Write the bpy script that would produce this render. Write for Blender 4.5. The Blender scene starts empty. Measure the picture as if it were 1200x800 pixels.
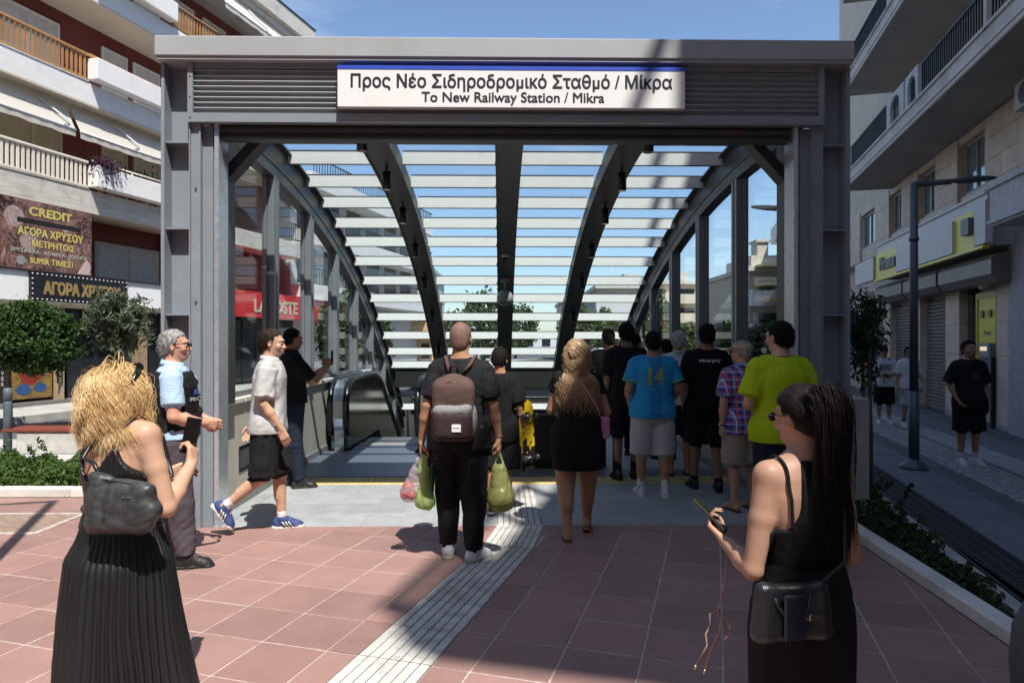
import bpy, bmesh, math, random
import numpy as np
from mathutils import Vector, Matrix
random.seed(7); rng = np.random.default_rng(7)
sc = bpy.context.scene
R = math.radians
# ---------------------------------------------------------------- camera, sky, sun, exposure
H_EYE = 1.65; FOC = 800.0
cam_d = bpy.data.cameras.new('camera'); cam = bpy.data.objects.new('camera', cam_d)
sc.collection.objects.link(cam); cam.location = (0, 0, H_EYE); cam.rotation_euler = (R(90), 0, 0)
cam_d.lens = 24; cam_d.sensor_width = 36; cam_d.clip_start = 0.05; cam_d.clip_end = 3000
sc.camera = cam
SUN_EL = 59.0
SUN_DIR = Vector((-0.40, 0.917, 0)).normalized() * math.cos(R(SUN_EL)) + Vector((0, 0, -math.sin(R(SUN_EL))))
sun_d = bpy.data.lights.new('sun', 'SUN'); sun = bpy.data.objects.new('sun', sun_d)
sc.collection.objects.link(sun); sun.location = (5, -10, 40)
sun_d.energy = 5.0; sun_d.angle = R(0.53); sun_d.color = (1.0, 0.95, 0.87)
sun.rotation_euler = SUN_DIR.to_track_quat('-Z', 'Y').to_euler()
w = bpy.data.worlds.new('World'); sc.world = w; w.use_nodes = True
nt = w.node_tree; nt.nodes.clear()
wo = nt.nodes.new('ShaderNodeOutputWorld'); bg = nt.nodes.new('ShaderNodeBackground')
sky = nt.nodes.new('ShaderNodeTexSky'); sky.sky_type = 'NISHITA'; sky.sun_disc = False
sky.sun_elevation = R(SUN_EL)
sky.sun_rotation = math.atan2(-SUN_DIR.x, -SUN_DIR.y)
sky.air_density = 1.0; sky.dust_density = 0.6; sky.ozone_density = 3.2
# thin scattered clouds
tc = nt.nodes.new('ShaderNodeTexCoord'); mp = nt.nodes.new('ShaderNodeMapping'); mp.inputs['Scale'].default_value = (1.1, 1.1, 4.2)
mp.inputs['Location'].default_value = (0.35, 0.1, 0.2)
nz = nt.nodes.new('ShaderNodeTexNoise'); nz.inputs['Scale'].default_value = 3.2; nz.inputs['Detail'].default_value = 9; nz.inputs['Roughness'].default_value = 0.62
cr = nt.nodes.new('ShaderNodeValToRGB'); cr.color_ramp.elements[0].position = 0.53; cr.color_ramp.elements[1].position = 0.82
mx = nt.nodes.new('ShaderNodeMix'); mx.data_type = 'RGBA'; mx.inputs[7].default_value = (6.8, 7.2, 7.8, 1)
L = nt.links.new
L(tc.outputs['Generated'], mp.inputs['Vector']); L(mp.outputs['Vector'], nz.inputs['Vector']); L(nz.outputs['Fac'], cr.inputs['Fac'])
ml = nt.nodes.new('ShaderNodeMath'); ml.operation = 'MULTIPLY'; ml.inputs[1].default_value = 0.28
L(cr.outputs['Color'], ml.inputs[0]); L(ml.outputs[0], mx.inputs[0]); L(sky.outputs['Color'], mx.inputs[6])
L(mx.outputs[2], bg.inputs['Color']); bg.inputs['Strength'].default_value = 0.135
L(bg.outputs['Background'], wo.inputs['Surface'])
sc.view_settings.view_transform = 'Standard'; sc.view_settings.look = 'None'; sc.view_settings.gamma = 1; sc.view_settings.exposure = 0.47
sc.view_settings.use_curve_mapping = False
sc.cycles.use_denoising = True
try: sc.cycles.denoiser = 'OPENIMAGEDENOISE'
except Exception: pass
sc.cycles.max_bounces = 8; sc.cycles.transparent_max_bounces = 24; sc.cycles.diffuse_bounces = 4; sc.cycles.glossy_bounces = 3
sc.cycles.caustics_reflective = False; sc.cycles.caustics_refractive = False
sc.cycles.sample_clamp_indirect = 4
# ---------------------------------------------------------------- materials
MATS = {}
def mat(name, col, rough=0.6, metal=0.0, var=0.12, scale=8.0, bump=0.0, bscale=60.0, obj_var=0.0, col2=None, coat=0.0, spec=0.5, trans=0.0, stretch=None, dirt=0.0, dscale=2.0, dcol=(0.12, 0.10, 0.08), place=False, spots=0.0):
    if name in MATS: return MATS[name]
    m = bpy.data.materials.new(name); m.use_nodes = True; MATS[name] = m
    n = m.node_tree; P = n.nodes['Principled BSDF']; l = n.links.new
    P.inputs['Roughness'].default_value = rough; P.inputs['Metallic'].default_value = metal
    P.inputs['Specular IOR Level'].default_value = spec
    if coat: P.inputs['Coat Weight'].default_value = coat
    t = n.nodes.new('ShaderNodeTexCoord'); src = t.outputs['Object']
    if place: src = n.nodes.new('ShaderNodeNewGeometry').outputs['Position']   # one continuous pattern over many pieces
    src0 = src
    if stretch:
        mpn = n.nodes.new('ShaderNodeMapping'); mpn.inputs['Scale'].default_value = stretch; l(src, mpn.inputs['Vector']); src = mpn.outputs['Vector']
    nzn = n.nodes.new('ShaderNodeTexNoise'); nzn.inputs['Scale'].default_value = scale; nzn.inputs['Detail'].default_value = 6; nzn.inputs['Roughness'].default_value = 0.6
    l(src, nzn.inputs['Vector'])
    mixn = n.nodes.new('ShaderNodeMix'); mixn.data_type = 'RGBA'
    c = Vector(col[:3]); c2 = Vector(col2[:3]) if col2 else c * (1 - var * 2)
    if not col2: c = c * (1 + var)
    mixn.inputs[6].default_value = (*c, 1); mixn.inputs[7].default_value = (*c2, 1)
    rmp = n.nodes.new('ShaderNodeMapRange'); rmp.inputs[1].default_value = 0.3; rmp.inputs[2].default_value = 0.7
    l(nzn.outputs['Fac'], rmp.inputs[0]); l(rmp.outputs[0], mixn.inputs[0]); out = mixn.outputs[2]
    if dirt:
        dn = n.nodes.new('ShaderNodeTexNoise'); dn.inputs['Scale'].default_value = dscale; dn.inputs['Detail'].default_value = 8; dn.inputs['Roughness'].default_value = 0.7
        l(src0, dn.inputs['Vector'])
        dr = n.nodes.new('ShaderNodeMapRange'); dr.inputs[1].default_value = 0.52; dr.inputs[2].default_value = 0.75; dr.inputs[4].default_value = dirt
        l(dn.outputs['Fac'], dr.inputs[0])
        dm = n.nodes.new('ShaderNodeMix'); dm.data_type = 'RGBA'; dm.inputs[7].default_value = (*dcol, 1)
        l(dr.outputs[0], dm.inputs[0]); l(out, dm.inputs[6]); out = dm.outputs[2]
    if spots:      # scattered small dark spots (old gum, drips)
        vn = n.nodes.new('ShaderNodeTexVoronoi'); vn.inputs['Scale'].default_value = 2.6; l(src0, vn.inputs['Vector']); vr = n.nodes.new('ShaderNodeMapRange'); vr.inputs[1].default_value = .060; vr.inputs[2].default_value = .035; vr.inputs[3].default_value = 0; vr.inputs[4].default_value = spots
        l(vn.outputs['Distance'], vr.inputs[0]); vx = n.nodes.new('ShaderNodeMix'); vx.data_type = 'RGBA'; vx.inputs[7].default_value = (c.x*.35, c.y*.35, c.z*.35, 1); l(vr.outputs[0], vx.inputs[0]); l(out, vx.inputs[6]); out = vx.outputs[2]
    if obj_var:
        oi = n.nodes.new('ShaderNodeObjectInfo'); hs = n.nodes.new('ShaderNodeHueSaturation')
        mr = n.nodes.new('ShaderNodeMapRange'); mr.inputs[3].default_value = 1 - obj_var; mr.inputs[4].default_value = 1 + obj_var
        l(oi.outputs['Random'], mr.inputs[0]); l(mr.outputs[0], hs.inputs['Value']); l(out, hs.inputs['Color']); out = hs.outputs['Color']
    l(out, P.inputs['Base Color'])
    if bump:
        bn = n.nodes.new('ShaderNodeTexNoise'); bn.inputs['Scale'].default_value = bscale; bn.inputs['Detail'].default_value = 5
        l(src, bn.inputs['Vector']); bp = n.nodes.new('ShaderNodeBump'); bp.inputs['Strength'].default_value = bump; bp.inputs['Distance'].default_value = 0.01
        l(bn.outputs['Fac'], bp.inputs['Height']); l(bp.outputs['Normal'], P.inputs['Normal'])
    return m
def emis(name, col, s):
    if name in MATS: return MATS[name]
    m = bpy.data.materials.new(name); m.use_nodes = True; MATS[name] = m
    P = m.node_tree.nodes['Principled BSDF']; P.inputs['Base Color'].default_value = (*col, 1)
    P.inputs['Emission Color'].default_value = (*col, 1); P.inputs['Emission Strength'].default_value = s; return m
def glass(name, tint=(0.86, 0.93, 0.92), refl=1.0, rough=0.0, dust=0.0):
    if name in MATS: return MATS[name]
    m = bpy.data.materials.new(name); m.use_nodes = True; MATS[name] = m
    n = m.node_tree; n.nodes.clear(); l = n.links.new
    o = n.nodes.new('ShaderNodeOutputMaterial'); tr = n.nodes.new('ShaderNodeBsdfTransparent'); tr.inputs[0].default_value = (*tint, 1)
    gl = n.nodes.new('ShaderNodeBsdfGlossy'); gl.inputs['Roughness'].default_value = rough
    lw = n.nodes.new('ShaderNodeLayerWeight'); pw = n.nodes.new('ShaderNodeMath'); pw.operation = 'POWER'; pw.inputs[1].default_value = 5; l(lw.outputs['Facing'], pw.inputs[0])
    fr = pw; mm = n.nodes.new('ShaderNodeMath'); mm.operation = 'MULTIPLY_ADD'; mm.inputs[1].default_value = 0.5*refl; mm.inputs[2].default_value = 0.025*refl
    mxs = n.nodes.new('ShaderNodeMixShader'); l(fr.outputs[0], mm.inputs[0]); l(mm.outputs[0], mxs.inputs[0]); l(tr.outputs[0], mxs.inputs[1]); l(gl.outputs[0], mxs.inputs[2]); l(mxs.outputs[0], o.inputs[0])
    return m
def translucent(name, col, amt=0.5, rough=0.8):
    if name in MATS: return MATS[name]
    m = bpy.data.materials.new(name); m.use_nodes = True; MATS[name] = m
    n = m.node_tree; P = n.nodes['Principled BSDF']; l = n.links.new; P.inputs['Base Color'].default_value = (*col, 1); P.inputs['Roughness'].default_value = rough
    o = n.nodes['Material Output']; t = n.nodes.new('ShaderNodeBsdfTranslucent'); t.inputs[0].default_value = (*col, 1)
    x = n.nodes.new('ShaderNodeMixShader'); x.inputs[0].default_value = amt; l(P.outputs[0], x.inputs[1]); l(t.outputs[0], x.inputs[2]); l(x.outputs[0], o.inputs[0]); return m
# ---------------------------------------------------------------- mesh building
class MB:
    def __init__(s): s.v = []; s.f = []; s.mi = []; s.sm = []
    def add(s, vs, fs, mi=0, smooth=False):
        b = len(s.v); s.v.extend([tuple(p) for p in vs])
        for f in fs: s.f.append(tuple(i + b for i in f)); s.mi.append(mi); s.sm.append(smooth)
        return s
    def box(s, x0, x1, y0, y1, z0, z1, mi=0):
        vs = [(x0,y0,z0),(x1,y0,z0),(x1,y1,z0),(x0,y1,z0),(x0,y0,z1),(x1,y0,z1),(x1,y1,z1),(x0,y1,z1)]
        return s.add(vs, [(0,3,2,1),(4,5,6,7),(0,1,5,4),(1,2,6,5),(2,3,7,6),(3,0,4,7)], mi)
    def bbox(s, x0, x1, y0, y1, z0, z1, b=0.01, mi=0):   # box with chamfered edges
        c = ((x0+x1)/2, (y0+y1)/2, (z0+z1)/2); h = ((x1-x0)/2, (y1-y0)/2, (z1-z0)/2); b = min(b, min(h)*0.9)
        vs = []; idx = {}
        for sx in (-1,1):
            for sy in (-1,1):
                for sz in (-1,1):
                    for ax in range(3):
                        p = [c[i] + (sx,sy,sz)[i]*(h[i] - (0 if i == ax else b)) for i in range(3)]
                        idx[(sx,sy,sz,ax)] = len(vs); vs.append(p)
        fs = []
        S = (-1,1)
        for ax in range(3):
            o = [i for i in range(3) if i != ax]
            for sg in S:
                q = []
                for a, bb in ((-1,-1),(1,-1),(1,1),(-1,1)):
                    k = [0,0,0]; k[ax] = sg; k[o[0]] = a; k[o[1]] = bb; q.append(idx[(*k, ax)])
                flip = (sg < 0) ^ (ax == 1)
                fs.append(tuple(q[::-1] if flip else q))
        for ax in range(3):       # edges parallel to ax
            o = [i for i in range(3) if i != ax]
            for a in S:
                for bb in S:
                    k0 = [0,0,0]; k1 = [0,0,0]; k0[ax] = -1; k1[ax] = 1
                    for k in (k0, k1): k[o[0]] = a; k[o[1]] = bb
                    q = [idx[(*k0, o[0])], idx[(*k0, o[1])], idx[(*k1, o[1])], idx[(*k1, o[0])]]
                    if ((a*bb > 0) ^ (ax == 1)): q = q[::-1]
                    fs.append(tuple(q))
        for sx in S:
            for sy in S:
                for sz in S:
                    q = [idx[(sx,sy,sz,0)], idx[(sx,sy,sz,1)], idx[(sx,sy,sz,2)]]
                    if sx*sy*sz < 0: q = q[::-1]
                    fs.append(tuple(q))
        return s.add(vs, fs, mi)
    def prism(s, poly, a0, a1, axis=0, mi=0):   # poly in the two other axes (cyclic order), extruded a0..a1 along axis
        n = len(poly)
        def P(q, a):
            if axis == 0: return (a, q[0], q[1])
            if axis == 1: return (q[1], a, q[0])
            return (q[0], q[1], a)
        vs = [P(q, a0) for q in poly] + [P(q, a1) for q in poly]
        area = sum(poly[i][0]*poly[(i+1)%n][1] - poly[(i+1)%n][0]*poly[i][1] for i in range(n))
        fs = [tuple(range(n))[::-1], tuple(range(n, 2*n))] + [(i, (i+1)%n, n+(i+1)%n, n+i) for i in range(n)]
        if area < 0: fs = [f[::-1] for f in fs]
        return s.add(vs, fs, mi)
    def tube(s, pts, r, seg=8, mi=0, closed_ends=True, smooth=True):
        pts = [Vector(p) for p in pts]; n = len(pts); rr = r if isinstance(r, (list, tuple, np.ndarray)) else [r]*n
        vs = []; up = None
        for i, p in enumerate(pts):
            d = (pts[min(i+1, n-1)] - pts[max(i-1, 0)]).normalized()
            if up is None: up = Vector((0,0,1)) if abs(d.z) < 0.9 else Vector((1,0,0))
            a = d.cross(up); a = a.normalized() if a.length > 1e-6 else d.orthogonal().normalized()
            b = a.cross(d).normalized(); up = b
            for k in range(seg):
                t = 2*math.pi*k/seg; vs.append(p + (a*math.cos(t) + b*math.sin(t))*rr[i])
        fs = [(i*seg+k, i*seg+(k+1)%seg, (i+1)*seg+(k+1)%seg, (i+1)*seg+k) for i in range(n-1) for k in range(seg)]
        s.add(vs, fs, mi, smooth)
        if closed_ends:
            b = len(s.v) - len(vs)
            s.f.append(tuple(b + k for k in range(seg))[::-1]); s.mi.append(mi); s.sm.append(False)
            s.f.append(tuple(b + (n-1)*seg + k for k in range(seg))); s.mi.append(mi); s.sm.append(False)
        return s
    def cyl(s, c, r, z0, z1, seg=16, mi=0, axis=2, r1=None):
        r1 = r if r1 is None else r1
        if axis == 2: p = [(c[0], c[1], z0), (c[0], c[1], z1)]
        elif axis == 0: p = [(z0, c[0], c[1]), (z1, c[0], c[1])]
        else: p = [(c[0], z0, c[1]), (c[0], z1, c[1])]
        return s.tube(p, [r, r1], seg, mi)
    def lathe(s, prof, c=(0,0,0), seg=16, mi=0, smooth=True, sx=1, sy=1):
        n = len(prof); vs = [(c[0]+r*sx*math.cos(2*math.pi*k/seg), c[1]+r*sy*math.sin(2*math.pi*k/seg), c[2]+z) for r, z in prof for k in range(seg)]
        fs = [(i*seg+k, i*seg+(k+1)%seg, (i+1)*seg+(k+1)%seg, (i+1)*seg+k) for i in range(n-1) for k in range(seg)]
        s.add(vs, fs, mi, smooth); b = len(s.v)-len(vs)
        s.f.append(tuple(b+k for k in range(seg))[::-1]); s.mi.append(mi); s.sm.append(False)
        s.f.append(tuple(b+(n-1)*seg+k for k in range(seg))); s.mi.append(mi); s.sm.append(False); return s
    def sphere(s, c, r, seg=14, rings=8, mi=0, sc3=(1,1,1)):
        prof = [(max(1e-4, math.sin(math.pi*i/rings)), -math.cos(math.pi*i/rings)) for i in range(rings+1)]
        b = len(s.v); s.lathe(prof, (0,0,0), seg, mi)
        for i in range(b, len(s.v)): x, y, z = s.v[i]; s.v[i] = (c[0]+x*r*sc3[0], c[1]+y*r*sc3[1], c[2]+z*r*sc3[2])
        return s
    def mesh(s, name, mats, off=(0,0,0)):
        me = bpy.data.meshes.new(name); o = off
        me.from_pydata([(x-o[0], y-o[1], z-o[2]) for x, y, z in s.v], [], s.f)
        for m in (mats if isinstance(mats, (list, tuple)) else [mats]): me.materials.append(m)
        me.polygons.foreach_set('material_index', s.mi); me.polygons.foreach_set('use_smooth', s.sm); me.update(); return me
def np_mesh(name, V, F, mats, smooth=True, mi=None):
    me = bpy.data.meshes.new(name); V = np.asarray(V, np.float32); F = np.asarray(F, np.int32); k = F.shape[1]
    me.vertices.add(len(V)); me.vertices.foreach_set('co', V.ravel())
    me.loops.add(F.size); me.loops.foreach_set('vertex_index', F.ravel())
    me.polygons.add(len(F)); me.polygons.foreach_set('loop_start', np.arange(0, F.size, k, dtype=np.int32))
    for m in (mats if isinstance(mats, (list, tuple)) else [mats]): me.materials.append(m)
    if mi is not None: me.polygons.foreach_set('material_index', np.asarray(mi, np.int32))
    me.polygons.foreach_set('use_smooth', np.full(len(F), smooth)); me.update(calc_edges=True); return me
COL = sc.collection
def link(name, data, parent=None, loc=(0,0,0), rot=(0,0,0)):
    o = bpy.data.objects.new(name, data); COL.objects.link(o)
    o.location = loc; o.rotation_euler = rot
    if parent is not None: o.parent = parent
    return o
def tag(o, label=None, cat=None, group=None, kind=None):
    if label: o['label'] = label
    if cat: o['category'] = cat
    if group: o['group'] = group
    if kind: o['kind'] = kind
    return o
STA = R(0.96)          # the station's own axes (u right, v away, z up), turned about the camera's foot
STR = R(-14.4)         # the street's axes (t right, s along the street)
TIL = R(-16.6)         # the red tiles' axes
def fr(ang, x, y, z=0): c, s_ = math.cos(ang), math.sin(ang); return Vector((x*c - y*s_, x*s_ + y*c, z))
def unfr(ang, X, Y): c, s_ = math.cos(ang), math.sin(ang); return (X*c + Y*s_, -X*s_ + Y*c)
class Thing:
    """An Empty at the thing's base; geometry is written in the frame's coordinates (ang), made relative to the base."""
    def __init__(s, name, label, cat, ang=0.0, base=(0,0,0), group=None, kind=None):
        s.ang = ang; s.base = Vector(base); s.e = link(name, None, None, fr(ang, *base), (0,0,ang)); s.e.empty_display_size = 0.2
        tag(s.e, label, cat, group, kind)
    def part(s, name, mb, mats, parent=None, label=None, kind=None):
        o = link(name, mb.mesh(name, mats, s.base), parent or s.e); tag(o, label, kind=kind); return o
    def inst(s, name, me, loc, rot=(0,0,0), parent=None, scale=None):    # shared mesh placed at frame coordinates
        o = link(name, me, parent or s.e, Vector(loc) - s.base, rot)
        if scale: o.scale = scale
        return o
def single(name, mb, mats, label, cat, ang=0.0, base=(0,0,0), group=None, kind=None):
    o = link(name, mb.mesh(name, mats, base), None, fr(ang, *base), (0,0,ang)); return tag(o, label, cat, group, kind)
def structure(name, mb, mats, ang=0.0):
    o = link(name, mb.mesh(name, mats), None, (0,0,0), (0,0,ang)); o['kind'] = 'structure'; return o
def text_outline(body):
    """closed outlines of a line of lettering (built-in font), as point lists"""
    c = bpy.data.curves.new('lettering', 'FONT'); c.body = body; c.size = 1.0; o = bpy.data.objects.new('tmp', c); COL.objects.link(o); bpy.context.view_layer.update()
    cu = o.to_curve(bpy.context.evaluated_depsgraph_get()); out = []
    for sp_ in cu.splines:
        if sp_.type == 'BEZIER':
            bp = sp_.bezier_points; n = len(bp); P = []
            for i in range(n):
                a, b = bp[i], bp[(i+1) % n]; p0, p1, p2, p3 = (np.array(v[:2]) for v in (a.co, a.handle_right, b.handle_left, b.co))
                k = 1 if np.linalg.norm(p3-p0) < .004 else 6
                for t in np.arange(k)/k: P.append((1-t)**3*p0+3*(1-t)**2*t*p1+3*(1-t)*t*t*p2+t**3*p3)
        else: P = [np.array(q.co[:2]) for q in sp_.points]
        if len(P) > 2: out.append(np.array(P))
    o.to_curve_clear(); bpy.data.objects.remove(o); bpy.data.curves.remove(c); return out
def surface_nets2(D, cell, x0, z0, depth):
    """flat letters: filled front built from the 2-D distance grid, with side walls"""
    S = D < 0; nx, nz = D.shape; c = [S[i:nx-1+i, j:nz-1+j] for i in (0,1) for j in (0,1)]; cnt = sum(x.astype(np.int8) for x in c); act = cnt > 0; I, J = np.nonzero(act); pos = np.stack([I+.5, J+.5], 1).astype(float)
    mixed = (cnt[I,J] < 4); acc = np.zeros((len(I),2)); num = np.zeros(len(I))
    for (a0, a1, ax) in (((0,0),(1,0),0),((0,1),(1,1),0),((0,0),(0,1),1),((1,0),(1,1),1)):
        d0, d1 = D[I+a0[0],J+a0[1]], D[I+a1[0],J+a1[1]]; m = (d0 < 0) != (d1 < 0); t = np.where(m, d0/np.where(m, d0-d1, 1), 0); q = np.zeros((len(I),2)); q[:,0] = a0[0]+(t if ax == 0 else 0); q[:,1] = a0[1]+(t if ax == 1 else 0); acc += q*m[:,None]; num += m
    pos[mixed] = np.stack([I,J],1)[mixed]+acc[mixed]/np.maximum(num[mixed],1)[:,None]; idx = -np.ones(act.shape, int); idx[I,J] = np.arange(len(I)); i, j = np.nonzero(S[1:-1,1:-1]); i += 1; j += 1
    F = np.stack([idx[i-1,j-1], idx[i,j-1], idx[i,j], idx[i-1,j]], 1); F = F[(F >= 0).all(1)]; V = np.stack([x0+pos[:,0]*cell, np.full(len(I), -depth), z0+pos[:,1]*cell], 1); n = len(V)
    from collections import Counter
    E = np.concatenate([F[:,[k,(k+1)%4]] for k in range(4)]); key = np.sort(E,1); u, inv_, ct = np.unique(key, axis=0, return_inverse=True, return_counts=True); be = E[ct[inv_.ravel()] == 1]; W = np.stack([be[:,1], be[:,0], be[:,0]+n, be[:,1]+n], 1)
    V2 = V.copy(); V2[:,1] = depth*.5; return np.concatenate([V, V2]), np.concatenate([F, W])
def text_mesh(body, size, mats, depth=0.006, bold=0.0, width=None, height=None, align='CENTER', heavy=0.0):
    """Lettering as a mesh lying in the x-z plane, facing -y; strokes thickened by an even offset. width/height are the outer size."""
    C = text_outline(body); allp = np.concatenate(C); mn, mxx = allp.min(0), allp.max(0); em_b = .028 + bold*2 + heavy*4; H0 = mxx[1]-mn[1]; cell = max(H0/(30 if len(body) > 8 else 24), .018); pad = em_b+2*cell
    nx, nz = int((mxx[0]-mn[0]+2*pad)/cell)+2, int((H0+2*pad)/cell)+2; gx = mn[0]-pad+np.arange(nx)*cell; gz = mn[1]-pad+np.arange(nz)*cell; wind = np.zeros((nx,nz), int); dist = np.full((nx,nz), 9.0)
    for P in C:
        Q = np.roll(P, -1, 0); ia, ib = np.searchsorted(gx, P[:,0].min()-pad), np.searchsorted(gx, P[:,0].max()+pad); X, Z = gx[ia:ib][:,None], gz[None,:]
        for (x0, y0), (x1, y1) in zip(P, Q):
            dx, dy = x1-x0, y1-y0; L2 = dx*dx+dy*dy
            if L2 < 1e-12: continue
            t = np.clip(((X-x0)*dx+(Z-y0)*dy)/L2, 0, 1); d = np.hypot(X-x0-t*dx, Z-y0-t*dy); dist[ia:ib] = np.minimum(dist[ia:ib], d)
            cr = (x1-x0)*(Z-y0)-(X-x0)*(y1-y0); up = (y0 <= Z)&(y1 > Z)&(cr > 0); dn = (y0 > Z)&(y1 <= Z)&(cr < 0); wind[ia:ib] += up.astype(int)-dn.astype(int)
    D = np.where(wind != 0, -dist, dist)-em_b; V, F = surface_nets2(D, cell, gx[0], gz[0], depth)
    x0, x1, z0, z1 = V[:,0].min(), V[:,0].max(), V[:,2].min(), V[:,2].max(); sx = width/(x1-x0) if width else size; sz = height/(z1-z0) if height else (sx if width else size); cx = {'CENTER': (x0+x1)/2, 'LEFT': x0, 'RIGHT': x1}[align]
    V[:,0] = (V[:,0]-cx)*sx; V[:,2] = (V[:,2]-z0)*sz; return np_mesh('lettering', V, F, mats, False)
def gpt(px, py, z=0.0):  # photograph pixel -> point on the level z
    Z = (H_EYE - z)*FOC/(py - 400.0); return Vector(((px-600)/FOC*Z, Z, z))
def at_t(px, t):         # where the sight line through column px meets the street-parallel plane t: (s, distance)
    d = (px-600)/FOC; c, s_ = math.cos(-STR), math.sin(-STR)
    td = d*c - s_; sd = d*s_ + c; k = t/td; return k*sd, k
def z_t(px, py, t): return H_EYE + (400-py)/FOC*at_t(px, t)[1]
# ================================================================ GROUND
M_tile = mat('red_terrazzo', (0.295, 0.168, 0.147), 0.6, var=0.07, scale=3, bump=0.10, bscale=300, obj_var=0.14, dirt=0.45, dscale=1.6, dcol=(0.20,0.13,0.12), place=True, spots=.55)
# fine speckle in the terrazzo
def speckle(m, sc1=260.0, amt=0.35, light=(0.62,0.5,0.46)):
    n = m.node_tree; l = n.links.new; P = n.nodes['Principled BSDF']; src = P.inputs['Base Color'].links[0].from_socket
    v = n.nodes.new('ShaderNodeTexNoise'); v.inputs['Scale'].default_value = sc1; v.inputs['Detail'].default_value = 2
    t = n.nodes.new('ShaderNodeTexCoord'); l(t.outputs['Object'], v.inputs['Vector'])
    r = n.nodes.new('ShaderNodeMapRange'); r.inputs[1].default_value = 0.52; r.inputs[2].default_value = 0.72; r.inputs[4].default_value = amt
    x = n.nodes.new('ShaderNodeMix'); x.data_type = 'RGBA'; x.inputs[7].default_value = (*light, 1)
    l(v.outputs['Fac'], r.inputs[0]); l(r.outputs[0], x.inputs[0]); l(src, x.inputs[6]); l(x.outputs[2], P.inputs['Base Color'])
speckle(M_tile)
M_joint = mat('pale_grout', (0.50, 0.42, 0.38), 0.85, var=0.2, scale=20, bump=0.2)
M_plaza = mat('grey_slab', (0.33, 0.34, 0.35), 0.7, var=0.12, scale=1.5, bump=0.15, bscale=90, dirt=0.25, dscale=1.2, dcol=(0.2,0.2,0.2))
M_greytile = mat('grey_granite_tile', (0.33, 0.35, 0.36), 0.55, var=0.10, scale=4, bump=0.08, bscale=200, obj_var=0.10, dirt=0.35, dscale=2.5, dcol=(0.3,0.29,0.27), place=True, spots=.3)
speckle(M_greytile, 200, 0.2, (0.6,0.6,0.6))
M_yellow = mat('yellow_tactile', (0.62, 0.47, 0.20), 0.7, var=0.12, scale=6, bump=0.2, bscale=120, obj_var=0.08)
M_white_tac = mat('white_tactile', (0.56, 0.55, 0.52), 0.65, var=0.16, scale=7, bump=0.15, bscale=120, obj_var=0.08, dirt=0.5, dscale=3, dcol=(0.30,0.28,0.25), place=True, spots=.4)
M_tac_groove = mat('tactile_groove', (0.20,0.195,0.185), .85, var=.2, scale=8, place=True)
M_concrete = mat('concrete', (0.42, 0.41, 0.39), 0.8, var=0.12, scale=3, bump=0.25, bscale=60, dirt=0.3, dscale=3, dcol=(0.25,0.24,0.22))
M_street = mat('street_paving', (0.17, 0.175, 0.185), 0.75, var=0.12, scale=2, bump=0.2, bscale=70, dirt=0.35, dscale=0.8, dcol=(0.12,0.12,0.12))
M_cobble = mat('cobble', (0.36, 0.35, 0.33), 0.8, var=0.25, scale=12, bump=0.3, bscale=60)
M_soil = mat('soil', (0.06, 0.045, 0.03), 0.95, var=0.3, scale=30, bump=0.8, bscale=50)
M_road = mat('asphalt', (0.10, 0.10, 0.105), 0.85, var=0.15, scale=4, bump=0.4, bscale=150)
# one ground sheet out to the horizon with the opening of the stairwell cut out of it
UL, UR = -2.64, 2.78                     # inner faces of the two parapets
V0, PIT0, PIT1 = 6.13, 8.83, 21.0
g = MB(); B = 1500.0; zg = -0.012
hx0, hx1, hy0, hy1 = UL, UR, PIT0, PIT1
for (x0, x1, y0, y1) in ((-B, hx0, -B, B), (hx1, B, -B, B), (hx0, hx1, -B, hy0), (hx0, hx1, hy1, B)):
    g.add([(x0,y0,zg),(x1,y0,zg),(x1,y1,zg),(x0,y1,zg)], [(0,1,2,3)])
structure('ground', g, M_road, STA)
# red tiled forecourt: grout bed + one object per tile
TS = 0.405; GAP = 0.010
kA, kB = gpt(1011.5, 639.5), gpt(1184, 758)
def kerb_x(Y): return kA.x + (kB.x - kA.x)*(Y - kA.y)/(kB.y - kA.y)
bed = MB()
fA = [(-14.0, -4.0), (kerb_x(-4.0), -4.0), (kerb_x(6.12), 6.12)]
p_r = fr(STA, 3.2, 6.13); p_l = fr(STA, -3.0, 6.13)
bed.add([(-9.0,-5,-0.0035),(kerb_x(-5),-5,-0.0035),(kerb_x(6.14),6.14,-0.0035),(p_l.x,p_l.y,-0.0035),(p_l.x,7.25,-0.0035),(-9.0,7.25,-0.0035)], [(0,1,2,3,4,5)])
forecourt = structure('red_tile_pavement', bed, M_joint)
tm = MB(); h = TS/2 - GAP/2; tm.bbox(-h, h, -h, h, -0.02, 0.0, 0.003); tile_me = tm.mesh('tile', M_tile)
# phase of the grid: a joint crossing seen at (427,727)
q0 = gpt(427, 727); qt, qs = unfr(TIL, q0.x, q0.y)
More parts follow.
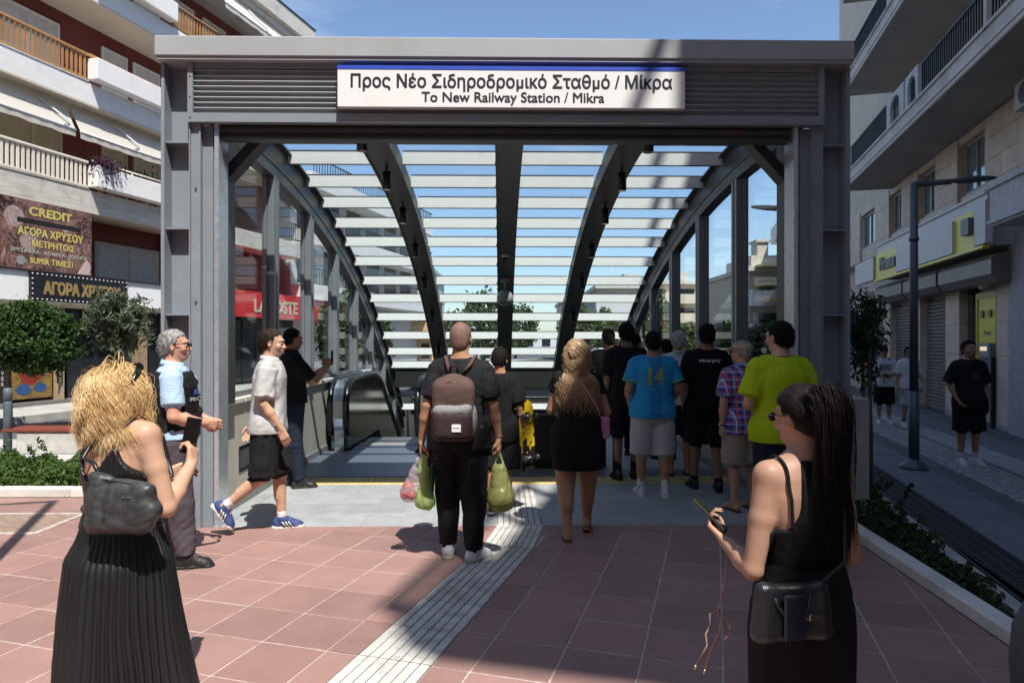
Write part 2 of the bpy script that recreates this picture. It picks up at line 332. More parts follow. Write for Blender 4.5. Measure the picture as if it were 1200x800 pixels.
# strip of white tactile slabs runs one tile wide along the grid
sL = unfr(TIL, *gpt(382, 800)[:2])[0]; sR = unfr(TIL, *gpt(497, 790)[:2])[0]
TAC0, TAC1 = sL, sR
def clip_poly(poly, n, d):  # keep n.p <= d
    out = []
    for i in range(len(poly)):
        a, b = poly[i], poly[(i+1) % len(poly)]; da = n[0]*a[0]+n[1]*a[1]-d; db = n[0]*b[0]+n[1]*b[1]-d
        if da <= 0: out.append(a)
        if (da < 0) != (db < 0) and abs(da-db) > 1e-9: k = da/(da-db); out.append((a[0]+(b[0]-a[0])*k, a[1]+(b[1]-a[1])*k))
    return out
def area(p): return abs(sum(p[i][0]*p[(i+1)%len(p)][1]-p[(i+1)%len(p)][0]*p[i][1] for i in range(len(p))))/2
far_tiles = MB(); ntile = 0; cand = []
for i in range(-34, 30):
    for j in range(-24, 24):
        ct, cs = qt + (i+0.5)*TS, qs + (j+0.5)*TS; P = fr(TIL, ct, cs)
        if P.y < -4.6 or P.y > 7.6 or P.x < -8.8 or P.x > 6: continue
        corners = [fr(TIL, ct+a*h, cs+b*h) for a, b in ((-1,-1),(1,-1),(1,1),(-1,1))]
        poly = [(c.x, c.y) for c in corners]; full = area(poly)
        # limits: station front line (between the portals), flower bed on the left, kerb on the right
        ns = (-math.sin(STA), math.cos(STA))
        if P.x > p_l.x: poly = clip_poly(poly, ns, 6.125)
        else: poly = clip_poly(poly, (0,1), 7.2)
        dx, dy = kB.x-kA.x, kB.y-kA.y; nl = math.hypot(dx, dy); nn = (-dy/nl, dx/nl)
        if nn[0] < 0: nn = (-nn[0], -nn[1])
        poly = clip_poly(poly, nn, nn[0]*kA.x + nn[1]*kA.y - 0.004) if poly else poly
        # leave room for the tactile strip
        if poly and P.y < 5.75:
            tt = (math.cos(TIL), math.sin(TIL))
            a = ct - h; b = ct + h
            if a >= TAC0 - 0.001 and b <= TAC1 + 0.001: continue
            if ct < (TAC0+TAC1)/2 and b > TAC0 - 0.004: poly = clip_poly(poly, tt, TAC0 - 0.004)
            elif ct > (TAC0+TAC1)/2 and a < TAC1 + 0.004: poly = clip_poly(poly, (-tt[0], -tt[1]), -(TAC1 + 0.004))
        if not poly or len(poly) < 3 or area(poly) < 0.004: continue
        cand.append((P.y > 2.9 and P.y < 7.3 and abs(P.x) < P.y*0.78+0.3, P, poly, area(poly) > full*0.999))
for vis, P, poly, whole in cand:
    dz = random.uniform(-0.0015, 0.0015)
    if not vis: far_tiles.prism(poly, -0.02, 0.0, 2); continue
    ntile += 1
    if whole: o = link('tile', tile_me, forecourt, (P.x, P.y, dz), (0,0,TIL))
    else:
        m_ = MB(); m_.prism([(x-P.x, y-P.y) for x, y in poly], -0.02, 0.0, 2); o = link('tile', m_.mesh('tile', M_tile), forecourt, (P.x, P.y, dz))
o = link('tile_field', far_tiles.mesh('tile_field', M_tile), forecourt); o['kind'] = 'stuff'
# white tactile strip: ridged slabs, along the grid, then straight into the station
strip = Thing('tactile_strip', 'white ribbed tactile paving strip leading over the red tiles into the station', 'tactile paving')
def ridged(w, l, hgt=0.005, n=7):
    m_ = MB(); m_.box(-w/2, w/2, -l/2, l/2, -0.022, 0.0, 1)
    p = w/n
    for k in range(n):
        x = -w/2 + (k+0.5)*p; m_.add([(x-p*0.43,-l/2+.003,0.0),(x+p*0.43,-l/2+.003,0.0),(x+p*0.36,-l/2+.007,hgt),(x-p*0.36,-l/2+.007,hgt),(x-p*0.43,l/2-.003,0.0),(x+p*0.43,l/2-.003,0.0),(x+p*0.36,l/2-.007,hgt),(x-p*0.36,l/2-.007,hgt)],
            [(0,1,2,3),(5,4,7,6),(3,2,6,7),(1,5,6,2),(4,0,3,7)])
    return m_
wst = TAC1 - TAC0; slab = ridged(wst - 0.004, TS - 0.006).mesh('slab', [M_white_tac, M_tac_groove])
end = unfr(TIL, *gpt(602, 636)[:2]); j = 0
while True:
    cs = qs + (j+0.5)*TS
    P = fr(TIL, (TAC0+TAC1)/2, cs)
    if P.y > 5.62: break
    if P.y > -4.5 : strip.inst('slab', slab, (P.x, P.y, 0.002), (0,0,TIL)) if P.y > 2.6 else None
    j += 1
j = -1
while True:
    P = fr(TIL, (TAC0+TAC1)/2, qs + (j+0.5)*TS)
    if P.y < 2.2: break
    strip.inst('slab', slab, (P.x, P.y, 0.002), (0,0,TIL)); j -= 1
# elbow piece and the straight run between the grey tiles
e0 = fr(TIL, TAC0, 0); 
lastP = None
jj = 0
while fr(TIL, (TAC0+TAC1)/2, qs+(jj+0.5)*TS).y <= 5.62: jj += 1
sEnd = qs + jj*TS
a0 = fr(TIL, TAC0, sEnd); a1 = fr(TIL, TAC1, sEnd)
b0 = fr(STA, -0.03, 6.13); b1 = fr(STA, 0.39, 6.13)
el = MB(); el.prism([(a0.x,a0.y+.004),(a1.x,a1.y+.004),(b1.x,b1.y-.004),(b0.x,b0.y-.004)], -0.02, 0.0015, 2, 1)
for k in range(8):
    f0 = (k+0.08)/8; f1 = (k+0.92)/8
    A, A2 = a0.lerp(a1, f0), a0.lerp(a1, f1); B0, B2 = b0.lerp(b1, f0), b0.lerp(b1, f1)
    el.prism([(A.x,A.y+.01),(A2.x,A2.y+.01),(B2.x,B2.y-.01),(B0.x,B0.y-.01)], 0.0015, 0.006, 2)
strip.part('slab', el, [M_white_tac, M_tac_groove])
slab2 = ridged(0.40, 0.40).mesh('slab', [M_white_tac, M_tac_groove])
for k in range(4): strip.inst('slab', slab2, fr(STA, 0.17, 6.335 + 0.406*k, 0.002), (0,0,STA))
# grey granite floor of the entrance
gb = MB(); gb.add([(UL,6.13,-0.006),(UR,6.13,-0.006),(UR,PIT0,-0.006),(UL,PIT0,-0.006)], [(0,1,2,3)])
entry = structure('entrance_floor', gb, M_joint, STA)
gtm = MB(); gtm.bbox(-0.298, 0.298, -0.218, 0.218, -0.02, 0, 0.003); gme = gtm.mesh('granite_tile', M_greytile)
for r_ in range(4):
    y = 6.355 + 0.443*r_
    for side, xs in ((-1, -0.04), (1, 0.38)):
        x = xs; first = 0.302 if r_ % 2 else 0.604
        while (x > UL + 0.03) if side < 0 else (x < UR - 0.03):
            wd = min(first, (x - UL) if side < 0 else (UR - x)); first = 0.604
            if wd < 0.05: break
            cx = x + side*wd/2
            if abs(wd-0.604) < 1e-3: o = link('granite_tile', gme, entry, (cx, y, random.uniform(-.001,.001)))
            else:
                m_ = MB(); m_.bbox(-wd/2+.004, wd/2-.004, -0.218, 0.218, -0.02, 0, .003); o = link('granite_tile', m_.mesh('granite_tile', M_greytile), entry, (cx, y, 0))
            x += side*wd
ytm = MB(); ytm.bbox(-0.196, 0.196, -0.196, 0.196, -0.02, 0.0, 0.003)
for a in range(6):
    for b in range(6): ytm.lathe([(0.017,0),(0.012,0.005)], (-0.163+a*0.0655, -0.163+b*0.0655, 0), 6)
yme = ytm.mesh('tactile_tile', M_yellow)
for k in range(14): link('tactile_tile', yme, entry, (UL + 0.2 + k*0.386, 8.13, 0.001))
m_ = MB()
m_.box(UL+0.002, UR-0.002, 8.335, PIT0-0.002, -0.018, 0.0)
link('threshold_strip', m_.mesh('threshold_strip', mat('dark_granite', (0.16,0.165,0.17), 0.5, var=0.1)), entry)
# right-hand street: paving, drain, cobbles, kerb, planting bed
s = MB(); s.add([(3.0,-30,-0.004),(40,-30,-0.004),(40,90,-0.004),(3.0,90,-0.004)], [(0,1,2,3)])
def street_t(px, py): P = gpt(px, py); return unfr(STR, P.x, P.y)
t_dr = street_t(1100, 612)[0]
sm = MB()
sm.add([(t_dr-0.35,-20,0.004),(5.6,-20,0.004),(5.6,80,0.004),(t_dr-0.35,80,0.004)], [(0,1,2,3)])
street = structure('street_pavement', sm, M_joint if False else mat('street_joint', (0.12,0.12,0.125), 0.9, var=0.1), STR)
pv = MB(); pv.bbox(-0.295, 0.295, -0.595, 0.595, -0.012, 0.012, 0.004); pme = pv.mesh('paving_slab', M_street)
MS2 = mat('pale_street_paving', (0.34,0.335,0.32), 0.75, var=0.1, scale=2, bump=0.2, obj_var=0.06)
pv2 = MB(); pv2.bbox(-0.245, 0.245, -0.595, 0.595, -0.012, 0.0125, 0.004); pme2 = pv2.mesh('paving_slab', MS2)
tc0 = t_dr + 0.2; npv = 0
far_pave = MB()
tcob = street_t(1110, 545)[0]
for k in range(-3, 22):
    sy = 5.2 + k*1.2
    tt_ = tc0 + 0.3; col_i = 0
    while tt_ < tcob - 0.15:
        off = 0.6 if col_i % 2 else 0
        if -2 < k < 16: link('paving_slab', pme, street, (tt_, sy+off, 0.004)); npv += 1
        else: far_pave.box(tt_-0.295, tt_+0.295, sy+off-0.595, sy+off+0.595, -0.008, 0.016)
        tt_ += 0.6; col_i += 1
    if -2 < k < 18: link('paving_slab', pme2, street, (tcob + 0.85, sy, 0.004))
    if -2 < k < 16: link('paving_slab', pme, street, (tcob + 1.4, sy+.6, 0.004)); npv += 1
    else: far_pave.box(tcob+1.1, tcob+1.7, sy-0.595, sy+0.595, -0.008, 0.016)
o = link('paving_field', far_pave.mesh('paving_field', M_street), street); o['kind'] = 'stuff'
cb = MB(); 
for a in range(6):
    for b in range(190):
        x = tcob - 0.02 + a*0.102; y = 1.5 + b*0.104 + (a % 2)*0.05; jx, jy = random.uniform(-.006,.006), random.uniform(-.006,.006)
        cb.bbox(x+jx-0.044, x+jx+0.044, y+jy-0.045, y+jy+0.045, 0.0, 0.016+random.uniform(-.003,.004), 0.012)
o = link('cobble_band', cb.mesh('cobble_band', M_cobble), street); o['kind'] = 'stuff'
# slotted drain: sections with bars
M_grate = mat('grate_steel', (0.09,0.092,0.10), 0.5, 0.7, var=0.1)
gr = MB()
gr.box(-0.19,-0.17,-0.5,0.5,-0.004,0.016); gr.box(0.17,0.19,-0.5,0.5,-0.004,0.016)
for k in range(20): gr.box(-0.17,0.17,-0.49+k*0.05,-0.468+k*0.05,-0.004,0.014)
for x in (-0.09, 0.0, 0.09): gr.box(x-.006, x+.006, -0.5, 0.5, -0.002, 0.0155)
grm = gr.mesh('grate', M_grate)
dr = MB(); dr.add([(t_dr-.2,-2,0.0055),(t_dr+.2,-2,0.0055),(t_dr+.2,16,0.0055),(t_dr-.2,16,0.0055)], [(0,1,2,3)])
drain = Thing('drain_channel', 'long dark slotted drain channel between flower bed and street paving', 'drain', STR, (t_dr, 3, 0.004))
drain.part('channel', dr, mat('drain_black', (0.015,0.015,0.016), 0.9))
for k in range(16): drain.inst('grate', grm, (t_dr, 1.5+k*1.0, 0.006))
# left side of the station: pale plaza behind the flower bed, little road, far pavement
lp = MB(); lp.add([(-3.1,7.2,-0.004),(-40,7.2,-0.004),(-40,11.6,-0.004),(-3.1,11.6,-0.004)], [(3,2,1,0)])
plaza = structure('left_plaza', lp, mat('plaza_joint', (0.30,0.29,0.28), 0.9))
ps = MB(); ps.bbox(-0.395,0.395,-0.395,0.395,-0.01,0.008,0.004); psm = ps.mesh('paving_slab', mat('plaza_slab', (0.46,0.45,0.43), 0.75, var=0.1, scale=2, bump=0.15, obj_var=0.07, dirt=0.25))
for i in range(8):
    for j in range(3): link('paving_slab', psm, plaza, (-3.9-0.8*i, 9.4+0.8*j, 0.0))
sl = MB(); sl.box(-40, -13.2, 2, 60, -0.02, 0.13); sl.box(-13.2, -13.0, 2, 60, -0.02, 0.14)
lpav = structure('left_pavement', sl, M_concrete, STR)
# ================================================================ STATION ENTRANCE
M_steel = mat('grey_painted_steel', (0.235, 0.265, 0.298), 0.48, 0.0, var=0.05, scale=2.5, bump=0.03, bscale=30, dirt=0.35, dscale=2.6, dcol=(0.40,0.41,0.42), spec=0.5)
M_steel_d = mat('dark_painted_steel', (0.085, 0.09, 0.088), 0.45, 0.2, var=0.08, scale=3, bump=0.03)
M_steel_p = mat('post_steel', (0.27, 0.29, 0.31), 0.42, 0.3, var=0.06, scale=3)
M_louv = mat('louvre_aluminium', (0.33, 0.345, 0.365), 0.42, 0.1, var=0.06, scale=2, dirt=0.3, dscale=5, dcol=(0.5,0.5,0.5), stretch=(0.4,1,3))
M_galv = mat('galvanised_rail', (0.62, 0.66, 0.72), 0.3, 0.6, var=0.1, scale=20)
M_fin = mat('white_fin', (0.80, 0.82, 0.80), 0.45, var=0.04, scale=2, dirt=0.1)
M_finedge = mat('fin_edge_shadow', (0.05, 0.05, 0.05), 0.6)  # near-black edge strips that paint the shadow line along each fin
M_glass = glass('clear_glass', (0.92, 0.95, 0.95), 0.9, dust=0.02)
M_roofglass = glass('roof_glass', (0.86, 0.90, 0.91), 0.35, dust=0.15)
M_stone = mat('beige_render', (0.50, 0.48, 0.42), 0.75, var=0.07, scale=3, bump=0.12, bscale=120, dirt=0.12, dscale=3, dcol=(0.3,0.28,0.25))
M_coping = mat('coping_stone', (0.66, 0.65, 0.60), 0.7, var=0.08, scale=4, bump=0.1, obj_var=0.05)
M_inox = mat('stainless', (0.62, 0.62, 0.62), 0.18, 1.0, var=0.05, scale=40)
M_inox_b = mat('dark_mirror_panel', (0.22, 0.22, 0.20), 0.12, 0.9, var=0.1, scale=3)
M_rubber = mat('black_rubber', (0.012, 0.012, 0.013), 0.3, var=0.1)
M_lamp = mat('spot_black', (0.02, 0.02, 0.02), 0.4, 0.3, var=0.05)
M_white = mat('white_paint', (0.80, 0.80, 0.80), 0.35, var=0.02)
M_blue = mat('sign_blue', (0.03, 0.08, 0.50), 0.4, var=0.02)
M_ink = mat('sign_ink', (0.02, 0.022, 0.035), 0.4, var=0.02)
UC = 0.07
st = Thing('station_entrance', 'grey steel and glass station entrance with arched louvred roof over the stairs', 'station entrance', STA, (UC, 6.13, 0))
# cap beam
b = MB(); b.bbox(-3.0, 3.12, 5.96, 6.6, 4.125, 4.30, 0.008); b.box(-2.99, 3.11, 5.975, 6.55, 4.10, 4.124); st.part('cap_beam', b, mat('cap_steel', (0.37,0.385,0.395), 0.5, var=0.05, scale=1.5, bump=.03, bscale=30, dirt=.5, dscale=2.5, dcol=(0.30,0.30,0.29), stretch=None))
# fascia frame
b = MB()
b.box(-2.70, 2.84, 6.05, 6.10, 4.05, 4.098); b.box(-2.70, 2.84, 6.03, 6.10, 3.575, 3.655)
b.box(-2.745, -2.70, 6.03, 6.11, 3.575, 4.098); b.box(2.84, 2.885, 6.03, 6.11, 3.575, 4.098)
for z in (3.62, 3.80, 3.98): 
    for x in (-2.722, 2.862): b.cyl((x, z), 0.007, 6.022, 6.03, 8, axis=1)
st.part('fascia_frame', b, M_steel)
b = MB(); b.box(-2.70, 2.84, 6.115, 6.13, 3.575, 4.098); st.part('fascia_backing', b, M_steel_d)
# louvre blades: hooked profile, 8 rows
lb = MB(); prof = [(6.112,0.0),(6.080,0.0),(6.076,0.024),(6.052,0.026),(6.046,0.030),(6.050,0.037),(6.072,0.0455),(6.112,0.046)]
lb.prism([(v, z) for v, z in prof], -2.698, 2.838, 0)
blade = lb.mesh('louvre_blade', M_louv, st.base)
for k in range(8): st.inst('louvre_blade', blade, Vector(st.base)+Vector((0,0,3.672+0.0475*k)))
# roller housing below the fascia
b = MB(); b.box(-2.52, 2.66, 6.17, 6.30, 3.47, 3.60); b.box(-2.50, 2.64, 6.14, 6.20, 3.515, 3.565); b.box(-2.53, 2.67, 6.13, 6.17, 3.455, 3.475); st.part('shutter_housing', b, M_steel_d)
b = MB(); b.box(2.10, 2.19, 6.134, 6.139, 3.535, 3.553); st.part('sticker', b, mat('red_sticker', (0.4,0.08,0.05), 0.5))
# portal pillars
for sgn, nm in ((-1, 'l'), (1, 'r')):
    def X(a, b_): return (a, b_) if sgn < 0 else (2*UC - b_, 2*UC - a)
    b = MB()
    for (a, c, y0, y1) in ((-2.985,-2.955,6.05,6.40), (-2.955,-2.735,6.19,6.21), (-2.745,-2.735,6.06,6.19)):
        x0, x1 = X(a, c); b.box(x0, x1, y0, y1, 0, 4.10)
    p = st.part('pillar', b, M_steel)
    for z in (0.32, 1.12, 1.88, 2.64, 3.40):
        b = MB(); x0, x1 = X(-2.954, -2.746); b.box(x0, x1, 6.07, 6.189, z, z+0.014); st.part('stiffener', b, M_steel, parent=p)
    b = MB()
    for (a, c, y0, y1, zt) in ((-2.734,-2.655,6.08,6.30,3.574), (-2.655,-2.565,6.135,6.30,3.574), (-2.565,-2.535,6.155,6.30,3.574)):
        x0, x1 = X(a, c); b.box(x0, x1, y0, y1, 0, zt)
    x0, x1 = X(-2.662, -2.648); b.box(x0, x1, 6.07, 6.08, 0, 3.574)
    st.part('cladding', b, M_steel)
    b = MB(); x0, x1 = X(-2.535, -2.497); b.box(x0, x1, 6.09, 6.30, 0, 3.574); x0, x1 = X(-2.51, -2.50); st.part('guide_rail', b, M_galv)
    for z in (0.5, 1.3, 2.0, 3.0):
        b = MB(); x = -2.69 if sgn < 0 else 2*UC+2.69; b.cyl((x, z), 0.008, 6.066, 6.08, 8, axis=1); st.part('bolt', b, M_inox)
# arch and roof geometry
def zarc(v): return 4.0 - max(0.0, v-6.9)**2/31.0
def sarc(v): return -2*max(0.0, v-6.9)/31.0
def off(v, d): s_ = sarc(v); n = math.hypot(1, s_); return (v - s_/n*d*1.0, zarc(v) + d/n)
def sweep(mb, u0, u1, d0, d1, va, vb, n=26, mi=0):
    vs = []; 
    for k in range(n+1):
        v = va + (vb-va)*k/n; a = off(v, d0); c = off(v, d1)
        vs += [(u0,a[0],a[1]),(u1,a[0],a[1]),(u1,c[0],c[1]),(u0,c[0],c[1])]
    fs = [(0,1,2,3)] + [(4*n+3,4*n+2,4*n+1,4*n)]
    for k in range(n):
        for q in range(4): fs.append((4*k+q, 4*(k+1)+q, 4*(k+1)+(q+1)%4, 4*k+(q+1)%4))
    mb.add(vs, fs, mi)
M_fr = mat('frame_paint', (0.075, 0.08, 0.079), 0.42, 0.25, var=0.06, scale=3)
for sgn in (-1, 1):
    def X(a, b_): return (a, b_) if sgn < 0 else (2*UC - b_, 2*UC - a)
    b = MB(); x0, x1 = X(-2.74, -2.58); sweep(b, x0, x1, 0.02, 0.045, 6.35, 18.6); sweep(b, x0, x1, -0.30, -0.275, 6.35, 18.6); x0, x1 = X(-2.675, -2.645); sweep(b, x0, x1, -0.275, 0.02, 6.35, 18.6)
    st.part('side_arch', b, M_fr)
    b = MB(); x0, x1 = X(-2.73, -2.59); sweep(b, x0, x1, -0.43, -0.30, 6.5, 17.5); st.part('arch_rail', b, M_fr)
    # inner portal post and knee brace
    b = MB(); x0, x1 = X(-2.68, -2.555); b.box(x0, x1, 6.32, 6.62, 0 if False else 1.06, 3.98)
    for z in (1.5, 2.2, 2.9): b.cyl(((x1 if sgn < 0 else x0), z), 0.01, 0, 0, 6) if False else None
    kp = [(-2.556, 3.16), (-2.556, 3.30), (-2.24, 3.64), (-2.12, 3.64)]
    b.prism([( 6.5, z) for u, z in kp], 0, 0, 0) if False else None
    pts = [(u if sgn < 0 else 2*UC - u, z) for u, z in kp]
    b.prism([(z, u) for u, z in pts], 6.42, 6.60, 1)
    st.part('portal_post', b, M_fr)
b = MB(); b.box(-2.66, 2.80, 6.32, 6.60, 3.56, 3.98); st.part('header_beam', b, M_fr)
b = MB(); b.box(-2.74, 2.88, 6.30, 6.95, 4.05, 4.08); st.part('front_flashing', b, M_steel_d)
# ribs
for u0 in (-1.52, -0.055, 1.29):
    b = MB(); sweep(b, u0, u0+0.305, -0.20, 0.0, 6.6, 17.2); sweep(b, u0-0.02 if u0 != -0.055 else u0-0.005, u0+0.0, -0.215, 0.0, 6.6, 17.2); st.part('roof_rib', b, mat('rib_paint', (0.105, 0.108, 0.10), 0.5, 0.1, var=0.06, scale=2))
# spotlights under the two outer ribs
sm_ = MB(); sm_.cyl((0,0), 0.052, -0.235, -0.02, 16); sm_.cyl((0,0), 0.014, -0.02, 0.06, 8); sm_.box(-0.03,0.03,-0.03,0.03,0.045,0.065)
sm_.lathe([(0.05,-0.236),(0.042,-0.238),(0.04,-0.20)], (0,0,0), 16, 1)
spot = sm_.mesh('spotlight', [M_lamp, mat('spot_glass', (0.25,0.25,0.22), 0.1)])
for u in (-1.36, 1.46):
    for k, v in enumerate((6.72, 8.2, 9.55, 10.95, 12.3, 13.7, 15.1, 16.2)):
        p = off(v, -0.20); st.inst('spotlight', spot, (u, p[0], p[1]-0.05))
# white fins between the ribs + roof glass
fb = MB(); 
def fin_mesh(w_):
    m_ = MB(); m_.box(-w_/2, w_/2, -0.012, 0.012, -0.078, 0.078, 0); m_.box(-w_/2, w_/2, -0.016, 0.016, -0.088, -0.078, 1); m_.box(-w_/2, w_/2, -0.016, 0.016, 0.078, 0.088, 1); return m_.mesh('fin', [M_fin, M_finedge])
gaps = [(-2.63, -1.54), (-1.215, -0.06), (0.25, 1.27), (1.595, 2.77)]
fms = [fin_mesh(c-a) for a, c in gaps]
fv = [7.05, 7.8, 8.5, 9.3, 10.05, 10.8, 11.5, 12.25, 13.0, 13.7, 14.45, 15.2, 15.85, 16.4, 17.05, 17.6, 18.15]
for v in fv:
    s_ = sarc(v)
    for (a, c), me in zip(gaps, fms):
        st.inst('fin', me, ((a+c)/2, v, zarc(v)+0.01), (math.atan(s_)*0.5+0.12, 0, 0))
def bay(gv, u0, u1, name, m_):
    for (a, c) in gv:
        b = MB(); sweep(b, u0, u1, 0.10, 0.108, a, c, 3); st.part(name, b, m_)
cuts = [6.62, 8.1, 9.6, 11.1, 12.6, 14.1, 15.6, 17.1, 18.6]
for (a, c) in ((-2.74,-1.36), (-1.355,0.098), (0.102,1.44), (1.445,2.88)):
    bay([(cuts[i]+.004, cuts[i+1]-.004) for i in range(8)], a, c, 'roof_pane', M_roofglass)
# side posts, panes, parapets
posts = [7.95 + 1.49*k for k in range(7)]
for sgn in (-1, 1):
    def X(a, b_): return (a, b_) if sgn < 0 else (2*UC - b_, 2*UC - a)
    prev = 6.62
    for k, v in enumerate(posts):
        zb = 1.09 if v < 13.5 else 1.09 - (v-13.4)*0.45
        zt = off(v, -0.43)[1]
        if zt < zb + 0.15: break
        b = MB(); x0, x1 = X(-2.73, -2.59)
        b.box(x0, x1, v-0.085, v-0.02, zb, zt+0.02); b.box(x0, x1, v+0.02, v+0.085, zb, zt+0.02); x0, x1 = X(-2.69, -2.65); b.box(x0, x1, v-0.02, v+0.02, zb, zt)
        b.box(*X(-2.745,-2.58), v-0.10, v+0.10, zb-0.0, zb+0.012)
        st.part('glazing_post', b, M_steel_p)
        zt0 = off(prev, -0.43)[1] - 0.01; zt1 = off(v-0.085, -0.43)[1] - 0.01
        xg = X(-2.702, -2.69)
        bb = MB(); bb.prism([(prev, zb+0.01), (v-0.085, zb+0.01), (v-0.085, zt1), (prev, zt0)], xg[0], xg[1], 0); st.part('side_pane', bb, M_glass)
        bb = MB(); x0, x1 = X(-2.72, -2.67)
        bb.box(x0, x1, prev, v-0.086, zb, zb+0.05); bb.box(x0, x1, prev, prev+0.035, zb+.05, zt0); bb.box(x0, x1, v-0.121, v-0.086, zb+.05, zt1)
        st.part('pane_frame', bb, M_steel_p)
        prev = v + 0.085
    # parapet with copings
    b = MB(); x0, x1 = X(-2.95, -2.64); b.box(x0, x1, 6.31, 13.9, -4.5, 1.03); p = st.part('parapet', b, M_stone)
    k = 6.315
    while k < 13.85:
        c = MB(); x0, x1 = X(-2.98, -2.61); c.bbox(x0, x1, k, min(k+0.72, 13.9)-.006, 1.031, 1.085, 0.008); st.part('coping', c, M_coping, parent=p); k += 0.725
    # stepped end pieces beyond
    for j in range(9):
        v = 13.95 + j*0.42; c = MB(); x0, x1 = X(-2.97, -2.62); c.bbox(x0, x1, v, v+0.30, -2.0, 1.02 - j*0.20, 0.02); st.part('stepped_block', c, M_coping, parent=p)
    # skirting
    b = MB(); x0, x1 = X(-2.639, -2.62) ; b.box(x0, x1, 6.32, 13.8, 0.0, 0.09); st.part('skirting', b, mat('skirting_grey', (0.25,0.25,0.25), 0.6))
# recessed step light in the left parapet
b = MB(); u = -2.639
b.box(u-0.001, u+0.006, 6.92, 7.22, 0.33, 0.36); b.box(u-0.001, u+0.006, 6.92, 7.22, 0.56, 0.59); b.box(u-0.001, u+0.006, 6.92, 6.95, 0.36, 0.56); b.box(u-0.001, u+0.006, 7.19, 7.22, 0.36, 0.56)
p = st.part('step_light', b, M_inox); b = MB(); b.box(u-0.001, u+0.002, 6.95, 7.19, 0.36, 0.56); st.part('light_glass', b, mat('grey_lens', (0.12,0.12,0.12), 0.2), parent=p)
# outer end of the parapet seen right of the portal
b = MB(); b.bbox(3.17, 3.45, 6.32, 6.75, 0, 1.12, 0.01); st.part('end_pier', b, M_stone)
b = MB(); b.box(2.96, 3.17, 6.30, 6.9, 0, 1.05); st.part('end_wall', b, M_stone)
# stairwell: cross beam, pit walls, back
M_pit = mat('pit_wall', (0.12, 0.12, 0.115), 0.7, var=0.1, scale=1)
b = MB(); b.box(-2.63, 2.77, 16.9, 17.25, 0.52, 1.06); b.box(-2.63, 2.77, 16.86, 16.9, 0.98, 1.04); st.part('cross_beam', b, mat('black_beam', (0.03,0.032,0.03), 0.5, 0.2))
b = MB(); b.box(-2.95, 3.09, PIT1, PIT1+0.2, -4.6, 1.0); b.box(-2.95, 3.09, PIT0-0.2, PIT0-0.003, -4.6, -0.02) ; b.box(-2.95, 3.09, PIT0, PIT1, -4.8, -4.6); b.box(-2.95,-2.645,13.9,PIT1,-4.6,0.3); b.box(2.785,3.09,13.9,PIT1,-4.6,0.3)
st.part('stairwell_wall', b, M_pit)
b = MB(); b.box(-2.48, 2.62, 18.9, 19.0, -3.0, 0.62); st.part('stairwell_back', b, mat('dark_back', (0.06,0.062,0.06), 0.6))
M_strip = mat('pale_wall_strip', (0.78,0.77,0.68), 0.6, var=0.04)
for z in (0.42, 0.12, -0.22):
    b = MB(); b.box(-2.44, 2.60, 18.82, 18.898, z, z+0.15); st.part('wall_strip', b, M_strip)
# camera dome and lamp on the centre rib
p0 = off(11.6, -0.20); b = MB(); b.lathe([(0.001,-0.085),(0.04,-0.07),(0.052,-0.03)], (0.08, p0[0], p0[1]), 16, 1); b.lathe([(0.06,-0.03),(0.065,0.03),(0.06,0.06)], (0.08, p0[0], p0[1]), 16)
st.part('dome_camera', b, [M_white, M_lamp])
p0 = off(12.5, -0.20); b = MB(); b.lathe([(0.075,-0.05),(0.08,0.03)], (0.08, p0[0], p0[1]-0.02), 16); b.tube([(0.08,p0[0],p0[1]-0.05),(0.08,p0[0],p0[1]-0.2)], 0.015, 8); b.sphere((0.08,p0[0],p0[1]-0.36), 0.15, 16, 10)
st.part('globe_camera', b, mat('grey_dome', (0.4,0.4,0.38), 0.35))
# --- sign
sg = Thing('station_sign', 'white station sign with blue top stripe and Greek and English lettering', 'sign', STA, (0.10, 5.98, 3.695))
b = MB(); b.bbox(-1.42, 1.62, 5.965, 6.03, 3.69, 4.015, 0.004); b.box(-1.42, 1.62, 5.966, 6.03, 4.015, 4.018); sg.part('panel', b, M_white)
b = MB(); b.box(-1.421, 1.621, 5.962, 6.03, 4.019, 4.052); sg.part('stripe', b, M_blue)
sg.inst('lettering', text_mesh('Προς Νέο Σιδηροδρομικό Σταθμό / Μίκρα', 0.16, M_ink, 0.001, -0.003, width=2.81, height=.160), (0.10, 5.963, 3.826))
sg.inst('lettering', text_mesh('To New Railway Station / Mikra', 0.11, M_ink, 0.001, -0.005, width=1.60), (0.11, 5.963, 3.708))
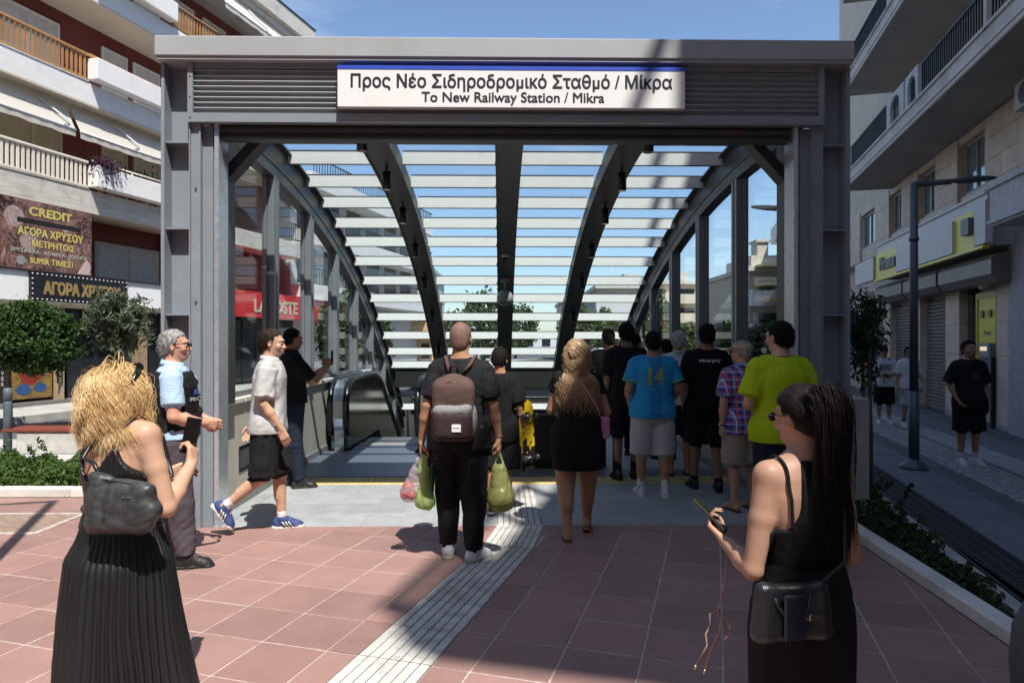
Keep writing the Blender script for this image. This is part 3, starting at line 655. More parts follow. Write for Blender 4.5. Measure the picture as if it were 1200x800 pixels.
# --- escalator on the left
esc = Thing('escalator', 'left escalator going down with rounded mirror balustrade', 'escalator', STA, (-1.75, 8.9, 0))
def balustrade(u0, u1, va=10.35):
    prof = [(va+0.02,0.0),(va-0.02,0.25),(va-0.10,0.5),(va-0.10,0.75),(va-0.02,0.92),(va+0.16,1.03),(va+0.4,1.07),(va+1.5,1.09),(va+2.2,1.07),(va+2.8,0.92),(va+3.4,0.58),(va+6.5,-1.22),(va+6.5,-2.3),(va+3.3,-0.42),(va+2.6,0.0)]
    b = MB(); b.prism(prof, u0+0.045, u1-0.045, 0); esc.part('balustrade', b, M_inox_b)
    b = MB(); pr = [Vector((0,y,z)) for y, z in prof[:12]]
    um = (u0+u1)/2
    for uu in (u0+0.05, u1-0.05): b.tube([(uu, p.y, p.z) for p in pr[1:]], 0.048, 8)
    esc.part('handrail', b, M_rubber)
    b = MB(); b.box(u0+0.09, u1-0.09, va-0.14, va+0.15, 0.0, 0.85); b.cyl((u0+0.5*(u1-u0), 0.0), 0.0, 0, 0) if False else None
    b2 = [(va-0.03,0.0),(va-0.04,0.28),(va-0.125,0.5),(va-0.125,0.76),(va-0.04,0.95),(va+0.15,1.06),(va+0.15,0.0)]
    b = MB(); b.prism(b2, u0+0.1, u1-0.1, 0); esc.part('newel', b, M_inox)
balustrade(-2.60, -2.26); balustrade(-1.28, -1.0, 10.2)
b = MB(); b.box(-2.26, -1.28, 8.37, 10.9, -0.02, 0.006); b.box(-2.62, -2.26, 8.37, 10.3, -0.02, 0.006); b.box(-1.28, -0.98, 8.37, 10.1, -0.02, 0.006); esc.part('landing_plate', b, mat('landing_steel', (0.20,0.24,0.31), 0.45, 0.5, var=0.06, scale=3, stretch=(12,0.5,1)))
b = MB(); b.box(-2.26, -1.28, 10.9, 11.05, -0.02, 0.012); esc.part('comb', b, mat('comb_yellow', (0.45,0.42,0.36), 0.5))
stp = MB(); stp.box(-0.48, 0.48, 0, 0.41, -0.2, 0); 
for k in range(20): stp.box(-0.41+k*0.0415, -0.39+k*0.0415, 0.0, 0.4, 0.0, 0.01)
spm = stp.mesh('step', mat('step_alu', (0.35,0.35,0.36), 0.4, 0.6))
for k in range(20):
    v = 11.06 + k*0.40; z = -0.01 if k < 2 else -0.01 - (k-1)*0.2
    if v < 19: esc.inst('step', spm, (-1.77, v, z))
# --- guard of the open well (black ribbed panels) and the hand rails
gd = Thing('well_guard', 'black ribbed guard panel with steel top rail around the open stairwell', 'guard rail', STA, (0.3, 8.9, 0))
b = MB(); b.box(-0.95, 1.32, 8.86, 8.90, 0.0, 0.70)
gd.part('panel', b, mat('black_panel', (0.012,0.012,0.012), 0.4, 0.3))
b = MB()
for k in range(48): b.box(-0.94+k*0.047, -0.925+k*0.047, 8.852, 8.86, 0.03, 0.66)
b.box(-0.95, 1.32, 8.85, 8.91, 0.66, 0.70); b.box(-0.95, 1.32, 8.845, 8.91, 0.0, 0.03)
gd.part('rib_panel', b, mat('black_rib', (0.02,0.02,0.02), 0.4, 0.4))
hr = Thing('stair_handrail', 'stainless tube handrail beside the escalator newel', 'handrail', STA, (-0.95, 8.9, 0))
b = MB(); pts = [(-0.98,9.4,0),(-0.98,9.4,0.95),(-0.98,9.42,1.0),(-0.98,9.6,1.02),(-0.98,11,1.02)]; b.tube(pts, 0.024, 10)
hr.part('tube', b, M_inox)
b = MB(); b.tube([(-0.90,8.95,0),(-0.90,8.95,0.82),(-0.88,8.95,0.88),(-0.6,8.95,0.9)], 0.022, 10); hr.part('tube', b, M_inox)
# stairs on the right
sr = Thing('stairs', 'grey stone stairs going down on the right side of the entrance', 'stairs', STA, (2.0, 8.9, 0))
stm = MB(); stm.bbox(-0.69, 0.69, 0, 0.34, -0.16, 0.0, 0.006); stp2 = stm.mesh('step', M_greytile)
for k in range(24): sr.inst('step', stp2, (2.07, 11.45+k*0.31, -0.01-0.158*(k)))
b = MB(); b.box(1.34, UR-.002, PIT0-.002, 11.44, -.3, 0.0); sr.part('top_landing', b, M_greytile)
b = MB(); b.tube([(1.36,8.15,0),(1.36,8.15,0.9),(1.36,8.3,0.95),(1.36,11.4,0.95),(1.36,15,-.9)], 0.02, 8); b.tube([(1.36,8.9,0),(1.36,8.9,0.95)], 0.018, 8)
sr.part('handrail', b, mat('dark_green_rail', (0.03,0.04,0.035), 0.4, 0.5))
# ================================================================ LEFT APARTMENT BUILDING (street axes)
M_redwall = mat('oxblood_render', (0.17, 0.038, 0.030), 0.8, var=0.1, scale=2, bump=0.1)
M_whiteb = mat('board_marked_white', (0.85, 0.84, 0.82), 0.75, var=0.05, scale=6, bump=0.35, bscale=22, stretch=(1,0.25,6), dirt=0.35, dscale=1.4, dcol=(0.5,0.46,0.4))
M_stain = mat('stained_concrete', (0.62, 0.59, 0.53), 0.8, var=0.12, scale=4, bump=0.3, bscale=20, stretch=(1,0.3,5), dirt=0.6, dscale=2.5, dcol=(0.24,0.22,0.19))
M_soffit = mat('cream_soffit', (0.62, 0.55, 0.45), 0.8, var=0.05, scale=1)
M_wood = mat('varnished_wood', (0.47, 0.24, 0.085), 0.5, var=0.2, scale=12, stretch=(4,4,0.6), obj_var=0.15)
M_cream = mat('cream_rail', (0.80, 0.74, 0.64), 0.55, var=0.06, obj_var=0.06)
M_shut = mat('roller_blind', (0.60, 0.60, 0.58), 0.55, var=0.05)
M_shutb = mat('beige_blind', (0.50, 0.42, 0.30), 0.6, var=0.06)
M_frame = mat('white_frame', (0.70, 0.72, 0.73), 0.45, var=0.03)
M_awn = translucent('awning_cloth', (0.86, 0.82, 0.74), 0.42)
M_darkwin = mat('dark_window', (0.02, 0.024, 0.028), 0.08, var=0.1, spec=0.8)
M_iron = mat('dark_iron', (0.03, 0.027, 0.03), 0.5, 0.3)
TB, TF = -14.8, -16.1
lb_ = Thing('apartment_building', 'dark red apartment block on the left with white balconies, awnings and gold-buying shop below', 'building', STR, (-16.1, 17, 0))
S0b, S1b = 5.0, 24.3
b = MB(); b.box(-27, TF, S0b, S1b, 4.9, 13.2); b.box(-27, -15.75, S0b, S1b, 3.2, 4.93); lb_.part('wall', b, M_redwall)
b = MB(); b.box(-27, -15.3, S0b, S1b, 0.0, 2.6); lb_.part('ground_floor', b, mat('shop_dark', (0.035,0.03,0.028), 0.5, var=0.2))
b = MB(); b.box(-27, -14.3, S0b, S1b, 13.35, 13.95); b.box(-16.1, -14.5, S0b, S1b, 13.1, 13.35); b.box(-27,-14.27,S0b,S1b+.03,13.95,13.99,1); lb_.part('roof', b, [M_stain, M_iron])
slots = []
for lv, zb in enumerate((4.93, 7.67, 10.40)):
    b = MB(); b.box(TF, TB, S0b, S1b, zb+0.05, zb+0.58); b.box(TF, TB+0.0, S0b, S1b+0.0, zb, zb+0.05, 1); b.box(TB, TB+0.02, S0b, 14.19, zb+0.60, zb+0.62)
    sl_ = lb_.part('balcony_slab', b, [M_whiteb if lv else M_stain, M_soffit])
    for (a, c) in ((8.4, 11.3), (14.2, 17.05), (21.5, 24.3)):
        if (a == 8.4 and lv < 3) or (a == 21.5): continue
        bx = MB(); bx.bbox(TB-0.05, TB+0.27, a, c, zb+0.66, zb+1.20, 0.012); lb_.part('planter_box', bx, M_whiteb, parent=sl_)
    # railings
    for (a, c) in ((S0b+3, 14.17), (17.1, 24.2)):
        if lv == 2 and a < 10: continue
        m_ = M_wood if lv >= 1 else (M_cream if a < 15 else M_iron)
        rp = MB(); rp.bbox(TB-0.06, TB+0.03, a, c, zb+1.25, zb+1.31, 0.01); rp.box(TB-0.04, TB+0.01, a, c, zb+0.64, zb+0.69); k = a+0.4
        while k < c: rp.box(TB-0.03, TB, k-0.02, k+0.02, zb+0.58, zb+0.64); k += 1.1
        rail = lb_.part('railing', rp, m_)
        bm_ = MB(); wv = 0.032 if m_ is not M_iron else 0.012
        bm_.box(-0.012, 0.012, -wv, wv, 0, 0.56) if lv == 0 else bm_.add([(-.012,-wv*.7,0),(.012,-wv*.7,0),(.012,wv*.7,0),(-.012,wv*.7,0),(-.012,-wv,0.28),(.012,-wv,.28),(.012,wv,.28),(-.012,wv,.28),(-.012,-wv*.8,.56),(.012,-wv*.8,.56),(.012,wv*.8,.56),(-.012,wv*.8,.56)],
            [(3,2,1,0),(0,1,5,4),(1,2,6,5),(2,3,7,6),(3,0,4,7),(4,5,9,8),(5,6,10,9),(6,7,11,10),(7,4,8,11),(8,9,10,11)])
        bme = bm_.mesh('baluster', m_); k = a+0.07
        while k < c: lb_.inst('baluster', bme, (TB-0.015, k, zb+0.69), parent=rail); k += 0.128
    if lv >= 1:   # thin top rail above the planter box
        rp = MB(); rp.bbox(TB-0.05, TB+0.03, 14.2, 17.08, zb+1.27, zb+1.33, 0.01)
        for k in (14.3, 15.7, 17.0): rp.box(TB-0.03, TB, k-.02, k+.02, zb+1.2, zb+1.27)
        lb_.part('top_rail', rp, M_wood if lv > 0 else M_cream)
    else:
        rp = MB(); rp.tube([(TB+.0,14.3,zb+1.36),(TB+.0,17.0,zb+1.36)], 0.02, 8)
        for k in (14.4, 15.6, 16.9): rp.tube([(TB,k,zb+1.2),(TB,k,zb+1.36)], 0.014, 6)
        lb_.part('top_rail', rp, M_cream)
    # windows with roller blinds and red door panels
    wins = []
    for (p0, p1) in ((-120,-60),(-45,32),(36,66),(120,146),(157,184),(205,225),(238,262)):
        if p1 <= 66 and lv == 0: p0, p1 = p0+4, p1+3
        a, c = at_t(p0, TF)[0], at_t(p1, TF)[0]; wins.append((a, c))
    for (a, c) in wins:
        zt = zb + 2.28; zf = zb + 0.6
        f = MB(); 
        for (y0, y1, z0, z1) in ((a-.06,a,zf,zt),(c,c+.06,zf,zt),(a-.06,c+.06,zt,zt+.06)): f.box(TF, TF+0.05, y0, y1, z0, z1)
        wf = lb_.part('window', f, M_frame if lv else M_shutb)
        s_ = MB(); z = zf; 
        while z < zt-0.001:
            s_.add([(TF+0.012,a,z),(TF+0.012,c,z),(TF+0.028,c,z+0.012),(TF+0.028,a,z+0.012),(TF+0.024,c,z+0.046),(TF+0.024,a,z+0.046)], [(3,2,1,0)[::-1],(5,4,2,3)[::-1]]); z += 0.047
        lb_.part('roller_blind', s_, M_shut if lv else M_shutb, parent=wf)
# mezzanine behind the poster: red band, pale shutters, ledge
a, c = at_t(111, -15.75)[0], at_t(183, -15.75)[0]
b = MB(); b.box(-15.75, -15.68, a-.05, c+.05, 3.28, 4.40); wf = lb_.part('window', b, mat('beige_frame', (0.5,0.45,0.36), 0.7))
mid = (a+c)/2
for (y0, y1) in ((a+.02, mid-.1), (mid+.02, c-.35)):
    b = MB(); b.box(-15.68, -15.665, y0, y1, 3.30, 4.33); lb_.part('shutter_panel', b, mat('pale_shutter', (0.47,0.45,0.40), 0.7, var=0.1, dirt=0.4, dcol=(0.3,0.28,0.24)), parent=wf)
b = MB(); b.box(-15.75, -15.6, at_t(187,-15.75)[0], at_t(199,-15.75)[0], 3.28, 4.9); lb_.part('grey_panel', b, mat('blue_grey_panel', (0.16,0.17,0.20), 0.5))
# ground-floor fascia
b = MB(); b.box(-15.4, TB, S0b, 18.4, 2.60, 3.28); b.box(-15.75, TB+.05, S0b, S1b, 3.28, 3.32, 1); lb_.part('fascia', b, [mat('white_fascia', (0.84,0.85,0.86), 0.5, var=0.03, dirt=0.15, dcol=(0.5,0.48,0.45)), M_iron])
b = MB(); b.box(-15.5, -14.95, S0b, S1b, 2.5, 2.6); lb_.part('soffit', b, M_soffit)
# shop front: piers, glazing, counter and step
b = MB(); b.box(-15.3, -14.95, at_t(163,-15)[0], at_t(171,-15)[0], 0, 2.5); lb_.part('pier', b, mat('tan_stone', (0.30,0.22,0.13), 0.6, var=0.15))
b = MB(); b.box(-15.3, -14.95, at_t(70,-15)[0]-.0, at_t(73.5,-15)[0], 0, 2.5); lb_.part('pier', b, mat('tan_post', (0.40,0.30,0.2), 0.6))
b = MB(); b.box(-15.3,-14.9,at_t(-60,-15)[0],at_t(160,-15)[0],0,0.22); b.box(-15.3,-14.6,at_t(-60,-15)[0],at_t(170,-15)[0],0,0.10); lb_.part('step', b, mat('shop_step', (0.16,0.155,0.15),0.6))
for (p0, p1) in ((78,110),(112,158),(174,198),(205,225),(228,262),(266,300)):
    a, c = at_t(p0,-15.25)[0], at_t(p1,-15.25)[0]
    b = MB(); b.box(-15.29,-15.25,a,c,0.25,2.4); f = lb_.part('shop_window', b, M_darkwin)
    b = MB()
    for q in np.linspace(a, c, 3): b.box(-15.25,-15.22,q-.02,q+.02,0.2,2.45)
    b.box(-15.25,-15.22,a,c,2.0,2.04); lb_.part('mullion', b, M_iron, parent=f)
b = MB(); b.box(-15.22,-15.2,at_t(64,-15.2)[0],at_t(70,-15.2)[0],0.25,2.3); lb_.part('door_frame', b, M_frame)
# painted shop window: plain abstract patches of colour
a, c = at_t(12,-15.1)[0], at_t(61,-15.1)[0]; art = MB(); art.box(-15.14,-15.10,a,c,0.3,1.45); wn = lb_.part('painted_window', art, mat('ochre_paint', (0.34,0.22,0.05), 0.35, var=0.5, scale=4, col2=(0.10,0.06,0.03)))
def blob(name, y, z, ry, rz, m_):
    n = 14; vs = [(-15.095, y + ry*math.cos(2*math.pi*k/n)*(1+.15*math.sin(3*k)), z + rz*math.sin(2*math.pi*k/n)) for k in range(n)]; q = MB(); q.add(vs, [tuple(range(n))]); lb_.part(name, q, m_, parent=wn)
w_ = c-a
blob('paint_patch', a+w_*.45, 0.95, w_*.28, .33, mat('dull_red_paint', (0.25,0.03,0.02), .4)); blob('paint_patch', a+w_*.3, .52, w_*.18, .13, mat('blue_paint', (0.03,0.08,0.22), .4)); blob('paint_patch', a+w_*.7, .55, w_*.15, .12, MATS['blue_paint'])
# shop sign with a border of bulbs
ssg = Thing('shop_sign', 'black shop sign with gold Greek letters and a border of small bulbs', 'sign', STR, (-14.78, 14, 2.6))
a, c = 12.55, 15.37
b = MB(); b.box(TB+.001, TB+0.06, a, c, 2.61, 3.27); ssg.part('board', b, mat('sign_black', (0.012,0.012,0.016), 0.5))
M_gold = mat('gold_letters', (0.42,0.29,0.12), 0.4, 0.3)
ssg.inst('lettering', text_mesh('ΑΓΟΡΑ ΧΡΥΣΟΥ', 0.4, M_gold, 0.01, 0.012, width=2.25, height=0.33), (TB+0.065, 14.0, 2.76), (0,0,R(90)))
bu = MB(); bu.sphere((0,0,0), 0.017, 8, 6); bulb = bu.mesh('bulb', mat('bulb_white', (0.85,0.85,0.82), 0.3))
for k in range(23):
    for z in (2.645, 3.235): ssg.inst('bulb', bulb, (TB+0.07, a+.04+k*(c-a-.08)/22, z))
for k in range(1, 5):
    for y in (a+.04, c-.04): ssg.inst('bulb', bulb, (TB+0.07, y, 2.645+k*0.118))
# printed poster
pst = Thing('shop_poster', 'large brown coin poster reading CREDIT above the gold shop sign', 'poster', STR, (-14.8, 13, 3.3))
m = bpy.data.materials.new('poster_print'); m.use_nodes = True; n = m.node_tree; P = n.nodes['Principled BSDF']; P.inputs['Roughness'].default_value = 0.5
t_ = n.nodes.new('ShaderNodeTexCoord'); vo = n.nodes.new('ShaderNodeTexVoronoi'); vo.inputs['Scale'].default_value = 2.3; vo.distance = 'EUCLIDEAN'
ns_ = n.nodes.new('ShaderNodeTexNoise'); ns_.inputs['Scale'].default_value = 5; ns_.inputs['Detail'].default_value = 8; ns_.inputs['Distortion'].default_value = 2.5
ra = n.nodes.new('ShaderNodeValToRGB'); e = ra.color_ramp.elements; e[0].position = 0.32; e[0].color = (0.03,0.014,0.012,1); e[1].position = 0.72; e[1].color = (0.50,0.36,0.33,1)
q = e.new(0.5); q.color = (0.19,0.10,0.085,1); q = e.new(0.6); q.color = (0.26,0.13,0.10,1)
ad = n.nodes.new('ShaderNodeMath'); ad.operation = 'MULTIPLY_ADD'; ad.inputs[1].default_value = -0.28; 
n.links.new(t_.outputs['Object'], vo.inputs['Vector']); n.links.new(t_.outputs['Object'], ns_.inputs['Vector']); n.links.new(vo.outputs['Distance'], ad.inputs[0]); 
sc1 = n.nodes.new('ShaderNodeMath'); sc1.operation = 'ADD'; sc1.inputs[1].default_value = 0.12; n.links.new(ns_.outputs['Fac'], sc1.inputs[0]); n.links.new(sc1.outputs[0], ad.inputs[2]); n.links.new(ad.outputs[0], ra.inputs['Fac']); n.links.new(ra.outputs['Color'], P.inputs['Base Color'])
b = MB(); b.box(TB-.03, TB+0.0, 11.9, 14.28, 3.325, 4.92); pst.part('print', b, m)
M_yl = mat('poster_yellow', (0.62,0.50,0.16), 0.5); M_out = mat('poster_outline', (0.015,0.012,0.01), 0.5); M_gr2 = mat('poster_grey', (0.45,0.42,0.36), 0.5)
def ptxt(body, y, z, wd, ht, m_, outline=True):
    if outline: pst.inst('lettering', text_mesh(body, ht*1.3, M_out, 0.001, 0.03, width=wd*1.02, height=ht*1.12), (TB+0.002, y, z-ht*0.06), (0,0,R(90)))
    pst.inst('lettering', text_mesh(body, ht*1.3, m_, 0.001, 0.008, width=wd, height=ht), (TB+0.006, y, z), (0,0,R(90)))
ptxt('CREDIT', 13.13, 4.58, 1.15, 0.22, M_yl); ptxt('ΑΓΟΡΑ ΧΡΥΣΟΥ', 13.15, 4.10, 1.75, 0.21, M_yl); ptxt('ΜΕΤΡΗΤΟΙΣ', 13.2, 3.86, 1.15, 0.17, M_yl)
ptxt('ΧΡΥΣΑΦΙΚΑ - ΑΣΗΜΙΚΑ - ΡΟΛΟΓΙΑ', 13.12, 3.70, 2.05, 0.10, M_gr2); ptxt('SUPER ΤΙΜΕΣ!', 13.15, 3.47, 1.15, 0.15, M_yl)
b = MB(); b.box(TB+.001, TB+0.008, 12.27, 13.95, 4.40, 4.50); pst.part('black_bar', b, M_out)
b = MB(); b.lathe([(0.001,0),(0.19,0)], (0,0,0), 20) ; 
def disc(name, y, z, r, m_):
    q = MB(); n = 20; q.add([(TB+.001, y+r*math.cos(2*math.pi*k/n), z+r*math.sin(2*math.pi*k/n)) for k in range(n)], [tuple(range(n))]); pst.part(name, q, m_)
M_coin = mat('coin_print', (0.42,0.31,0.29), 0.5, var=0.25, scale=14)
disc('coin', 12.2, 4.5, 0.24, M_coin); disc('coin', 12.55, 3.98, 0.22, M_coin); disc('emblem', 12.36, 3.52, 0.11, mat('emblem_dark', (0.05,0.05,0.05), .5, var=.9, scale=40, col2=(0.5,0.5,0.5)))
q = MB(); q.add([(TB+.002,13.85,3.34),(TB+.002,14.24,3.34),(TB+.002,14.24,3.6),(TB+.002,14.12,3.74)], [(0,1,2,3)]); pst.part('corner_print', q, mat('pink_print', (0.6,0.45,0.42), .5))
# upright signs on the shop posts
for body, px, lbl in (('SILVER', 3.5, 'narrow upright black sign reading SILVER on the shop post'), ('GOLD', 71.5, 'narrow upright black sign reading GOLD beside the painted shop window')):
    s_, _ = at_t(px, -14.9); us = Thing('upright_sign', lbl, 'sign', STR, (-14.93, s_, 0.9)); b = MB(); b.box(-14.95,-14.92,s_-.07,s_+.07,0.62,1.42); us.part('board', b, MATS['sign_black'])
    hh = 0.76/len(body)
    for k, ch in enumerate(body): us.inst('letter', text_mesh(ch, 0.1, M_gold if body=='GOLD' else M_gr2, 0.002, 0.002, height=hh*0.7, width=0.06), (-14.915, s_, 1.40-(k+1)*hh), (0,0,R(90)))
s_, _ = at_t(65,-15.1); b = MB(); b.box(-15.12,-15.08,s_-.11,s_+.11,2.12,2.32); led = single('led_display', b, mat('led_black',(0.02,0.01,0.01),.4), 'small red lit display hanging in the shop door', 'display', STR, (-15.1,s_,2.1))
b = MB()
for (y0,y1,z0,z1) in ((-.09,.09,.02,.03),(-.09,.09,.17,.18),(-.09,-.08,.03,.17),(.08,.09,.03,.17)): b.box(.021,.024,y0,y1,z0,z1)
link('light_strip', b.mesh('light_strip', emis('led_red',(1,0.05,0.03),1.0)), led)
# awnings of the first floor and the top floor
def awning(a, c, z0, z1, t0, t1, lbl, nseg=8):
    A = Thing('awning', lbl, 'awning', STR, (t0, (a+c)/2, z0), 'cream awnings on the left apartment building')
    b = MB(); n = nseg; vs = []; 
    for k in range(n+1):
        f = k/n; sag = -0.03*math.sin(math.pi*f)
        for y in (a, c): vs.append((t0+(t1-t0)*f, y, z0+(z1-z0)*f+sag))
    b.add(vs, [(2*k,2*k+1,2*k+3,2*k+2) for k in range(n)], 0, True); A.part('cloth', b, M_awn)
    b = MB(); vs = []; m = 40
    for k in range(m+1):
        y = a+(c-a)*k/m; vs += [(t1,y,z1-.02),(t1+.012*math.sin(k*1.7),y,z1-0.17-.012*math.sin(k*0.9))]
    b.add(vs, [(2*k,2*k+1,2*k+3,2*k+2) for k in range(m)], 0, True); A.part('valance', b, M_awn)
    b = MB(); b.tube([(t1,a,z1),(t1,c,z1)], 0.025, 8); A.part('front_bar', b, M_frame)
    for y in (a+(c-a)*.3, a+(c-a)*.8):
        b = MB(); zm = (z0+z1)/2-0.28; b.tube([(t0+.10,y,z0-.12),((t0+t1)/2+.14,y+.75,zm+.1),(t1+.04,y+.55,z1+.03)], 0.022, 8); A.part('arm', b, M_frame)
    return A
awning(9.3, 13.82, 7.66, 6.93, -15.15, -14.80, 'cream awning over the first floor balcony, nearer of the two beside the poster')
awning(13.95, 17.9, 7.66, 6.93, -15.15, -14.80, 'cream awning over the first floor planter box, behind the station pillar')
awning(18.6, 24.0, 13.08, 12.35, -14.6, -14.1, 'cream awning under the roof edge of the apartment block')
# purple trailing plants
def leaf_cloud(name, pts, size, m_, parent=None, loc=(0,0,0), rnd=rng, elong=2.2, flat=0.5, rot=(0,0,0)):
    pts = np.asarray(pts, np.float32); n = len(pts); 
    d = rnd.normal(size=(n,3)); d /= np.linalg.norm(d,axis=1)[:,None]; u = rnd.normal(size=(n,3)); u -= (u*d).sum(1)[:,None]*d; u /= np.linalg.norm(u,axis=1)[:,None]
    sz = size*rnd.uniform(0.6,1.3,size=(n,1)); a = d*sz*elong/2; b_ = u*sz/2
    nrm = np.cross(d, u)*sz*0.25
    V = np.stack([pts-a, pts+b_+nrm, pts+a, pts-b_+nrm], 1).reshape(-1,3); F = np.arange(4*n).reshape(-1,4)
    me = np_mesh(name, V, F, m_, False); return link(name, me, parent, loc, rot)
M_purple = mat('purple_leaf', (0.07,0.02,0.055), 0.6, var=0.3, scale=30)
def purple(s_, z, n, lbl):
    P = fr(STR, TB+.25, s_, z); pt = rng.normal(size=(n,3))*[0.10,0.20,0.09]; pt[:,2] -= np.abs(rng.normal(size=n))*0.22*(rng.random(n)<.6)
    T_ = Thing('trailing_plant', lbl, 'plant', STR, (TB+.2, s_, z)); leaf_cloud('foliage', pt, 0.042, M_purple, T_.e, rnd=rng)
purple(14.55, 6.25, 900, 'purple trailing plant at the near end of the first floor planter box'); purple(17.2, 6.25, 700, 'purple trailing plant by the far end of the first floor planter box')
T_ = Thing('balcony_plant', 'green potted plants on the first floor balcony behind the planter box', 'plant', STR, (-15.2, 15.9, 5.6)); pt = rng.normal(size=(1500,3))*[.12,.75,.16]+[0,0,.55]; leaf_cloud('foliage', pt, .06, mat('balcony_leaf', (0.05,0.09,0.025), .6, var=.3, scale=20), T_.e)
for k in range(4): b = MB(); b.lathe([(.10,0),(.13,.25),(.14,.27)], (-15.2,15.0+k*.6,5.52), 12); T_.part('pot', b, mat('terracotta', (0.32,0.13,0.07), .8))
# ---------------------------------------------------------------- next building in the row with the red shop fascia
nb = Thing('low_building', 'white three-storey building with banded balconies behind the station glass on the left', 'building', STR, (-15.5, 31, 0))
b = MB(); b.box(-26, -15.6, 24.6, 38, 0, 8.3); nb.part('wall', b, mat('pale_grey_wall', (0.52,0.53,0.54), 0.7, var=0.06))
for z in (3.35, 5.6, 7.9):
    b = MB(); b.box(-15.6, -14.6, 24.6, 38, z, z+0.62); nb.part('balcony_band', b, M_whiteb)
    b = MB()
    for k in range(60): b.box(-14.68,-14.65,24.8+k*0.22,24.82+k*0.22,z+.62,z+1.25)
    b.box(-14.7,-14.63,24.6,38,z+1.25,z+1.29); nb.part('railing', b, M_iron, kind='stuff')
wm = MB(); wm.box(0,0.02,-0.7,0.7,0,1.5); wme = wm.mesh('window', M_darkwin)
for z in (4.1, 6.35):
    for k in range(6): nb.inst('window', wme, (-15.6, 25.8+k*2.1, z))
rs = Thing('red_shop_sign', 'long red shop fascia reading LACOSTE seen through the left glass', 'sign', STR, (-14.8, 22, 2.5))
b = MB(); b.box(-15.6, TB+0.1, 18.5, 27.5, 2.50, 3.40); rs.part('fascia', b, mat('bright_red', (0.60,0.022,0.025), 0.45, var=0.04))
rs.inst('lettering', text_mesh('LACOSTE', 0.5, mat('pale_gold', (0.62,0.55,0.42), .5), 0.01, 0.0, width=2.75, height=0.48), (TB+0.11, 22.3, 2.68), (0,0,R(90)))
# ================================================================ RIGHT BUILDING
M_clad = mat('travertine_panel', (0.68, 0.57, 0.45), 0.6, var=0.08, scale=3, bump=0.08, obj_var=0.07, dirt=0.2, dscale=3, dcol=(0.3,0.26,0.22))
M_rwall = mat('beige_wall', (0.62, 0.55, 0.46), 0.8, var=0.06, scale=2, bump=0.1)
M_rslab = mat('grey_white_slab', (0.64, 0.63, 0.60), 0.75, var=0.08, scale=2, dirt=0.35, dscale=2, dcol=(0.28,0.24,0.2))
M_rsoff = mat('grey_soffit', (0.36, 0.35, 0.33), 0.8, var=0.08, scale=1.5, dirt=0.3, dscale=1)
M_bank = mat('bank_panel', (0.60, 0.60, 0.61), 0.45, var=0.03)
M_byel = mat('bank_yellow', (0.80, 0.70, 0.03), 0.4, var=0.04)
M_rsh = mat('shutter_metal', (0.22, 0.21, 0.20), 0.5, 0.3, var=0.08, obj_var=0.05)
TW, TBR = 5.67, 4.35
S_END, S_BEG, H_ROOF = 29.0, -3.3, 15.7
def sp(px, t): return at_t(px, t)[0]
rb = Thing('bank_building', 'tall beige apartment building on the right with dark balcony railings and a bank below', 'building', STR, (5.67, 12, 0))
b = MB(); b.box(5.75, 18, S_BEG, S_END, 4.25, H_ROOF-.3); b.box(5.95, 18, S_BEG, S_END, 0, 4.25); rb.part('wall', b, M_rwall)
b = MB(); b.box(TBR, 18, -3.95, 21.5, H_ROOF-0.35, H_ROOF)
b.box(TBR+.02, TBR+.10, -4.1, 20, H_ROOF+1.02, H_ROOF+1.20)
for k in range(20): b.box(TBR+.03, TBR+.10, -4.0+k*1.2, -3.88+k*1.2, H_ROOF, H_ROOF+1.02)
for (a0_, c0_) in ((-4.1,-2.6),(0.4,1.1)): b.box(TBR+.04, TBR+.09, a0_, c0_, H_ROOF+.1, H_ROOF+.75)
rb.part('roof', b, M_rslab)
b = MB(); b.box(TBR+1.5, TBR+3, -4.9, -3.31, 0, 11)
rb.part('stair_tower', b, M_rwall)
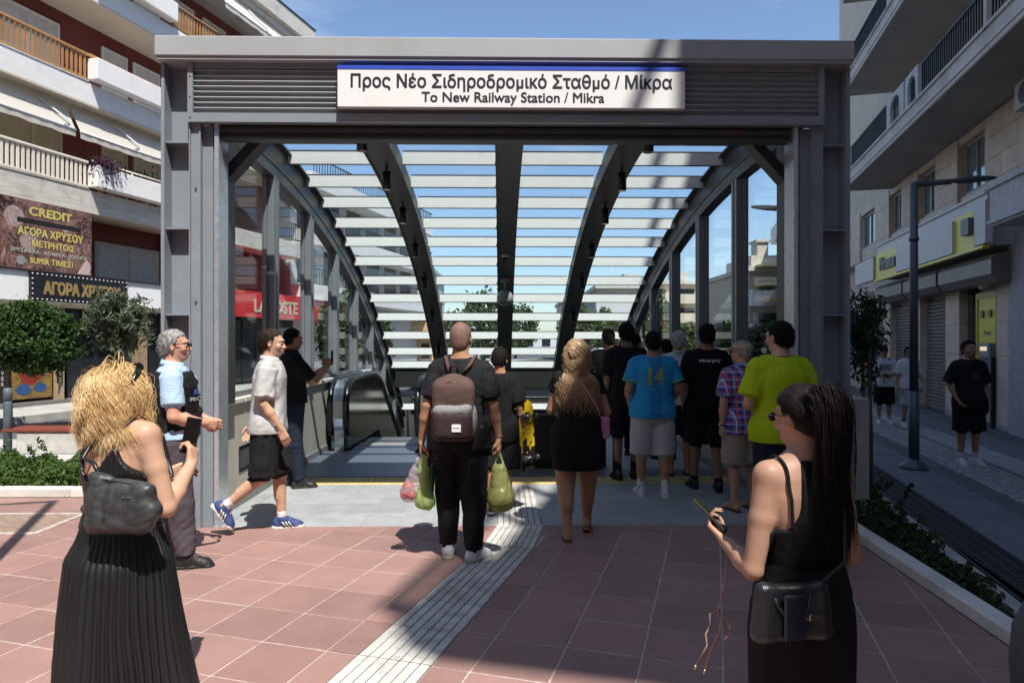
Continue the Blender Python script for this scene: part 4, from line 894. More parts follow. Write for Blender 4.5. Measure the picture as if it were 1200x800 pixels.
for lv, z in enumerate((5.98, 8.72, 11.4, 14.1)):
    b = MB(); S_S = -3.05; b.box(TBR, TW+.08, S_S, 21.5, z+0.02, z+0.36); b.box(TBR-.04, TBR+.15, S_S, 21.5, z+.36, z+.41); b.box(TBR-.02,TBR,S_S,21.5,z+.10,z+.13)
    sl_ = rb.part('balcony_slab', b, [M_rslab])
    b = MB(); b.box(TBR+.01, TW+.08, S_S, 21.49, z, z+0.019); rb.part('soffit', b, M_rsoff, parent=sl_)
    # arched parapet panels
    rails = []
    pan = [(sp(1077,TBR), sp(1062,TBR)), (sp(1060,TBR), sp(1040,TBR)), (20.6, 21.5)]
    if lv: pan = [(a+lv*0.0, c+lv*0.0) for a, c in pan]
    for (a, c) in pan:
        cy = (a+c)/2; wd = min(0.34, (c-a)*0.30); outer = [(a, z+.41), (c, z+.41), (c, z+1.05), (a, z+1.05)]
        b = MB(); x0, x1 = TBR-.02, TBR+.10
        # panel around an arched opening
        n = 10; arch = [(cy+wd*math.cos(math.pi*k/n), z+0.72+0.24*math.sin(math.pi*k/n)) for k in range(n+1)]
        b.box(x0,x1,a,cy-wd,z+.41,z+1.05); b.box(x0,x1,cy+wd,c,z+.41,z+1.05)
        for k in range(n):
            y0, y1 = arch[k+1][0], arch[k][0]; zz = (arch[k][1]+arch[k+1][1])/2; b.box(x0,x1,y0,y1,zz,z+1.05)
        pp = rb.part('parapet_panel', b, mat('white_parapet', (0.56,0.57,0.57), 0.7, var=0.04), parent=sl_)
        b = MB()
        for k in range(5): y = cy-wd+ (k+.5)*2*wd/5; b.box(TBR+.03,TBR+.05,y-.012,y+.012,z+.41,z+.95)
        rb.part('grille', b, M_iron, parent=sl_)
    segs = [(S_S+.1, sp(1157,TBR)-.03), (sp(1155,TBR), sp(1078,TBR)), (sp(1039,TBR), 20.55)]
    bar = MB(); bar.box(-.012,.012,-.014,.014,0,0.55); bme = bar.mesh('baluster', M_iron)
    for (a, c) in segs:
        if lv > 1 and a < 0: continue
        b = MB(); b.box(TBR+.02,TBR+.07,a,c,z+1.0,z+1.04); b.box(TBR+.03,TBR+.06,a,c,z+.43,z+.46); rl = rb.part('railing', b, M_iron)
        k = a+.05 if a > 0 else 5.5
        while k < c: rb.inst('baluster', bme, (TBR+.045, k, z+.46), parent=rl); k += 0.105
    b = MB(); y = sp(1156,TBR); b.box(TBR-.02,TBR+.08,y-.05,y+.05,z+.36,z+1.1); rb.part('rail_post', b, M_rslab)
# windows and stone piers of the first floor
wpx = [(1017,1033),(1053,1065),(1088,1106),(1138,1166)]
wy = [(sp(p1,5.8), sp(p0,5.8)) for p0, p1 in wpx] + [(5.4, 6.6), (3.2, 4.4)]
edges = sorted(wy)
for (a, c) in wy:
    f = MB(); 
    f.box(5.70,5.76,a,c,4.72,4.78); f.box(5.70,5.76,a,c,5.72,5.78); f.box(5.70,5.76,a,a+.05,4.78,5.72); f.box(5.70,5.76,c-.05,c,4.78,5.72); f.box(5.70,5.76,(a+c)/2-.02,(a+c)/2+.02,4.78,5.72)
    wf = rb.part('window', f, mat('grey_window_frame', (0.3,0.31,0.32), .5))
    q = MB(); q.box(5.735,5.748,a+.05,c-.05,4.78,5.72); rb.part('pane', q, mat('window_pane', (0.30,0.38,0.42), 0.06, spec=1.0, metal=.5), parent=wf)
prev_c = 2.9
prs = []
for (a, c) in edges: prs.append((prev_c+.12, a-.12)); prev_c = c
prs.append((prev_c+.12, S_END))
for (a, c) in prs:
    if c - a < .1: continue
    n = max(1, round((c-a)/0.7)); wd = (c-a)/n
    for i in range(n):
        for j in range(4):
            q = MB(); q.bbox(5.58, 5.74, a+i*wd+.003, a+(i+1)*wd-.003, 4.28+j*0.42+.003, 4.28+(j+1)*0.42-.003, .004); rb.part('stone_panel', q, M_clad)
for (a, c) in wy:
    q = MB(); q.bbox(5.64, 5.745, a-.118, c+.118, 4.30, 4.70, .004); rb.part('stone_panel', q, M_clad)
    q = MB(); q.bbox(5.61, 5.745, a-.118, c+.118, 5.80, 5.965, .004); rb.part('lintel', q, M_clad)
# ground floor piers
for (p0, p1) in ((1190,1169),(1125,1109),(1079,1068),(1044,1036),(1013,1004)):
    a, c = sp(p0,TW), sp(p1,TW)
    for j in range(5):
        q = MB(); q.bbox(TW-.02, TW+.27, a+.003, c-.003, 0.10+j*0.64+.003, 0.10+(j+1)*0.64-.003, .004); rb.part('stone_panel', q, M_clad)
    q = MB(); q.box(TW-.03, TW+.27, a, c, 0, 0.10); rb.part('plinth', q, M_concrete)
# pilaster and white wall of the neighbouring shop toward the camera
b = MB(); b.box(TW-.12, 5.94, sp(1240,TW), sp(1191,TW), 0, 3.6); b.box(TW-.0,5.94,2.0,sp(1243,TW),0,3.6); rb.part('pilaster', b, mat('pale_blue_plaster', (0.42,0.43,0.46), .7))
b = MB(); b.box(4.90, 5.9, -2, sp(1160,4.9), 3.56, 4.24); b.box(4.86,4.9,-2,sp(1160,4.9)+.02,3.60,3.66); b.box(4.86,4.9,-2,sp(1160,4.9)+.02,4.18,4.26); rb.part('canopy', b, mat('white_canopy', (0.52,0.53,0.55), .6, dirt=.15))
# roller shutters
slm = {}
def shutter(p0, p1, ztop=2.55):
    a, c = sp(p1, TW+.15), sp(p0, TW+.15); k = 0
    f = MB(); f.box(TW+.17, TW+.2, a, c, 0, ztop); sh = rb.part('roller_shutter', f, M_rsh)
    q = MB(); q.prism([(0,0),(-.035,0.02),(-.035,0.06),(0,0.082)], -(c-a)/2, (c-a)/2, 1) if False else q.add([(0,-(c-a)/2,0),(-.035,-(c-a)/2,.02),(-.035,-(c-a)/2,.06),(0,-(c-a)/2,.082),(0,(c-a)/2,0),(-.035,(c-a)/2,.02),(-.035,(c-a)/2,.06),(0,(c-a)/2,.082)], [(0,4,5,1)[::-1],(1,5,6,2)[::-1],(2,6,7,3)[::-1],(0,1,2,3)[::-1],(4,5,6,7)])
    me = q.mesh('slat', M_rsh); z = 0.03
    while z < ztop: rb.inst('slat', me, (TW+.17, (a+c)/2, z), parent=sh); z += 0.086
shutter(1109, 1079.5); shutter(1067, 1045); shutter(1035, 1014)
shutter(1200, 1192, 2.5) if False else None
for (p0, p1) in ((1166,1103),(1100,1061),(1059,1028)):    # shutter boxes
    a, c = sp(p0,5.3), sp(p1,5.3); b = MB(); prof = [(5.65,3.22),(5.30,3.22),(5.24,3.12),(5.24,2.86),(5.34,2.72),(5.65,2.72)]
    vs = [(t,a,z) for t,z in prof]+[(t,c,z) for t,z in prof]; n = 6
    b.add(vs, [tuple(range(n)), tuple(range(n,2*n))[::-1]]+[(i,(i+1)%n,n+(i+1)%n,n+i)[::-1] for i in range(n)]); rb.part('shutter_box', b, M_rsh)
# bank fascia
bf = Thing('bank_sign', 'grey and yellow bank fascia with Piraeus lettering above the shutters', 'sign', STR, (5.2, 12, 3.3))
b = MB(); b.box(5.15,5.7,sp(1157,5.15),21,3.36,4.28); b.box(5.11,5.7,sp(1157,5.15),21,4.28,4.33); bf.part('band', b, M_bank)
b = MB(); b.box(5.04,5.15,sp(1156,5.1),21,3.30,3.35); bf.part('yellow_edge', b, M_byel)
for (p0, p1, dz) in ((1117,1051,0),(1024,1003,0)):
    b = MB(); b.box(5.03,5.149,sp(p0,5.05),sp(p1,5.05),3.37,4.0); bf.part('cover_panel', b, M_bank)
b = MB(); b.box(5.03,5.149,sp(1156,5.05),sp(1143,5.05),3.37,4.12); bf.part('cover_panel', b, M_bank)
for (p0, p1) in ((1141,1119),(1050,1026)):
    b = MB(); b.box(5.08,5.148,sp(p0,5.08),sp(p1,5.08),3.36,4.05); bf.part('yellow_panel', b, M_byel)
b = MB(); a, c = sp(1136,5.0), sp(1127,5.0); b.box(4.98,5.07,a,c,3.62,3.92); bf.part('square_emblem', b, mat('emblem_grey', (0.17,0.17,0.15), .5))
bf.inst('lettering', text_mesh('Piraeus', 0.3, MATS['emblem_grey'], 0.02, 0.006, width=(sp(1028,5.0)-sp(1047,5.0))*0.92, height=0.36), (5.05, (sp(1028,5.0)+sp(1047,5.0))/2, 3.55), (0,0,R(-90)))
# yellow cash machine bay and dark door
dr_ = MB(); dr_.box(TW+.15,TW+.25,sp(1143,TW+.2),sp(1127,TW+.2),0.1,2.75); rb.part('door', dr_, mat('dark_door', (0.05,0.055,0.06), .15, spec=.8))
am = Thing('cash_machine', 'yellow bank cash machine bay beside the dark door', 'cash machine', STR, (TW+.1, sp(1156,TW), 0))
a, c = sp(1168,TW+.03), sp(1144,TW+.03)
b = MB(); b.box(TW+.04,TW+.2,a,c,0.35,2.62); am.part('surround', b, M_byel)
b = MB(); b.box(TW+.02,TW+.04,a,a+.05,0.35,2.62); b.box(TW+.02,TW+.04,c-.08,c,0.35,2.62); b.box(TW+.02,TW+.04,a+.05,c-.08,2.5,2.62); am.part('frame', b, mat('bank_yellow_dark', (0.45,0.40,0.03), .4))
for q0 in (.3,.68): b = MB(); y = a+(c-a)*q0; b.box(TW+.01,TW+.04,y-.06,y+.06,2.12,2.26); am.part('spot_box', b, MATS['emblem_grey'])
b = MB(); b.bbox(TW-.08,TW+.04,a+.05,a+.05+(c-a)*.5,0.55,1.62,.02); p = am.part('terminal', b, mat('terminal_grey', (0.28,0.30,0.33), .4)); y0 = a+.1; y1 = a+(c-a)*.5-.02
b = MB(); b.box(TW-.09,TW-.081,y0,y1,0.9,1.35); am.part('recess', b, mat('recess_dark', (0.05,0.06,0.08), .3), parent=p)
b = MB(); b.box(TW-.092,TW-.082,y0+.05,y1-.02,1.47,1.55); am.part('lit_slot', b, emis('slot_glow', (0.95,0.75,0.55), 0.5), parent=p)
am.inst('lettering', text_mesh('Piraeus', 0.1, MATS['emblem_grey'], 0.002, 0.001, width=(c-a)*.35, height=.09), (TW+.037, (a+c)/2-.05, 1.78), (0,0,R(-90)))
b = MB(); b.box(TW-.1,TW-.02,a-.1,a-.04,0,1.35); single('door_post', b, M_iron, 'slim black post at the edge of the yellow cash machine', 'post', STR, (TW-.06,a-.07,0))
cm = Thing('security_camera', 'white security camera on the stone pier above the yellow bay', 'camera', STR, (TW-.02, a-.15, 2.6)); y = sp(1170,TW)
b = MB(); b.box(TW-.16,TW-.02,y-.04,y+.04,2.82,2.92); cm.part('bracket', b, M_frame); b = MB(); b.tube([(TW-.1,y,2.80),(TW-.2,y+.25,2.68)], 0.05, 10); cm.part('body', b, M_frame)
ac = Thing('air_conditioner', 'beige air conditioner hanging under the balcony of the right building', 'air conditioner', STR, (5.4, sp(1204,5.2), 5.3))
b = MB(); y = sp(1206,5.2); b.bbox(5.13,5.50,y-.35,y+.35,5.35,5.80,.02); ac.part('case', b, mat('ac_beige', (0.45,0.42,0.36), .5)); b = MB(); b.cyl((y,5.57),0.17,5.115,5.13,16,axis=0); ac.part('fan_grille', b, M_iron)
# ---------------------------------------------------------------- street lamps
def lamp(x, y, z0, label, ang=R(-2), arm=0.95, h=3.66):
    T_ = Thing('street_lamp', label, 'street lamp', ang, (0,0,0) if False else (*unfr(ang, x, y), z0), 'dark street lamps')
    bx, by = unfr(ang, x, y)
    m_ = mat('lamp_paint', (0.11,0.125,0.145), .45, .3)
    b = MB(); b.lathe([(0.17,0),(0.17,0.02),(0.15,0.05),(0.10,0.09),(0.065,0.13)], (bx,by,z0), 16); T_.part('base', b, m_)
    b = MB(); b.tube([(bx,by,z0+.1),(bx,by,z0+1.0)], 0.062, 12); b.tube([(bx,by,z0+1.0),(bx,by,z0+h)], [0.052,0.045], 12); b.tube([(bx,by,z0+h*.8),(bx,by,z0+h*.8+.05)], .058, 12); T_.part('pole', b, m_)
    b = MB(); b.tube([(bx-.03,by,z0+h),(bx+.05,by,z0+h+.0),(bx+arm*.45,by,z0+h+.03),(bx+arm*.5,by,z0+h+.035)], [.045,.04,.036,.036], 10); T_.part('arm', b, m_)
    b = MB(); n = 10; 
    prof = [(0,.03,.02),(.06,.05,.035),(.15,.09,.045),(.32,.11,.042),(.5,.08,.03),(.58,.03,.012)]
    vs = []; 
    for px_, wy_, wz_ in prof:
        for k in range(10): t = 2*math.pi*k/10; vs.append((bx+arm*.5+px_, by+wy_*math.cos(t), z0+h+.045+px_*.06+wz_*math.sin(t)))
    fs = [(i*10+k,i*10+(k+1)%10,(i+1)*10+(k+1)%10,(i+1)*10+k) for i in range(5) for k in range(10)]+[tuple(range(10))[::-1],tuple(range(50,60))]
    b.add(vs, fs, 0, True); T_.part('head', b, m_)
P = gpt(1071, 550); lamp(P.x, P.y, 0.015, 'dark grey street lamp on the shaded pavement in front of the roller shutters', R(0))
lamp(5.2, 11.9, 0.015, 'street lamp whose head shows through the right station glass', R(180), 0.9, 3.9)
lamp(-3.3, 3.75, 0.0, 'street lamp left of the camera casting a bar of shadow on the red tiles', R(200), 0.9, 6.0)
# ---------------------------------------------------------------- far buildings
def far_building(label, px0, px1, ytop, Z, wall, bands=None, nf=3, depth=9, win=True, yb=None, group=None, cat='building', band_col=None, roofbits=True):
    x0, x1 = (px0-600)/FOC*Z, (px1-600)/FOC*Z; H = H_EYE+(400-ytop)/FOC*Z
    T_ = Thing('far_building', label, cat, 0, ((x0+x1)/2, Z, 0)); b = MB(); b.box(x0,x1,Z,Z+depth,0,H); T_.part('wall', b, wall)
    fh = H/nf; nw = max(2, round((x1-x0)/2.6))
    wq = MB(); ww = (x1-x0)/nw*0.5; wq.box(-ww/2,ww/2,-.02,0.0,0,fh*.45); wq.box(-ww/2-.06,ww/2+.06,-.05,0.0,-.08,0,1); wme_ = wq.mesh('window', [M_darkwin, M_frame])
    for f in range(nf):
        for k in range(nw): T_.inst('window', wme_, (x0+(k+.5)*(x1-x0)/nw, Z-.005, f*fh+fh*.3))
        if bands is not None and f: 
            b = MB(); b.box(x0-.2,x1+.2,Z-1.1,Z-.06,f*fh-.1,f*fh+.75); T_.part('balcony', b, bands)
    b = MB(); b.box(x0-.2,x1+.2,Z-.4,Z+depth,H,H+.25); 
    if roofbits: b.box(x0+(x1-x0)*.55,x0+(x1-x0)*.8,Z+1,Z+3,H+.25,H+1.2); b.tube([(x0+(x1-x0)*.3,Z+1,H),(x0+(x1-x0)*.3,Z+1,H+2)],.05,6)
    T_.part('roof', b, M_stain); return T_
M_pale = mat('far_white', (0.66,0.66,0.66), .8, var=.05); M_tan = mat('far_tan', (0.58,0.40,0.22), .8, var=.05); M_cr = mat('far_cream', (0.62,0.54,0.40), .8, var=.05); M_gy = mat('far_grey', (0.30,0.30,0.30), .8, var=.1)
far_building('white low building with dark windows seen between the roof fins left of the bald man', 415, 505, 318, 46, M_pale, M_pale, 3)
far_building('small ochre house front seen through the fins left of centre', 470, 508, 352, 41, M_tan, M_tan, 2, 5)
far_building('small white house behind the trees in the middle distance', 548, 578, 385, 70, M_pale, None, 1, 6)
far_building('beige house with dark eaves just right of the centre rib', 660, 698, 355, 60, M_cr, M_gy, 2)
far_building('grey slatted flat-roofed building right of centre', 700, 762, 338, 50, mat('far_taupe', (0.40,0.37,0.33), .8), M_pale, 3)
far_building('cream apartment block seen through the right side glass', 755, 822, 333, 62, M_cr, M_cr, 4)
far_building('tall white block with a grid of windows seen through the right side glass', 836, 880, 343, 92, M_pale, None, 5)
far_building('narrow white block standing left of the window grid tower', 822, 842, 336, 88, M_pale, M_pale, 5)
T_ = far_building('apartment block with ochre awnings and a rooftop chimney in the right-most pane', 878, 968, 318, 38, M_cr, M_pale, 3)
b = MB(); Zc = 38
def q_(px): return (px-600)/FOC*Zc
zt = lambda y: H_EYE+(400-y)/FOC*Zc
b.box(q_(884),q_(960),Zc+.5,Zc+5,zt(318)+.25,zt(298)); b.box(q_(892),q_(905),Zc+.6,Zc+1.6,zt(300),zt(282)); b.box(q_(890),q_(907),Zc+.5,Zc+1.7,zt(282),zt(279)); T_.part('penthouse', b, mat('pent_cream', (0.62,0.56,0.48), .8))
for y in (312, 334, 352):
    b = MB(); b.box(q_(882),q_(966),Zc-1.6,Zc-.3,zt(y+3),zt(y)); T_.part('awning_band', b, mat('ochre_awning', (0.55,0.38,0.14), .8))
far_building('row of low white houses at the end of the street', 570, 690, 392, 110, M_pale, None, 1, 8, roofbits=False)
T2 = Thing('corner_building', 'far balcony building at the end of the shaded right-hand street', 'building', STR, (5.8, 32, 0))
b = MB(); b.box(5.8, 16, 29.2, 44, 0, 9.6); T2.part('wall', b, M_rwall)
for z in (2.9,5.2,7.5):
    b = MB(); b.box(4.9,5.8,29.2,44,z,z+.9); T2.part('balcony', b, M_pale)
    for k in range(5):
        q = MB(); q.box(5.77,5.80,30.2+k*2.8,31.8+k*2.8,z-1.3,z-.2); T2.part('window', q, M_darkwin)
# unseen street blocks added behind the camera to cut down the skylight
M_pale0 = mat('cream_facade', (0.42,0.39,0.35), .8, var=.05)
bb_ = Thing('skylight_block', 'unseen apartment block added behind the camera to hold back skylight', 'building', 0, (0,-15,0)); b = MB(); b.box(-30,24,-30,-15,0,23); bb_.part('wall', b, M_pale0)
for k in range(6): b = MB(); b.box(-30,24,-15,-14,3+k*3,3.9+k*3); bb_.part('balcony_band', b, M_rslab)
bc_ = Thing('skylight_side_block', 'unseen apartment block added on the left behind the camera to hold back skylight', 'building', STR, (-16,-10,0)); b = MB(); b.box(-28,-15.5,-20,4.6,0,16); bc_.part('wall', b, M_pale0)
for k in range(5): b = MB(); b.box(-15.5,-14.4,-20,4.6,2.2+k*2.73,3.2+k*2.73); bc_.part('balcony_band', b, M_whiteb)
bd_ = Thing('skylight_side_block', 'unseen apartment block added on the right behind the camera to hold back skylight', 'building', STR, (7,-18,0)); b = MB(); b.box(6,18,-14,-6.5,0,13); bd_.part('wall', b, M_rwall)
# far wooded hills beyond the town
hl = MB(); n = 60; vs = []
for k in range(n+1):
    x = -1300+2600*k/n; hgt = 34+22*math.sin(k*.35)+12*math.sin(k*1.1+1)+5*math.sin(k*2.7)
    vs += [(x,1150,-1),(x,1180,hgt)]
hl.add(vs, [(2*k,2*k+2,2*k+3,2*k+1) for k in range(n)], 0, True)
structure('hills', hl, mat('hill_haze_blue', (0.16,0.22,0.30), .95, var=.1, scale=.01))  # distance haze is painted into the bluish hill colour
# ================================================================ VEGETATION
def leafmat(name, col, col2, trans=0.25):
    m = mat(name, col, 0.5, var=0.2, scale=3.5, col2=col2, spec=0.35); n = m.node_tree; l = n.links.new; P = n.nodes['Principled BSDF']; o = n.nodes['Material Output']
    t = n.nodes.new('ShaderNodeBsdfTranslucent'); x = n.nodes.new('ShaderNodeMixShader'); x.inputs[0].default_value = trans
    l(P.inputs['Base Color'].links[0].from_socket, t.inputs[0]); l(P.outputs[0], x.inputs[1]); l(t.outputs[0], x.inputs[2]); l(x.outputs[0], o.inputs[0]); return m
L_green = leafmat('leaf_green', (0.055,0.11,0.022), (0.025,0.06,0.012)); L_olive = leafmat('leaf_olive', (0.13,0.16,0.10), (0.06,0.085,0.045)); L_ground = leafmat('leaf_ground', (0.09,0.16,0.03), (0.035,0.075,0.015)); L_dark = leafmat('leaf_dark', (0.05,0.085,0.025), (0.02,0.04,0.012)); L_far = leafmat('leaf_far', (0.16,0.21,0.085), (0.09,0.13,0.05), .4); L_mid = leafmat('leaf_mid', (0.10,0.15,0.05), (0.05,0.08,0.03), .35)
M_bark = mat('bark', (0.16,0.12,0.085), .9, var=.25, scale=14, bump=.6, bscale=40, stretch=(3,3,.6))
def limb_tree(label, x, y, h_tr, crown_c, crown_r, nleaf, lsize, lm, kind='ball', group=None, name='tree', tr=0.035, lean=(0,0), zbase=0):
    T_ = Thing(name, label, 'tree', 0, (x,y,zbase), group); top = Vector((x+lean[0], y+lean[1], zbase+h_tr))
    b = MB(); b.tube([(x,y,zbase),(x+lean[0]*.3+.01,y,zbase+h_tr*.35),(x+lean[0]*.7-.01,y+lean[1]*.5,zbase+h_tr*.7),top], [tr*1.25,tr,tr*.9,tr*.8], 8)
    tips = []; cc = Vector(crown_c)
    for k in range(11):
        d = Vector((random.gauss(0,1),random.gauss(0,1),random.gauss(.2,.8))).normalized(); e_ = cc + Vector((d.x*crown_r[0],d.y*crown_r[1],d.z*crown_r[2]))*.8; mid = top.lerp(e_,.5)+Vector((0,0,.08*crown_r[2])); b.tube([top-Vector((0,0,.02*k)),mid,e_],[tr*.5,tr*.3,tr*.1],5); tips.append(e_)
    T_.part('trunk', b, M_bark)
    if kind == 'ball':
        nc = 110; cl = []; d = rng.normal(size=(nc,3)); d /= np.linalg.norm(d,axis=1)[:,None]; rr = rng.uniform(.55,1.0,size=(nc,1))**.6; cl = d*rr*crown_r*(1+.10*np.sin(d[:,:1]*5+d[:,2:]*7))
        per = nleaf//nc; pts = np.repeat(cl,per,0)+rng.normal(size=(nc*per,3))*np.array(crown_r)*.13
    else:   # loose sprays along drooping twigs
        pts = []
        for k in range(90):
            d = rng.normal(size=3); d /= np.linalg.norm(d); st_ = np.array(d)*np.array(crown_r)*rng.uniform(.1,.5); en = np.array(d)*np.array(crown_r)*rng.uniform(.75,1.15)+[0,0,-.05]
            m = nleaf//90; f = rng.random((m,1)); pts.append(st_+(en-st_)*f+rng.normal(size=(m,3))*0.035)
        pts = np.concatenate(pts)
    off_ = np.array(crown_c)-np.array([x,y,zbase]); leaf_cloud('crown', pts+off_, lsize, lm, T_.e, elong=(1.9 if kind=='ball' else 3.6)); return T_
def near(px,py,Z): return ((px-600)/FOC*Z, Z, H_EYE+(400-py)/FOC*Z)
# clipped round tree and olive on the left
c = near(35,396,12.4); limb_tree('round clipped dark green tree at the left edge of the plaza', c[0]-.38, 12.4, 1.45, c, (.72,.68,.60), 13000, .05, L_green, tr=.05)
c = near(138,372,10.2); limb_tree('sparse silvery olive tree in front of the gold shop', near(141,500,10.2)[0], 10.2, 1.8, c, (.50,.42,.50), 2600, .032, L_olive, 'loose', tr=.035)
# young olive trees in the right bed
c = near(1013,405,7.3); limb_tree('thin young olive tree growing in the flower bed beside the end pier', near(1020,600,7.2)[0], 7.2, 1.75, (c[0],c[1],c[2]+.15), (.24,.25,.62), 900, .028, L_dark, 'loose', tr=.02)
c = near(1008,380,13); limb_tree('second young olive tree further along the right flower bed', near(1011,500,13)[0], 13, 1.9, c, (.4,.4,.8), 900, .04, L_dark, 'loose', tr=.03)
# far trees beyond the station
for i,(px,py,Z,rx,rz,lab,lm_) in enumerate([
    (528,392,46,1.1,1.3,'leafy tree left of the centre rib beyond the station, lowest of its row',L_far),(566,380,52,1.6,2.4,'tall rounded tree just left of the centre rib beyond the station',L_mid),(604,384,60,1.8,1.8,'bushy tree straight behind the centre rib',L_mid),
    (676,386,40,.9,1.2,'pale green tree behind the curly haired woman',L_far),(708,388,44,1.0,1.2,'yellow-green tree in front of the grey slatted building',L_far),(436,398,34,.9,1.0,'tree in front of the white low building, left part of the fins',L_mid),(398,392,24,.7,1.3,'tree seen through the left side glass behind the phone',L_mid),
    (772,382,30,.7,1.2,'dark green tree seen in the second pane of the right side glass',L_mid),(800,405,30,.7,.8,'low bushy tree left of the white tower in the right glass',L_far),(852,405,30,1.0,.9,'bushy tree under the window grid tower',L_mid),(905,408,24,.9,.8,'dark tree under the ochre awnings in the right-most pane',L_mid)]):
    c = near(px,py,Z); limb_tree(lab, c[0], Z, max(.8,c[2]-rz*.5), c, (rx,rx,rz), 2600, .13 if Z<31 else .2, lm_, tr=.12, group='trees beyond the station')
def shrub(x0,x1,y0,y1,n,hgt,lm_,name,ang=0,size=.04,mask=None,ztop=None,spray=40):
    xs = rng.uniform(x0,x1,n); ys = rng.uniform(y0,y1,n)
    if mask is not None: k = mask(xs,ys); xs, ys = xs[k], ys[k]
    bumpy = hgt*(.55+.3*np.sin(xs*5.1+ys*2.2)*np.cos(ys*4.3-xs*1.7)+.15*np.sin(xs*13+ys*9)); zs = np.abs(rng.random(len(xs)))**.5*np.clip(bumpy,.04,None)
    P = np.stack([xs,ys,zs],1); ex = []
    for k in range(spray):
        i = rng.integers(len(xs)); d = rng.normal(size=3)*[.5,.5,.3]+[0,0,1]; d /= np.linalg.norm(d); f = rng.random((26,1)); ex.append(P[i]+d*f*hgt*1.1+rng.normal(size=(26,3))*.012)
    P = np.concatenate([P]+ex) if ex else P
    o = leaf_cloud(name, P, size, lm_, None, (0,0,0), elong=2.0, rot=(0,0,ang)); return o
o = shrub(-9.0,-3.35,7.38,8.9,42000,.34,L_ground,'ground_cover',size=.030); tag(o,'low green ground cover planted behind the kerb on the left','plants',kind='stuff')
sb = MB(); sb.add([(-9.2,7.3,.01),(-3.1,7.3,.01),(-3.1,9.0,.01),(-9.2,9.0,.01)],[(0,1,2,3)]); structure('flower_bed_soil', sb, M_soil)
kb = Thing('kerb', 'pale stone kerb between the red tiles and the left flower bed', 'kerb', 0, (-6,7.25,0))
kq = MB(); kq.bbox(-.39,.39,-.07,.07,0,.10,.012); kme = kq.mesh('kerb_stone', M_coping)
for k in range(8): kb.inst('kerb_stone', kme, (-3.5-.785*k, 7.28, 0))
kq = MB(); kq.bbox(-.39,.39,-.05,.05,0,.06,.01); kme2 = kq.mesh('kerb_stone', M_concrete)
for k in range(8): kb.inst('kerb_stone', kme2, (-3.5-.785*k, 8.98, 0))
# right bed: between the pale kerb and the drain
dxy = (kB-kA); dk = dxy.normalized(); nk = Vector((-dk.y, dk.x, 0)); nk = nk if nk.x > 0 else -nk
rk = Thing('kerb', 'long pale kerb along the red tiles on the right, beside the dark flower bed', 'kerb', 0, (*kA.xy, 0))
angk = math.atan2(dk.y, dk.x)
kq = MB(); kq.bbox(-.495,.495,-.065,.065,-.01,.085,.012); kme = kq.mesh('kerb_stone', M_coping)
Lk = dxy.length
for k in range(7):
    p = kA + dk*(k*1.0-0.35) + nk*.07; rk.inst('kerb_stone', kme, (p.x,p.y,0), (0,0,angk)) if p.y > 1.2 else None
dn = fr(STR, t_dr-.22, 0)-fr(STR,0,0)
def bedmask(xs, ys):
    tS = xs*math.cos(STR)+ys*math.sin(STR); k_ = (xs-kA.x)*nk.x+(ys-kA.y)*nk.y
    return (k_ > .17) & (tS < t_dr-.34) 
o = shrub(1.5,4.6,1.6,9.2,42000,.26,L_dark,'ground_cover',0,.030,bedmask); tag(o,'dark leafy ground cover in the shaded flower bed on the right','plants',kind='stuff')
pA = fr(STR,t_dr-.3,1.2); pB = fr(STR,t_dr-.3,9.5)
sb = MB(); q0_, q1_ = kA+dk*4.5+nk*.1, kA-dk*.2+nk*.1
sb.add([(q0_.x,q0_.y,.02),(pA.x,pA.y,.02),(pB.x,pB.y,.02),(3.2,9.5,.02),(q1_.x,q1_.y,.02)],[(0,1,2,3,4)]); structure('right_bed_soil', sb, M_soil)
ek = MB()
for k in range(9): ek.bbox(t_dr-.34,t_dr-.23,1.2+k*1.0,2.19+k*1.0,-.01,.05,.01)
single('bed_edging', ek, M_concrete, 'low concrete edging between the dark flower bed and the slotted drain', 'edging', STR, (t_dr-.28,5,0))['kind'] = 'structure'
# bench, bollards, manhole, round stone
bn = Thing('bench', 'concrete bench with red-brown wooden slats on the left plaza', 'bench', 0, (-6.7,10.0,0)); bx = near(78,500,10.4)[0]
b = MB(); b.bbox(bx-.45,bx+.9,9.95,10.4,0.0,.33,.02); bn.part('base', b, mat('bench_concrete',(0.5,0.49,0.46),.8))
for k in range(4): b = MB(); b.bbox(bx-.65,bx+1.0,9.93+k*.125,10.04+k*.125,.332,.375,.008); bn.part('slat', b, mat('bench_wood',(0.20,0.05,0.03),.5,var=.2,scale=8,stretch=(.5,5,5),obj_var=.1))
def bollard(px, Z, lab, h_=.9):
    x = near(px,400,Z)[0]; T_ = Thing('bollard', lab, 'bollard', 0, (x,Z,0), 'blue-grey bollards on the left plaza'); m_ = mat('bollard_paint',(0.10,0.13,0.16),.5)
    b = MB(); b.lathe([(.055,0),(.055,h_-.22),(.05,h_-.2)],(x,Z,0),12); T_.part('post',b,m_); b = MB(); b.lathe([(.045,h_-.2),(.045,h_-.17),(.055,h_-.165),(.055,h_-.01),(.04,h_)],(x,Z,0),12); T_.part('cap',b,m_)
bollard(9, 10.0, 'blue-grey bollard in front of the round clipped tree', .97)
mh = Thing('manhole_cover', 'square paved manhole cover with pale frame in the red tiles at far left', 'manhole cover', 0, (-4.6,6.25,0)); c0 = gpt(20,613); 
b = MB(); sz=.42
